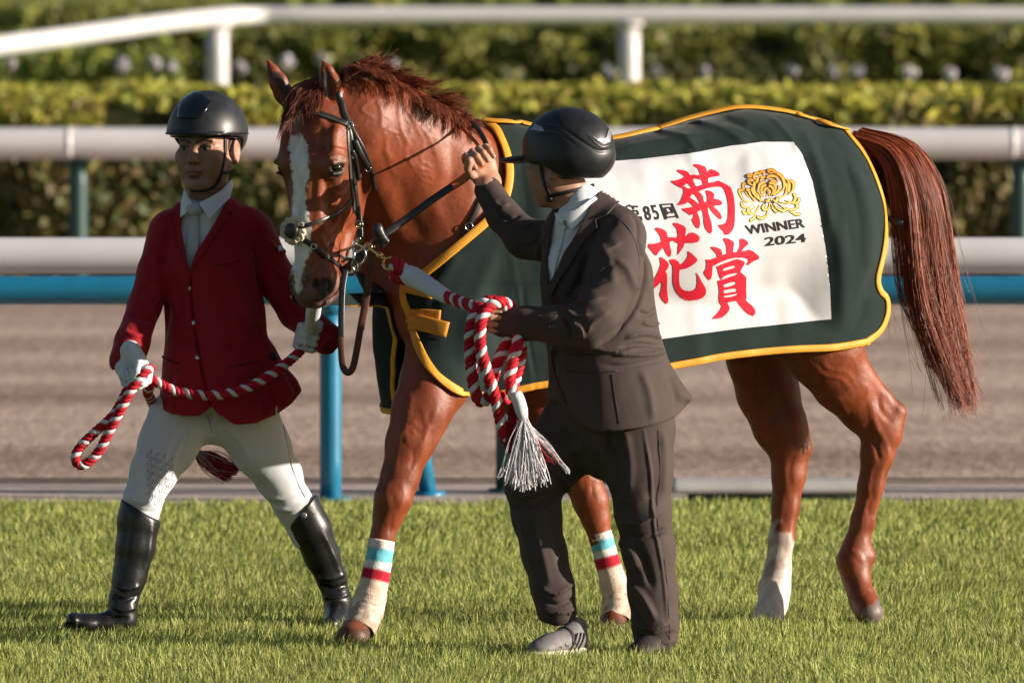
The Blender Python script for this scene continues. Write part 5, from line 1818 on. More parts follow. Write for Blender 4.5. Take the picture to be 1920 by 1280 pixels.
# cuff openings
cut = SDF
S.ell(P(232, 700, -.09), (.045, .045, .030), k=.004, op='s')
S.ell(P(628, 650, .03), (.042, .04, .026), k=.004, op='s')
_lo, _hi = bounds(S); RJU = bvh(*S.box(_lo, _hi, .011))
vp = poly_sd(wpoly([(345, 330), (341, 380), (338, 430), (346, 470), (355, 510), (372, 478), (402, 425), (432, 372), (440, 330)], .0))
S.fn(lambda X, Y, Z: -np.maximum(vp(X, Z), Y - .085), .004)
folds = [
    ([(300, 470), (305, 540), (318, 600)], 6, -.005), ([(318, 420), (310, 460), (306, 500)], 6, -.006), ([(478, 470), (488, 520), (497, 570)], 5, -.009), ([(300, 560), (306, 600), (300, 640)], 7, -.010),
    ([(270, 520), (290, 530), (300, 520)], 5, .005, 'fold'), ([(262, 560), (285, 565), (300, 552)], 5, .006, 'fold'), ([(250, 590), (275, 600), (290, 590)], 5, -.005), ([(232, 620), (255, 630), (280, 625)], 5, .004),
    ([(505, 500), (530, 520), (552, 520)], 5, .006, 'fold'), ([(520, 540), (545, 560), (565, 555)], 5, .006, 'fold'), ([(540, 570), (560, 590), (585, 590)], 5, -.006), ([(500, 450), (520, 470), (540, 470)], 6, .004),
    ([(330, 600), (350, 612), (380, 615)], 7, .005, 'fold'), ([(330, 640), (360, 640), (385, 650)], 7, -.005), ([(430, 600), (460, 610), (490, 600)], 7, .006, 'fold'), ([(420, 640), (450, 650), (490, 640)], 8, -.005),
    ([(440, 520), (455, 560), (470, 600)], 9, .005), ([(330, 520), (335, 560), (340, 600)], 9, -.004), ([(340, 700), (330, 740), (322, 775)], 8, .006), ([(480, 690), (490, 730), (500, 775)], 8, -.008), ([(510, 680), (530, 710), (548, 745)], 6, .008),
    ([(440, 700), (445, 740), (450, 780)], 9, .005), ([(360, 500), (358, 560), (368, 640), (380, 700), (392, 755)], 3.0, -.005),
]
RJV, RJQ, rj = garment('jacket', S, .0044, M['jacket_red'], RM, [(s_[0], s_[1], s_[2] * 1.5) + tuple(s_[3:]) for s_ in folds], (.0028, 9))
RJT = bvh(RJV, RJQ)
Lp = [[(431, 352), (444, 378), (440, 396), (424, 402), (427, 412), (418, 420), (390, 462), (362, 505), (357, 509), (366, 480), (396, 430), (425, 378)],
      [(345, 372), (330, 384), (325, 396), (333, 404), (326, 410), (330, 430), (342, 474), (355, 508), (347, 470), (341, 430), (342, 395)]]
for p in Lp: proj_patch(RJU, p, M['jacket_red'], 'lapel', rj, .007, 3, .004)
seam(RJT, [(356, 508), (360, 560), (366, 620), (374, 680), (386, 735), (394, 760)], .003, M['jacket_red_dk'], 'front_edge', rj, th=.003)
seam(RJT, [(430, 690), (460, 682), (486, 676)], .006, M['jacket_red_dk'], 'pocket_edge', rj); seam(RJT, [(304, 668), (318, 676), (336, 682)], .006, M['jacket_red_dk'], 'pocket_edge', rj)
seam(RJT, [(402, 500), (430, 494), (456, 488)], .004, M['jacket_red_dk'], 'pocket_edge', rj)
for p in ((356.5, 541), (362.5, 605), (370, 670)): stud(RJT, p[0], p[1], .0085, M['button'], 'button', rj)
proj_patch(RJT, [(520, 462), (537, 459), (539, 468), (522, 471)], M['patch'], 'sleeve_patch', rj, .002, 3)
proj_patch(RJT, [(516, 762), (519, 762), (519, 779), (516, 779)], M['patch'], 'hem_mark', rj, .002, 3)
stud(RJT, 512, 668, .014, M['black_web'], 'belt_clip', rj, .01)

# shirt with collar and tie
S = SDF()
S.chain([(390, 372, .115, 33, 1.05), (390, 400, .115, 44, 1)], .02)
S.chain([(388, 420, .13, 66, .62), (388, 470, .12, 78, .62), (390, 530, .12, 78, .62)], .03)
S.ell(P(386, 360, .09), (.058, .062, .030), k=.004, op='s')
V, Q, shirt = garment('shirt', S, .005, M['shirt'], RM)
ST = bvh(V, Q)
K_ = SDF(); K_.chain([(393, 325, .115, 38, 1.05), (390, 372, .115, 44, 1.05), (388, 410, .11, 56, .95), (386, 450, .11, 72, .85)], .02); KT = bvh(*solid(K_, .006, 3))
for p in ([(430, 338), (433, 350), (428, 372), (392, 412), (384, 398), (374, 382), (392, 372), (415, 356)], [(350, 354), (343, 380), (341, 408), (350, 402), (363, 383), (356, 372)]):
    proj_patch(KT, p, M['shirt'], 'collar', shirt, .004, 3, .004)
C, Nn = on_surface(ST, [(364, 384), (366, 405), (364, 440), (362, 470), (358, 500), (357, 516)], 6, lift=.006)
w = np.interp(np.linspace(0, 1, len(C)), [0, .1, .18, .5, .9, 1], [.050, .046, .030, .042, .048, .030])
V, fs = ribbon_mesh(C, Nn, w, .007)
link('tie', mesh_np('tie', V, fs), M['tie'], RM)
k_ = SDF().ell(P(365, 392, .04), (.030, .020, .024)); V, Q = solid(k_, .004); link('tie_knot', mesh_np('tie_knot', V, Q), M['tie'], bpy.data.objects['tie'])

# breeches
S = SDF()
S.chain([(405, 735, .12, 96, .66), (400, 772, .12, 62, .7)], .02)
S.chain([(336, 790, .10, 62, .72), (314, 835, .08, 53, .75), (288, 885, .03, 42, .85), (268, 935, -.01, 34, .95), (262, 985, -.02, 33, 1)], .03)
S.chain([(462, 792, .14, 66, .72), (490, 840, .17, 54, .75), (522, 893, .23, 42, .85), (550, 945, .28, 35, .95), (575, 1000, .31, 32, 1)], .03)
bf = [([(395, 770), (400, 800), (404, 822)], 4, -.004), ([(330, 800), (310, 850), (280, 900)], 6, .003), ([(375, 800), (345, 820), (320, 860)], 6, .005, 'fold'), ([(420, 800), (450, 830), (470, 870)], 6, .005, 'fold'),
      ([(430, 790), (470, 800), (520, 800)], 7, .004, 'fold'), ([(240, 930), (260, 940), (290, 945)], 4, .006), ([(236, 945), (262, 958), (295, 960)], 4, -.005), ([(500, 930), (530, 935), (565, 920)], 4, .004), ([(515, 950), (545, 955), (580, 938)], 4, .006),
      ([(350, 790), (345, 830), (330, 870)], 5, -.003), ([(275, 780), (268, 830), (250, 890)], 4, .003), ([(540, 790), (552, 840), (575, 900)], 3, .004), ([(530, 790), (545, 850), (568, 910)], 3, -.003)]
BRV, BRQ, br = garment('breeches', S, .0055, M['breeches'], RM, bf, (.0015, 14))
BT_ = bvh(BRV, BRQ)
M['grip'] = mat('grip_print', (.16, .15, .15), .5, .4)
g_ = np.random.default_rng(9)
parts = []
for r_i in range(7):
    for c_i in range(4):
        x = 262 + c_i * 13 + r_i * 6 * .4 - r_i * 2 + 12; y = 862 + r_i * 14 + c_i * 5 - 6
        if x > 334 - r_i * 4: continue
        pts = [(x, y), (x + 5, y - 8), (x + 11, y - 14), (x + 9, y - 5), (x + 4, y + 1), (x, y)]
        C, Nn = on_surface(BT_, pts, 3, lift=.0006)
        if C is not None: parts.append(ribbon_mesh(C, Nn, .0016, .0006))
V, fs = merge(parts); link('knee_grip', mesh_np('knee_grip', V, fs), M['grip'], br)
seam(BT_, [(531, 796), (541, 850), (556, 900), (572, 932)], .003, M['grip'], 'side_seam', br, th=.001)
seam(BT_, [(385, 775), (392, 790), (398, 812)], .002, M['grip'], 'fly_seam', br, th=.001)

# boots
def boot(pts, foot, sole, top, strokes):
    S = SDF()
    S.chain(pts, .012); S.chain(foot, .016)
    Zs = [top[0], top[1]]
    x0, z0 = P(*top[0], 0)[[0, 2]]; x1, z1_ = P(*top[1], 0)[[0, 2]]
    nx_, nz_ = unit(np.array([-(z1_ - z0), x1 - x0]))
    if nz_ < 0: nx_, nz_ = -nx_, -nz_
    S.fn(lambda X, Y, Z: (X - x0) * nx_ + (Z - z0) * nz_ + 0 * Y, .004)
    V, Q, o = garment('boot', S, .0048, M['boot'], RM, strokes, (.0008, 20), 5)
    T = SDF().chain(sole, .006); V, Q = solid(T, .005); link('sole', mesh_np('sole', V, Q), M['black_web'], o)
    return o


boot([(269, 925, -.01, 40, 1), (260, 975, -.02, 40, 1), (254, 1025, -.03, 37, 1), (243, 1080, -.04, 32, 1), (231, 1125, -.05, 27, 1), (229, 1160, -.05, 27, 1.05)],
     [(229, 1160, -.05, 26, 1), (200, 1168, -.06, 20, 1.3), (165, 1168, -.08, 17, 1.6), (138, 1162, -.10, 15, 1.8)], [(238, 1186, -.05, 9, 2.6), (180, 1184, -.07, 6, 4), (125, 1170, -.10, 6, 4)],
     [(229, 934), (299, 974)],
     [([(215, 1095), (235, 1105), (262, 1098)], 4, .006, 'fold'), ([(210, 1115), (232, 1125), (258, 1115)], 4, -.006), ([(208, 1135), (230, 1145), (255, 1138)], 4, .006, 'fold'), ([(205, 1150), (215, 1158), (240, 1160)], 4, -.005),
      ([(285, 980), (280, 1030), (270, 1080)], 6, .004), ([(240, 960), (235, 1010), (228, 1060)], 7, -.003)])
boot([(558, 945, .28, 41, 1), (583, 990, .30, 38, 1), (603, 1040, .33, 34, 1), (622, 1085, .36, 28, 1), (632, 1120, .37, 25, 1), (634, 1142, .36, 25, 1.05)],
     [(634, 1140, .36, 24, 1), (630, 1158, .30, 20, 1.2), (622, 1170, .20, 17, 1.2)], [(640, 1150, .36, 10, 2), (622, 1182, .20, 7, 2.5)],
     [(590, 932), (542, 990)],
     [([(596, 1080), (620, 1085), (648, 1075)], 4, .006, 'fold'), ([(600, 1098), (625, 1105), (652, 1095)], 4, -.006), ([(606, 1118), (630, 1122), (655, 1112)], 4, .005, 'fold'), ([(606, 1000), (625, 1040), (640, 1080)], 5, .004)])
stud(bvh(*solid(SDF().ell(P(570, 965, .23), (.03, .03, .03)), .006)), 570, 966, .010, M['silver'], 'boot_badge', RM)

# gloves
def glove(C, a, q, wrist, handed, extra=()):
    S = SDF(); fist(S, C, a, q, 1.16, wrist, handed=handed)
    for e, r in extra: S.ell(e, r, k=.02)
    V, Q = solid(S, .0028, 1)
    return V, Q


V, Q = glove(P(250, 700, -.15), (.55, -.75, .30), (.25, .05, -1), P(242, 664, -.08), 1, [(P(240, 688, -.11), (.043, .036, .040)), (P(252, 676, -.10), (.036, .034, .030))])
link('glove', mesh_np('glove', V, Q), M['glove'], RM)
V, Q = glove(P(582, 634, .03), (.25, -.1, 1), (-.45, -.85, 0), P(604, 628, .08), -1)
link('glove', mesh_np('glove', V, Q), M['glove'], RM)


# ------------------------------------------------------------------ helmets
def ell_cap(c, r, A, cutz, inner=.008):
    pass


# red man's helmet
HC = P(389, 252, .12)
A = np.stack([f_, s_, u_])
hel = empty('helmet', HC, None, None); hel.parent = RM; hel.matrix_parent_inverse = RM.matrix_basis.inverted()
S = SDF()
S.ell(HC, (.152, .128, .143), A, .01)
S.ell(HC + f_ * .085 + u_ * .005, (.092, .108, .010), A, .008)
S.fn(lambda X, Y, Z: (HC[2] - .000 - Z) + 0 * X + 0 * Y, .006)
S.ell(HC - u_ * .01, (.135, .112, .125), A, .004, 's')
V, Q = solid(S, .0042, 2)
sh = link('shell', mesh_np('shell', V, Q), M['helmet_matte'], hel); HT1 = bvh(V, Q)
S = SDF()
S.ell(HC - f_ * .010, (.140, .124, .10), A, .01)
S.ell(HC - f_ * .02 + u_ * 0, (.118, .106, .12), A, .004, 's')
gz = P(0, 306, .12)[2]
fx = f_.copy()
def low_cut(X, Y, Z):
    a = (X - HC[0]) * fx[0] + (Y - HC[1]) * fx[1]
    zc_ = HC[2] + .006
    zb_ = HC[2] - np.interp(a, [-.13, -.06, -.03, .0, .05, .14], [.092, .088, .05, .014, .010, .010])
    return np.maximum(Z - zc_, zb_ - Z)
S.fn(low_cut, .004)
V, Q = solid(S, .0042, 2); link('harness_shell', mesh_np('harness_shell', V, Q), M['helmet_gloss'], hel)
proj_patch(HT1, [(334.5, 221), (337, 201), (343, 188), (358, 176), (372, 173), (396, 192), (389, 204), (382, 214), (374, 223)], M['helmet_gloss'], 'front_panel', hel, .003, 3, .003)
proj_patch(HT1, [(355.5, 213), (359, 213), (359, 217), (355.5, 217)], M['silver'], 'logo_mark', hel, .0045, 3)
seam(HT1, [(330, 249), (370, 251), (420, 252), (466, 250)], .004, M['helmet_gloss'], 'trim_line', hel, th=.002)
hd = bvh(np.concatenate([V1]), Q1)
def chin_strap(tree, pts, w=.012, lift=.002):
    C, Nn = on_surface(tree, pts, 6, lift=lift)
    V, fs = ribbon_mesh(C, Nn, w, .003)
    return link('chin_strap', mesh_np('chin_strap', V, fs), M['black_web'], hel)
chin_strap(hd, [(422, 258), (421, 290), (416, 318), (411, 335), (400, 350), (380, 357), (358, 357)])
chin_strap(hd, [(440, 318), (430, 322), (416, 324)], .010)
stud(hd, 410, 338, .008, M['black_web'], 'buckle', hel, .006)

# ------------------------------------------------------------------ man in the dark suit
SM = empty('person', P(1130, 1205, -.66) * [1, 1, 0] + [0, 0, GZ], 'man in a dark suit and black helmet, his back to us, raising the rein', 'person')
SKIN2 = np.array([.36, .19, .125])
g_f, g_s, g_u = frame((-.86, .50, -.10))
HC2 = P(1064, 285, -.62); SK = 1.13
SO = HC2 + g_f * .100 * SK - g_u * .02
S = SDF()
head_sdf(S, SO, g_f, g_s, g_u, SK, neck=P(1094, 408, -.60))
V3, Q3 = solid(S, .0030, 1)
c3 = paint_head(V3, SO, g_f, g_s, g_u, SK, SKIN2)
SHT = bvh(V3, Q3)
# raised right hand (bare) closed round the rein, fingertips towards us
S = SDF()
RH = P(903, 300, -.315)
fist(S, RH, (-.80, -.25, -.45), (-.10, .0, 1), 1.22, P(914, 350, -.33), rg=.007, handed=1, openness=.18)
V4, Q4 = solid(S, .0026, 1)
S = SDF()
LH = P(932, 592, -.80)
fist(S, LH, (.05, -.25, 1), (-1, 0, -.1), 1.12, P(962, 600, -.78), handed=-1)
V5, Q5 = solid(S, .0026, 1)
S = SDF()
S.chain([(1092, 400, -.60, 36, 1), (1116, 450, -.58, 50, .8), (1135, 560, -.58, 60, .8), (1145, 720, -.6, 66, .7)], .02)
S.chain([(1158, 450, -.70, 22, 1), (1110, 602, -.84, 18, 1), (965, 600, -.80, 14, 1)], .01)
S.chain([(1045, 450, -.48, 22, 1), (956, 415, -.40, 17, 1), (916, 352, -.33, 13, 1)], .01)
S.chain([(1192, 800, -.64, 42, .8), (1200, 950, -.67, 26, 1), (1226, 1170, -.67, 15, 1)], .01)
S.chain([(1088, 800, -.55, 40, .8), (1006, 905, -.58, 26, 1), (1042, 1140, -.66, 15, 1)], .01)
V6, Q6 = solid(S, .012)
nail = np.tile(SKIN2 * 1.15, (len(V4), 1)) * (.9 + .2 * fbm(V4, 80, 3))[:, None]
join_bodies('body', [(V3, Q3, c3), (V4, Q4, nail), (V5, Q5, SKIN2 * 1.1), (V6, Q6, SKIN2)], M['skin'], SM)

# jacket
S = SDF()
S.chain([(1068, 425, -.54, 42, 1), (1100, 405, -.60, 44, 1.0), (1152, 428, -.66, 46, 1)], .03)
S.chain([(1098, 448, -.60, 82, .95), (1117, 520, -.60, 99, .92), (1124, 600, -.60, 100, .90), (1140, 690, -.60, 105, .92), (1152, 770, -.60, 124, .92), (1160, 830, -.60, 136, .9)], .035)
S.chain([(1162, 440, -.70, 48, .95), (1150, 510, -.78, 50, .9), (1118, 590, -.85, 44, .95), (1100, 606, -.86, 40, .95)], .022)
S.chain([(1104, 604, -.86, 40, .95), (1040, 604, -.85, 34, .95), (985, 601, -.82, 30, .95), (944, 598, -.79, 29, .95)], .018)
S.chain([(1046, 452, -.50, 42, .95), (985, 444, -.43, 36, .95), (945, 402, -.37, 30, .95), (916, 354, -.33, 26, .95)], .022)
S.seg(P(1225, 700, -.60), P(1294, 744, -.60), .055, .010, .03, ka=1.6, kb=3)
hx_ = [1000, 1018, 1040, 1060, 1085, 1112, 1150, 1200, 1240, 1265, 1285, 1300]
hy_ = [738, 742, 742, 752, 784, 798, 797, 790, 782, 772, 755, 738]
h2 = hem_fn(hx_, hy_, -.62)
S.fn(lambda X, Y, Z: h2(X, Y, Z), .004)
S.ell(P(934, 598, -.79), (.016, .042, .040), k=.004, op='s')
S.ell(P(909, 338, -.325), (.036, .038, .014), k=.004, op='s')
_lo, _hi = bounds(S); SJU = bvh(*S.box(_lo, _hi, .011))
vp2 = poly_sd(wpoly([(1045, 340), (1044, 392), (1033, 430), (1027, 480), (1028, 530), (1042, 505), (1068, 455), (1096, 405), (1112, 368), (1118, 345)], -.68))
S.fn(lambda X, Y, Z: -np.maximum(vp2(X, Z), Y + .655), .004)
sf = [
    ([(1060, 562), (1085, 520), (1098, 470)], 7, -.012), ([(1190, 440), (1206, 500), (1196, 560), (1160, 610), (1120, 640)], 4, -.008), ([(1060, 575), (1080, 590), (1108, 585)], 4, .008, 'fold'), ([(1056, 560), (1085, 568), (1130, 555)], 4, .009, 'fold'),
    ([(1064, 545), (1100, 545), (1160, 520)], 5, .007, 'fold'), ([(1075, 530), (1110, 520), (1150, 492)], 5, -.006), ([(1072, 600), (1090, 612), (1092, 628)], 4, .009), ([(1050, 590), (1065, 608), (1070, 630)], 4, -.008),
    ([(1100, 620), (1112, 600), (1140, 580)], 5, .006, 'fold'), ([(1000, 585), (1020, 592), (1050, 588)], 5, .004), ([(960, 585), (985, 600), (1000, 620)], 5, -.004), ([(1090, 470), (1130, 470), (1165, 450)], 7, .005, 'fold'),
    ([(1100, 440), (1130, 430), (1155, 405)], 6, -.005), ([(1150, 480), (1175, 500), (1190, 540)], 7, .005), ([(1120, 450), (1140, 480), (1150, 530)], 8, .004),
    ([(1170, 630), (1205, 622), (1240, 630)], 4, .009, 'fold'), ([(1160, 648), (1200, 640), (1244, 646)], 4, -.007), ([(1150, 660), (1200, 662), (1250, 655)], 4, .009, 'fold'), ([(1110, 650), (1150, 655), (1190, 650)], 4, .005, 'fold'),
    ([(1130, 680), (1180, 680), (1240, 668)], 5, -.005), ([(1200, 600), (1220, 606), (1236, 600)], 4, .007, 'fold'), ([(1196, 580), (1215, 585), (1228, 575)], 4, -.006), ([(1060, 640), (1090, 650), (1130, 645)], 4, .005, 'fold'),
    ([(1195, 440), (1212, 500), (1216, 560)], 5, .004), ([(1200, 690), (1215, 730), (1222, 780)], 8, .006), ([(1250, 690), (1262, 720), (1270, 760)], 7, -.008), ([(1060, 680), (1070, 720), (1080, 770)], 8, .006), ([(1044, 640), (1036, 700), (1032, 738)], 5, -.006),
    ([(1110, 690), (1112, 740), (1115, 790)], 8, -.004), ([(925, 372), (938, 385), (955, 380)], 4, .006, 'fold'), ([(935, 398), (955, 408), (975, 400)], 4, -.006), ([(960, 425), (985, 425), (1000, 415)], 5, .006, 'fold'), ([(975, 460), (1000, 455), (1015, 430)], 5, -.006),
    ([(1005, 480), (1015, 450), (1030, 430)], 4, .006), ([(1180, 395), (1192, 415), (1196, 445)], 4, -.005), ([(1150, 350), (1178, 385), (1192, 410)], 6, .004),
]
SJV, SJQ, sj = garment('jacket', S, .0042, M['suit'], SM, sf, (.0016, 7), 2)
SJT = bvh(SJV, SJQ)
proj_patch(SJU, [(1112, 372), (1132, 352), (1150, 352), (1160, 378), (1140, 402), (1118, 410), (1122, 425), (1100, 440), (1072, 490), (1046, 530), (1034, 560), (1036, 530), (1060, 470), (1090, 420)], M['suit'], 'lapel', sj, .007, 3, .004)
seam(SJT, [(1034, 560), (1030, 610), (1034, 660), (1042, 700), (1062, 752)], .003, M['suit_dk'], 'front_edge', sj, th=.003)
seam(SJT, [(1060, 656), (1110, 660), (1158, 654)], .006, M['suit_dk'], 'pocket_flap', sj); seam(SJT, [(1062, 690), (1110, 694), (1158, 690)], .004, M['suit_dk'], 'pocket_flap', sj)
seam(SJT, [(1150, 400), (1180, 430), (1196, 480), (1194, 540)], .0025, M['suit_dk'], 'sleeve_seam', sj)
seam(SJT, [(1146, 696), (1152, 740), (1160, 788)], .0022, M['suit_dk'], 'side_seam', sj)
stud(SJT, 1037, 655, .007, M['suit_dk'], 'button', sj)
# shirt
S = SDF()
S.chain([(1090, 376, -.62, 36, 1.05), (1086, 410, -.62, 46, 1)], .02)
S.chain([(1090, 440, -.60, 66, .92), (1094, 500, -.60, 74, .92), (1100, 560, -.6, 74, .9)], .03)
V, Q, sh2 = garment('shirt', S, .005, M['shirt'], SM)
ST2 = bvh(V, Q)
K_ = SDF(); K_.chain([(1092, 345, -.62, 34, 1.05), (1086, 385, -.62, 42, 1.05), (1082, 425, -.61, 60, 1.0), (1084, 460, -.60, 76, .95)], .02); KT2 = bvh(*solid(K_, .006, 3))
proj_patch(KT2, [(1052, 398), (1076, 392), (1112, 366), (1118, 374), (1108, 392), (1080, 420), (1070, 428), (1062, 412)], M['shirt'], 'collar', sh2, .005, 3, .004)
proj_patch(KT2, [(1052, 398), (1042, 398), (1046, 410), (1054, 418), (1060, 410)], M['shirt'], 'collar', sh2, .005, 3, .004)
seam(ST2, [(1058, 415), (1052, 450), (1042, 490), (1034, 530)], .010, M['shirt'], 'placket', sh2, lift=.002, th=.003)
for p in ((1060, 424), (1072, 418), (1048, 466)): stud(ST2, p[0], p[1], .005, M['button'], 'button', sh2, .006)

# trousers
S = SDF()
S.chain([(1150, 760, -.60, 104, .82), (1155, 800, -.60, 96, .85)], .02)
S.chain([(1194, 800, -.64, 70, .85), (1198, 880, -.66, 58, .9), (1203, 950, -.67, 49, .95), (1214, 1020, -.67, 46, .95), (1222, 1100, -.67, 43, .95), (1227, 1160, -.67, 40, 1), (1228, 1188, -.67, 39, 1)], .03)
S.chain([(1086, 790, -.55, 72, .85), (1036, 850, -.56, 60, .9), (1000, 898, -.58, 51, .92), (1006, 960, -.60, 43, .95), (1020, 1030, -.63, 39, .95), (1035, 1090, -.65, 37, 1), (1043, 1135, -.66, 37, 1.05)], .03)
hx3 = [960, 1003, 1042, 1084, 1120, 1180, 1200, 1230, 1268]; hy3 = [1150, 1152, 1163, 1157, 1160, 1192, 1202, 1206, 1198]
h3 = hem_fn(hx3, hy3, -.66)
S.fn(lambda X, Y, Z: h3(X, Y, Z), .004)
tf = [
    ([(945, 915), (985, 925), (1040, 905)], 5, .010, 'fold'), ([(950, 930), (990, 945), (1045, 925)], 5, -.008), ([(960, 880), (1000, 885), (1050, 870)], 6, .007, 'fold'), ([(1010, 840), (1050, 850), (1100, 830)], 7, .006, 'fold'), ([(1050, 800), (1090, 830), (1110, 870)], 7, -.008),
    ([(1040, 880), (1062, 900), (1060, 935)], 5, .010), ([(975, 950), (985, 1010), (1008, 1080)], 6, .005), ([(1030, 945), (1040, 1000), (1056, 1060)], 7, -.005), ([(1000, 960), (1015, 1020), (1030, 1090)], 8, .004),
    ([(1010, 1090), (1040, 1105), (1075, 1085)], 4, .009, 'fold'), ([(1008, 1112), (1045, 1125), (1080, 1110)], 4, -.007), ([(1008, 1130), (1040, 1142), (1080, 1132)], 4, .008, 'fold'), 
    ([(1150, 960), (1190, 975), (1240, 950)], 5, .011, 'fold'), ([(1155, 985), (1195, 1000), (1250, 985)], 5, -.009), ([(1160, 1005), (1185, 1030), (1195, 1060)], 7, .010), ([(1180, 1000), (1205, 1040), (1220, 1090)], 7, -.010), ([(1150, 920), (1180, 935), (1215, 925)], 6, .006, 'fold'),
    ([(1180, 1085), (1205, 1110), (1225, 1150)], 6, .010), ([(1175, 1120), (1200, 1150), (1215, 1180)], 5, -.009), ([(1190, 1160), (1215, 1172), (1250, 1160)], 4, .009, 'fold'), ([(1190, 1180), (1220, 1188), (1262, 1176)], 4, -.007), ([(1195, 1192), (1225, 1198), (1262, 1190)], 3.5, .007),
    ([(1205, 800), (1218, 880), (1222, 960), (1240, 1060), (1250, 1160)], 3, .004), ([(1130, 810), (1150, 850), (1160, 920)], 8, -.008), ([(1240, 800), (1245, 860), (1240, 920)], 8, .006), ([(1170, 800), (1180, 860), (1178, 920)], 8, .005),
    ([(1120, 770), (1140, 800), (1135, 850)], 6, -.008), ([(1060, 770), (1090, 790), (1120, 800)], 6, .006, 'fold'),
]
STV, STQ, tr = garment('trousers', S, .0042, M['suit'], SM, tf, (.0016, 8), 2)
TT = bvh(STV, STQ)
seam(TT, [(1232, 800), (1236, 880), (1230, 960), (1246, 1060), (1252, 1150), (1254, 1190)], .0022, M['suit_dk'], 'side_seam', tr)
for p in ((1046, 1140), (1066, 1142), (1076, 1140)): stud(TT, p[0], p[1], .004, M['suit_dk'], 'hem_snap', tr)

# shoes
def shoe(heel, toe, w, m_up, m_sole, parent, hz=.055, straps=True):
    heel, toe = np.array(heel), np.array(toe); d = unit((toe - heel) * [1, 1, 0]); sd = np.cross([0, 0, 1], d); L = np.linalg.norm((toe - heel)[:2]); A = np.stack([d, sd, [0, 0, 1.0]])
    at = lambda a, b, c: heel + d * a * L + sd * b + np.array([0, 0, c])
    S = SDF()
    S.ell(at(.20, 0, .045), (L * .24, w * .95, .050), A, .02); S.ell(at(.50, 0, .036), (L * .34, w * 1.0, .040), A, .03); S.ell(at(.80, 0, .026), (L * .24, w * 1.05, .028), A, .03)
    S.ell(at(.10, 0, .085), (.035, .030, .03), A, .02)
    S.fn(lambda X, Y, Z: (heel[2] + .012 - Z) + 0 * X + 0 * Y, .003)
    V, Q = solid(S, .004, 2)
    o = link('shoe', mesh_np('shoe', V, Q), m_up, parent)
    S = SDF()
    S.ell(at(.24, 0, .010), (L * .30, w * 1.02, .022), A, .01); S.ell(at(.55, 0, .008), (L * .36, w * 1.04, .018), A, .02); S.ell(at(.80, 0, .010), (L * .27, w * 1.10, .017), A, .02)
    V, Q = solid(S, .004, 2)
    link('sole', mesh_np('sole', V, Q), m_sole, o)
    if straps:
        for a_, hh in ((.40, .078), (.55, .062), (.70, .046)):
            t = np.linspace(-1.35, 1.35, 14)
            C = np.array([at(a_ - .05 * math.cos(q), w * 1.03 * math.sin(q), .020 + (hh - .014) * math.cos(q)) for q in t])
            Nn = np.array([sd * math.sin(q) + np.array([0, 0, math.cos(q)]) for q in t])
            V, fs = ribbon_mesh(C, Nn, .018, .004); link('shoe_strap', mesh_np('shoe_strap', V, fs), M['suit_dk'] if a_ != .55 else m_up, o)
        for sg in (-1, 1):
            for a0 in (.14, .22, .30):
                C = np.array([at(a0 + .16 * q, sg * w * (.92 + .12 * math.sin(3.1 * q)), .068 - .055 * q) for q in np.linspace(0, 1, 8)])
                V, fs = ribbon_mesh(C, np.tile(sd * sg, (8, 1)), .005, .003); link('side_stripe', mesh_np('side_stripe', V, fs), M['suit_dk'], o)
        S = SDF(); S.ell(at(.05, 0, .040), (.020, w * .8, .036), A, .01); V, Q = solid(S, .004, 2); link('heel_counter', mesh_np('heel_counter', V, Q), m_sole, o)
    return o


hl_ = P(1090, 1200, -.66); tl_ = P(1000, 1206, -.84); hl_[2] = tl_[2] = GZ + .016
shoe(hl_, tl_, .044, M['shoe_grey'], M['shoe_sole'], SM)
hl_ = P(1250, 1195, -.64); tl_ = P(1188, 1206, -.80); hl_[2] = tl_[2] = GZ + .004
shoe(hl_, tl_, .042, M['suit_dk'], M['suit_dk'], SM, straps=False)

# helmet of the suit man
hel2 = empty('helmet', HC2, None, None); hel2.parent = SM; hel2.matrix_parent_inverse = SM.matrix_basis.inverted()
HG = P(1064, 276, -.62)
A2 = np.stack([g_f, g_s, g_u])
S = SDF()
S.ell(HG, (.154, .121, .129), A2, .01)
S.ell(HG - g_u * .035 - g_f * .01, (.142, .122, .085), A2, .02)
def cut2(X, Y, Z):
    a = (X - HG[0]) * g_f[0] + (Y - HG[1]) * g_f[1] + (Z - HG[2]) * g_f[2]
    up = (X - HG[0]) * g_u[0] + (Y - HG[1]) * g_u[1] + (Z - HG[2]) * g_u[2]
    return np.interp(a, [-.16, -.09, -.03, .03, .16], [-.108, -.104, -.092, -.050, -.022]) - up
S.fn(cut2, .006)
S.ell(HG - g_u * .02, (.132, .108, .118), A2, .004, 's')
V, Q = solid(S, .0042, 2)
V = sculpt(V, Q, [([(1010, 232), (1050, 236), (1090, 262), (1120, 280), (1147, 278)], 2.2, -.004), ([(1100, 250), (1125, 272), (1148, 268)], 2.2, .003), ([(988, 262), (1010, 246), (1050, 250), (1085, 275)], 2, -.002)])
link('shell', mesh_np('shell', V, Q), M['helmet_matte'], hel2); HT2 = bvh(V, Q)
S = SDF()
S.ell(HG + g_f * .150 + g_u * -.018, (.088, .085, .014), A2, .01)
S.fn(lambda X, Y, Z: -((X - HG[0]) * g_f[0] + (Y - HG[1]) * g_f[1] + (Z - HG[2]) * g_f[2]) + .10, .004)
V, Q = solid(S, .004, 2); link('peak', mesh_np('peak', V, Q), M['helmet_matte'], hel2)
proj_patch(HT2, [(1108, 252), (1120, 258), (1134, 256), (1140, 238), (1144, 252), (1142, 264), (1130, 268), (1118, 262)], M['silver'], 'side_vent', hel2, .002, 2, .001)
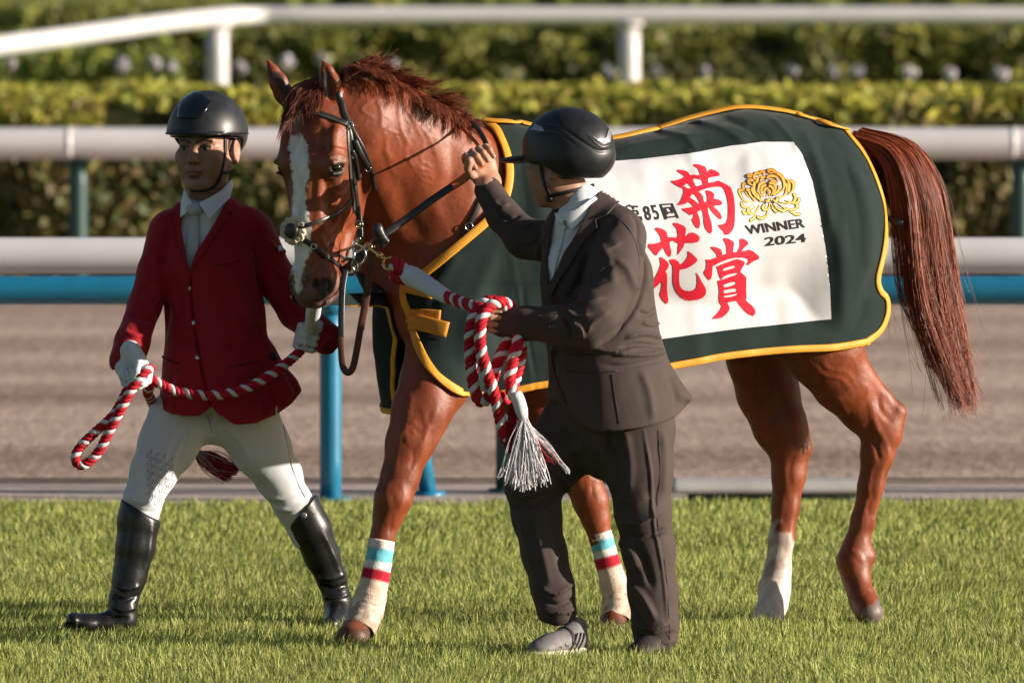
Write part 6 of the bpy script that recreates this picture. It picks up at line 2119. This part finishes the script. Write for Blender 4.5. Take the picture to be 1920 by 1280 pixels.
proj_patch(HT2, [(996, 242), (1004, 231), (1018, 237), (1022, 245)], M['silver'], 'front_vent', hel2, .002, 2, .001)
def chin_strap2(pts, w=.012, lift=.003):
    C, Nn = on_surface(SHT, pts, 6, lift=lift)
    if C is None: return
    V, fs = ribbon_mesh(C, Nn, w, .003); link('chin_strap', mesh_np('chin_strap', V, fs), M['black_web'], hel2)
chin_strap2([(1013, 300), (1018, 330), (1026, 352), (1032, 366)])
chin_strap2([(1112, 345), (1090, 351), (1062, 357), (1036, 362)])

stud(SHT, 1030, 368, .012, M['black_web'], 'buckle', hel2, .012)

SM.location.y -= .20          # he stands nearer the camera than the horse's shoulder
# ================================================================== BRIDLE, REINS
br_ = empty('bridle', hp(0, 0, -.1), 'black leather bridle with a fleece nose pad on the horse head', 'bridle')


def bstrap(name, pts, w=.016, th=.0035, m=None, lift=.001, n=6):
    C, Nn = on_surface(HTREE, pts, n, lift=lift)
    V, fs = ribbon_mesh(C, Nn, w, th)
    return link(name, mesh_np(name, V, fs), m or M['leather'], br_)


def ring(name, c, r, tr, nrm, m, parent, arc=(0, 360), flat=1.0):
    nrm = unit(nrm); a = unit(np.cross(nrm, [0, 0, 1.0])); b = np.cross(nrm, a)
    t = np.radians(np.linspace(*arc, 28))
    C = c + r * (np.cos(t)[:, None] * a + np.sin(t)[:, None] * b * flat)
    V, fs = tube_mesh(C, tr, 8, up=nrm)
    return link(name, mesh_np(name, V, fs), m, parent)


bstrap('headpiece', [(634, 172), (640, 190), (646, 212), (655, 232)], .017)
bstrap('browband', [(534, 222), (545, 214), (566, 208), (590, 210), (616, 218), (640, 228), (655, 233)], .017)
bstrap('browband', [(534, 226), (545, 218), (566, 212), (590, 214), (616, 222), (640, 232), (655, 237)], .007, .006, M['leather_lt'])
bstrap('throat_strap', [(655, 232), (668, 256), (682, 282), (694, 312), (700, 338), (702, 356)], .014)
bstrap('throat_strap', [(664, 262), (677, 290), (690, 314)], .018, .006)
bstrap('cheek_strap', [(653, 234), (658, 262), (662, 296), (664, 330), (668, 366), (671, 392)], .016)
bstrap('cheek_strap', [(652, 236), (653, 268), (655, 300), (658, 340), (662, 375), (664, 398)], .012, .003, M['leather_lt'])
bstrap('cheek_strap', [(660, 282), (666, 296), (670, 318), (672, 336)], .012, .007)
bstrap('noseband', [(558, 427), (580, 421), (606, 412), (632, 400), (650, 386), (658, 376)], .014, .004, M['leather_lt'])
bstrap('noseband', [(562, 443), (580, 456), (600, 472), (622, 488), (636, 500), (642, 508)], .017, .005)
bstrap('noseband', [(596, 468), (606, 478), (618, 486)], .021, .007)
# free hanging cheek end, badge and bit
def fstrap(name, pts, w, m, parent=None, nrm=(-.25, -1, 0), th=.0035, n=6):
    C = smooth_line(PP(pts), n)
    V, fs = ribbon_mesh(C, np.tile(unit(nrm), (len(C), 1)), w, th)
    return link(name, mesh_np(name, V, fs), m, parent or br_)


c0, _ = cast(HTREE, 668, 392)
Yb = c0[1] - .004
fstrap('cheek_strap', [(671, 388, Yb), (673, 405, Yb - .012), (675, 425, Yb - .02), (676, 446, Yb - .025)], .018, M['leather'])
V, fs = boxm(-.008, .008, -.004, .004, -.010, .010)
bc_ = P(672, 421, Yb - .024)
o = link('number_badge', mesh_np('number_badge', V + bc_, fs, smooth=False), M['leather'], br_)
ring('badge_frame', P(673, 421, Yb - .024), .0125, .0022, (-.2, -1, 0), M['steel'], br_)
# the 3 on the badge
for px, py, arc in ((671.5, 418.2, (-130, 95)), (671.5, 423.8, (-95, 130))):
    ring('badge_digit', P(px, py, Yb - .0295), .0046, .0011, (0, -1, 0), M['brass'], br_, arc=arc)
for p in ((655, 232), (657, 236), (664, 292), (690, 316), (671, 396), (672, 408), (611, 482), (588, 462)):
    c, n = cast(HTREE, *p)
    if c is not None: ring('buckle', c + n * .005, .0085, .0018, n, M['steel'], br_)
# fleece pad with leather disc
c, n = cast(HTREE, 556, 433)
c = P(550, 433, c[1] - .004)
n = unit(np.array([-.45, -1, .05]))
S = SDF(); r_ = np.random.default_rng(4)
a_ = unit(np.cross(n, [0, 0, 1.0])); b_ = np.cross(n, a_)
for i in range(64):
    t = r_.random() * 6.283; S.ell(c + (a_ * math.cos(t) + b_ * math.sin(t)) * (.027 + .013 * r_.random()) + n * (.008 * r_.random() - .002), np.array([.007, .007, .007]) * (.7 + .7 * r_.random()), k=.002)
S.ell(c, (.026, .015, .026), k=.01)
V, Q = solid(S, .0026, 0); V = V + normals(V, Q) * ((vnoise(V, 260, 1) - .5) * .005)[:, None]
link('fleece_pad', mesh_np('fleece_pad', V, Q), M['fleece'], br_)
V, Q = solid(SDF().ell(c + n * .017, (.024, .009, .026), np.stack([a_, n, b_])), .003); link('leather_disc', mesh_np('leather_disc', V, Q), M['leather'], br_)
# bit: cheek ring, mouthpiece, curved shanks
Ym = Yb - .03
ring('bit_ring', P(668, 478, Ym), .032, .0042, (-.3, -1, 0), M['steel'], br_, flat=1.05)
ring('bit_ring', P(655, 500, Ym - .01), .026, .0036, (-.2, -1, .1), M['leather'], br_, arc=(20, 330))
for pts in ([(676, 446, Ym), (668, 452, Ym), (662, 462, Ym - .004), (652, 466, Ym), (640, 470, Ym + .01)], [(662, 462, Ym), (664, 480, Ym - .006), (660, 498, Ym - .004), (664, 508, Ym)],
            [(690, 462, Ym), (676, 470, Ym - .006), (662, 478, Ym)], [(632, 474, Ym + .012), (645, 484, Ym), (657, 486, Ym - .005)]):
    V, fs = tube_mesh(smooth_line(PP(pts), 6), .0048, 9); link('bit_bar', mesh_np('bit_bar', V, fs), M['steel'], br_)
fstrap('chin_strap', [(640, 508, Yb), (652, 500, Ym), (668, 486, Ym - .002), (684, 470, Ym), (700, 458, Ym)], .022, M['leather'])
fstrap('chin_strap', [(646, 512, Yb + .02), (660, 500, Ym + .02), (676, 480, Ym + .02)], .016, M['leather'])

# reins: a thing of its own
rn = empty('reins', P(780, 395, -.5), 'black and orange reins running from the bit to the raised hand', 'reins')
def rstrap(name, pts, w, m, nrm=(-.1, -1, .25), th=.004): return fstrap(name, pts, w, m, rn, nrm, th, 8)
YR = -.55
rstrap('rein_leather', [(688, 464, Ym), (705, 450, -.56), (760, 412, -.53), (806, 378, -.525), (852, 347, -.515)], .024, M['leather'])
rstrap('rein_grip', [(848, 350, -.518), (866, 338, -.515), (886, 322, -.512), (908, 304, -.505)], .027, M['orange_rein'], th=.006)
rstrap('rein_leather', [(906, 298, -.49), (900, 278, -.43), (882, 256, -.34), (858, 232, -.22), (838, 214, -.16)], .012, M['orange_rein'])
rstrap('rein_leather', [(918, 288, -.47), (908, 262, -.40), (896, 242, -.30), (880, 226, -.18), (872, 218, -.08)], .016, M['leather'])
rstrap('rein_leather', [(700, 470, -.50), (692, 520, -.49), (684, 575, -.48), (676, 618, -.48)], .024, M['brown_rein'], (0, -1, 0))
rstrap('rein_grip', [(676, 614, -.48), (670, 650, -.48), (662, 688, -.47), (652, 698, -.465), (643, 686, -.46), (640, 655, -.455), (640, 632, -.45)], .022, M['brown_rein'], (0, -1, 0), .005)
rstrap('rein_leather', [(640, 640, -.45), (640, 590, -.44), (642, 540, -.42), (648, 505, -.40)], .020, M['leather'], (0, -1, 0))
# rubber stop on the rein
S = SDF(); q = P(716, 442, -.565)
S.seg(q - [.0, 0, .030], q + [-.012, 0, .026], .010, .014, n=(0, 1, 0), ka=.7, kb=.7); S.seg(P(706, 432, -.565), P(726, 452, -.565), .012, .008)
V, Q = solid(S, .003); link('rein_stop', mesh_np('rein_stop', V, Q), M['leather'], rn)
# strap and ring at the base of the neck, under the rug edge
bsn = []
C, Nn = on_surface(HTREE, [(900, 372), (890, 398), (878, 425), (866, 444)], 6, lift=.006)
V, fs = ribbon_mesh(C, Nn, .018, .004)
ns = link('neck_strap', mesh_np('neck_strap', V, fs), M['leather'], None); tag(ns, 'short black strap with a ring at the base of the neck, along the rug edge', 'strap')
cc_, nn_ = C[len(C) * 2 // 3], Nn[len(C) * 2 // 3]
ring('strap_ring', cc_ + nn_ * .006, .012, .002, nn_, M['steel'], ns)

# small black tail tag
S = SDF(); S.seg(P(1668, 410, .33), P(1684, 418, .32), .010, .012, n=(0, 1, 0), ka=.5, kb=.5); S.seg(P(1684, 418, .32), P(1692, 416, .32), .012, .002, n=(0, 1, 0), ka=.5, kb=.5)
V, Q = solid(S, .003); link('tail_clip', mesh_np('tail_clip', V, Q), M['black_web'], bpy.data.objects['horse_rug'])

# ------------------------------------------------------------------ bandages
def bandage(label, pts, r, band_z, seed):
    C = smooth_line(PP(pts), 10)
    rr = np.interp(np.linspace(0, 1, len(C)), np.linspace(0, 1, len(r)), r) / PXM
    V, fs = tube_mesh(C, rr, 40, cap=False, up=np.array([1.0, 0, 0]))
    n = len(C); 
    # overlapping wraps
    ang = np.tile(np.arange(40) / 40 * 6.283, n); row = np.repeat(np.arange(n) / (n - 1), 40)
    d = unit(V - np.repeat(C, 40, axis=0))
    ph = row * 8.5 + ang / 6.283 * .6
    V = V + d * ((ph % 1) * .0022 + (vnoise(V, 60, seed) - .5) * .003)[:, None]
    px = proj(V)
    col = np.tile([.66, .52, .42], (len(V), 1)) * (.88 + .24 * vnoise(V * [1, 1, 2], 30, seed))[:, None]
    L = row
    for a, b, c in ((band_z[0], band_z[1], (.16, .52, .62)), (band_z[2], band_z[3], (.45, .02, .04)), (band_z[1], band_z[2], (.72, .70, .68)), (0, band_z[0], (.74, .66, .60))):
        m = (L >= a) & (L < b); col[m] = c
    col = np.where((L > .72)[:, None] & (vnoise(V, 40, seed + 2) > .55)[:, None], col * .62, col)
    o = link('leg_bandage', mesh_np('leg_bandage', V, fs, col), M['bandage'], horse)
    md = o.modifiers.new('thick', 'SOLIDIFY'); md.thickness = .003; md.offset = -1
    return o


bandage('', [(716, 1012, -.39), (708, 1060, -.40), (697, 1108, -.41), (687, 1142, -.42), (672, 1180, -.46)], [24, 24, 26, 30, 32, 31], (.10, .21, .29, .38), 3)
bandage('', [(1124, 998, .24), (1134, 1035, .24), (1148, 1085, .24), (1157, 1120, .24), (1154, 1160, .21)], [22, 22, 23, 28, 28, 27], (.10, .22, .30, .40), 5)

# ================================================================== ROPES
def rope(parent, pts, R=12.0, pitch=46.0, n=10, phase=0.0, names=('red_strand', 'white_strand')):
    C = smooth_line(PP(pts), n)
    L = np.concatenate([[0], np.cumsum(np.linalg.norm(np.diff(C, axis=0), axis=1))])
    m = max(12, int(L[-1] / .006)); t = np.linspace(0, L[-1], m)
    C = np.stack([np.interp(t, L, C[:, a]) for a in range(3)], 1)
    T, N, B = frames(C, np.array([.1, -1.0, .2]))
    R = R / PXM; pitch = pitch / PXM
    red, wh = [], []
    for s in range(3):
        a = t / pitch * 2 * math.pi + phase + s * 2 * math.pi / 3
        S_ = C + (N * np.cos(a)[:, None] + B * np.sin(a)[:, None]) * R * .52
        tm = tube_mesh(S_, R * .56, 9)
        (wh if s == 0 else red).append(tm)
    V, fs = merge(red); link(names[0], mesh_np(names[0], V, fs), M['rope_red'], parent)
    V, fs = merge(wh); link(names[1], mesh_np(names[1], V, fs), M['rope_white'], parent)


def tassel(parent, base, ends, n, m, name, seed, r=.0011, spread=.010, droop=.01):
    rr = np.random.default_rng(seed); base = np.array(base); ends = np.array(ends)
    k = rr.integers(0, len(ends), n); f = rr.random((n, 1))
    k2 = np.clip(k + 1, 0, len(ends) - 1)
    e = ends[k] * (1 - f) + ends[k2] * f + rr.normal(size=(n, 3)) * spread * .6
    b = base + rr.normal(size=(n, 3)) * .004
    t = np.linspace(0, 1, 10)[None, :, None]
    S_ = b[:, None] * (1 - t) + e[:, None] * t
    S_ = S_ + np.sin(t * 3.14) * (rr.normal(size=(n, 1, 3)) * spread) + np.sin(t * 9 + rr.random((n, 1, 3)) * 6) * .0018
    S_[..., 2] -= (t[..., 0] ** 2) * droop * rr.random((n, 1))
    V, Q, c = strands_mesh(S_, r, r * .8)
    return link(name, mesh_np(name, V, Q), m, parent)


def shf(pts): return [(x, y, Y - .20 * float(sstep(760, 900, np.array(float(x))))) for x, y, Y in pts]
def PP2(pts): return PP(shf(pts))


rp = empty('lead_rope', P(900, 640, -.8), 'red and white twisted lead rope coiled in the suited man\'s hand with a white tassel', 'rope', 'red and white lead ropes')
V, fs = tube_mesh(smooth_line(PP2([(692, 464, -.60), (706, 474, -.62), (722, 486, -.64)]), 5), np.linspace(.006, .006, 11), 10); link('snap_hook', mesh_np('snap_hook', V, fs), M['brass'], rp)
V, fs = tube_mesh(smooth_line(PP2([(708, 476, -.622), (716, 481, -.63)]), 3), .010, 12); link('snap_hook', mesh_np('snap_hook', V, fs), M['brass'], rp)
ring('snap_hook', P(730, 494, -.65), .020, .0042, (-.2, -1, .4), M['brass'], rp)
ring('snap_hook', P(690, 462, -.60), .012, .0032, (-.2, -1, .4), M['brass'], rp)
rope(rp, shf([(736, 494, -.65), (746, 498, -.655), (758, 508, -.66), (772, 514, -.66)]), 13, 34, phase=.6)
rope(rp, shf([(736, 512, -.645), (748, 522, -.655), (768, 522, -.665)]), 11, 40, phase=2)
V, fs = tube_mesh(smooth_line(PP2([(764, 514, -.66), (790, 528, -.67), (815, 543, -.69), (842, 559, -.71)]), 8), np.interp(np.linspace(0, 1, 25), [0, .12, .5, .95, 1], [18, 19.5, 17, 13, 11]) / PXM, 20)
link('rope_whipping', mesh_np('rope_whipping', V, fs), M['rope_wrap'], rp)
rope(rp, shf([(838, 556, -.71), (860, 565, -.73), (882, 572, -.76), (905, 578, -.79), (940, 590, -.80)]), 11, 33, phase=1)
rope(rp, shf([(958, 586, -.79), (944, 572, -.83), (920, 564, -.85), (900, 574, -.86), (886, 600, -.87), (881, 640, -.87), (884, 690, -.86), (890, 730, -.855), (900, 752, -.85), (916, 744, -.84), (924, 708, -.83), (938, 668, -.82), (954, 636, -.80), (962, 610, -.78)]), 10.8, 33, phase=0)
rope(rp, shf([(960, 578, -.79), (940, 566, -.845), (916, 576, -.87), (902, 604, -.89), (901, 650, -.89), (912, 694, -.885), (927, 738, -.88), (938, 786, -.87), (949, 826, -.86)]), 10.8, 33, phase=2.2)
rope(rp, shf([(962, 600, -.79), (972, 634, -.84), (962, 676, -.86), (956, 712, -.87), (964, 745, -.875)]), 10.8, 33, phase=4)
rope(rp, shf([(966, 612, -.78), (978, 650, -.80), (972, 690, -.81), (960, 730, -.82), (945, 752, -.83), (938, 738, -.84)]), 10, 33, phase=5)
V, fs = tube_mesh(smooth_line(PP2([(966, 736, -.88), (974, 756, -.885), (981, 784, -.885)]), 6), np.array([10, 11, 12, 12, 12, 12, 12, 12, 12, 12, 11, 10, 9]) / PXM, 18); link('rope_whipping', mesh_np('rope_whipping', V, fs), M['rope_wrap'], rp)
ts = PP2([(938, 890, -.93), (952, 900, -.92), (966, 912, -.93), (982, 916, -.92), (995, 912, -.91), (1008, 905, -.90), (1022, 898, -.90)])
tassel(rp, P(981, 778, -.885 - .20), ts, 130, M['rope_white'], 'white_tassel', 3, spread=.011, r=.0017)
tassel(rp, P(982, 790, -.885 - .20), PP2([(1050, 868, -.86), (1062, 876, -.86), (1066, 882, -.86)]), 34, M['rope_white'], 'white_tassel', 4, spread=.006)
tassel(rp, P(960, 762, -.87 - .20), PP2([(948, 838, -.88), (958, 848, -.88), (966, 850, -.88)]), 150, M['rope_red'], 'red_tassel', 5, spread=.005, r=.0013)
tassel(rp, P(980, 800, -.89 - .20), PP2([(1030, 862, -.88), (1052, 866, -.88), (1000, 870, -.88)]), 14, M['rope_red'], 'red_tassel', 6, spread=.008)

rp2 = empty('lead_rope', P(420, 735, -.1), 'red and white twisted lead rope sagging between the gloves of the man in red', 'rope', 'red and white lead ropes')
V, fs = tube_mesh(smooth_line(PP([(592, 560, -.40), (588, 582, -.27), (585, 604, -.12), (582, 622, .0)]), 8), np.interp(np.linspace(0, 1, 25), [0, .5, .9, 1], [14, 14, 11, 9]) / PXM, 18); link('rope_whipping', mesh_np('rope_whipping', V, fs), M['rope_wrap'], rp2)
rope(rp2, [(583, 616, .0), (580, 636, .02), (570, 650, .01), (548, 672, -.03), (505, 704, -.08), (450, 732, -.11), (392, 741, -.12), (330, 733, -.13), (286, 712, -.14), (262, 700, -.15), (240, 694, -.14)], 9.4, 28, phase=1)
rope(rp2, [(268, 688, -.15), (252, 704, -.17), (238, 732, -.18), (214, 776, -.19), (176, 812, -.19), (150, 838, -.19), (141, 860, -.19), (154, 872, -.19), (182, 850, -.19), (206, 806, -.20), (226, 768, -.21), (248, 728, -.21), (272, 696, -.20), (284, 690, -.17)], 9.2, 28, phase=3)
rope(rp2, [(256, 705, -.13), (280, 722, -.10), (276, 735, -.05)], 9, 28, phase=3)
rope(rp2, [(276, 735, -.04), (300, 780, .30), (345, 830, .34), (372, 852, .34)], 9.2, 28, phase=3)
te = PP([(446, 868, .30), (445, 876, .31), (440, 884, .32), (432, 890, .33), (424, 893, .34)])
tassel(rp2, P(366, 848, .34), te, 240, M['rope_red'], 'red_tassel', 8, spread=.010, r=.0014)
tassel(rp2, P(366, 845, .33), te, 50, M['rope_white'], 'white_tassel', 9, spread=.010, r=.0013)
# ================================================================== TURF
def grass_blades(n, x0, x1, y0, y1, h0, h1, w, seed):
    r = np.random.default_rng(seed)
    x = x0 + r.random(n) * (x1 - x0); y = y0 + r.random(n) * (y1 - y0)
    b = np.stack([x, y, np.full(n, GZ)], 1)
    clump = vnoise(b * [1, 1, 0], 3.2, seed); fineN = vnoise(b * [1, 1, 0], 16, seed + 1)
    h = (h0 + (h1 - h0) * r.random(n) ** 1.3) * (.72 + .38 * clump + .28 * fineN)
    ang = r.random(n) * 6.283
    d = np.stack([np.cos(ang), np.sin(ang), 0 * ang], 1)
    lean = (.08 + .6 * r.random(n) ** 1.8) * h
    wind = (vnoise(b * [1, 1, 0], 1.8, seed + 5) - .5) * .5
    tip = b + d * lean[:, None] + np.stack([wind * h, -.1 * h, h * (1 - .25 * (lean / h) ** 2)], 1)
    mid = b + d * (lean * .28)[:, None] + np.stack([wind * h * .35, 0 * h, h * .58], 1)
    wa = r.random(n) * 6.283
    s = np.stack([np.cos(wa), np.sin(wa) * .6, 0 * wa], 1) * (w * (.6 + .8 * r.random(n)))[:, None]
    V = np.stack([b - s, b + s, mid - s * .8, mid + s * .8, tip], 1).reshape(-1, 3)
    i = np.arange(n)[:, None] * 5
    Q = i + np.array([[0, 1, 3, 2]]); T_ = i + np.array([[2, 3, 4]])
    g1 = np.array([.33, .39, .09]); g2 = np.array([.50, .51, .15]); g3 = np.array([.11, .17, .045]); straw = np.array([.38, .33, .17])
    u = r.random((n, 1)); c = g1 * (1 - u) + g2 * u
    c = np.where((r.random(n) < .25)[:, None], g3, c)
    patch = fbm(b * [1, 1, 0], 1.4, seed + 8)[:, None]
    c = c * (.72 + .56 * patch)
    c = np.where((r.random(n) < .035 + .05 * (fineN > .75))[:, None], straw, c)
    col = np.repeat(c[:, None], 5, axis=1) * np.ones(5)[None, :, None]
    return V, Q, T_, col.reshape(-1, 3)


parts = [grass_blades(240000, -2.5, 2.5, -3.0, 1.4, .018, .056, .0017, 1), grass_blades(130000, -2.9, 2.9, 1.4, 4.2, .024, .056, .0019, 2), grass_blades(40000, -4.2, -2.5, -3.4, 2.0, .025, .07, .003, 5), grass_blades(40000, 2.5, 4.2, -3.4, 2.0, .025, .07, .003, 6), grass_blades(110000, -3.6, 3.6, 4.2, Y_TURF + .05, .028, .058, .0030, 3)]
n = 0; Vs = []; Fq = []; Ft = []; cs = []
for V, Q, T_, c in parts:
    Vs.append(V); Fq.append(Q + n); Ft.append(T_ + n); cs.append(c); n += len(V)
me = mesh_np('turf_grass', np.concatenate(Vs), [np.concatenate(Fq), np.concatenate(Ft)], np.concatenate(cs), smooth=False)
gr_ = tag(link('turf_grass', me, M['grass']), 'short green turf grass the horse and men walk on', 'grass', None, 'stuff')
# a few long stray blades
r = np.random.default_rng(77)
n = 900
b = np.stack([-2.4 + 4.8 * r.random(n), -2.6 + 5 * r.random(n), np.full(n, GZ)], 1)
d = r.normal(size=(n, 3)) * [1, .6, 0]; t = np.linspace(0, 1, 7)[None, :, None]
S_ = b[:, None] + d[:, None] * t ** 1.6 * .045 + np.array([0, 0, 1.0]) * (t * (.07 + .05 * r.random((n, 1, 1))) - .03 * t ** 3)
V, Q, c = strands_mesh(S_, .0013, .0004, np.repeat(np.array([[.13, .18, .045]]), n, 0) * (.6 + .9 * r.random((n, 1))))
o = link('turf_stalks', mesh_np('turf_stalks', V, Q, c), M['grass'], None); tag(o, 'longer stray stalks sticking up out of the turf', 'grass stalks', None, 'stuff')
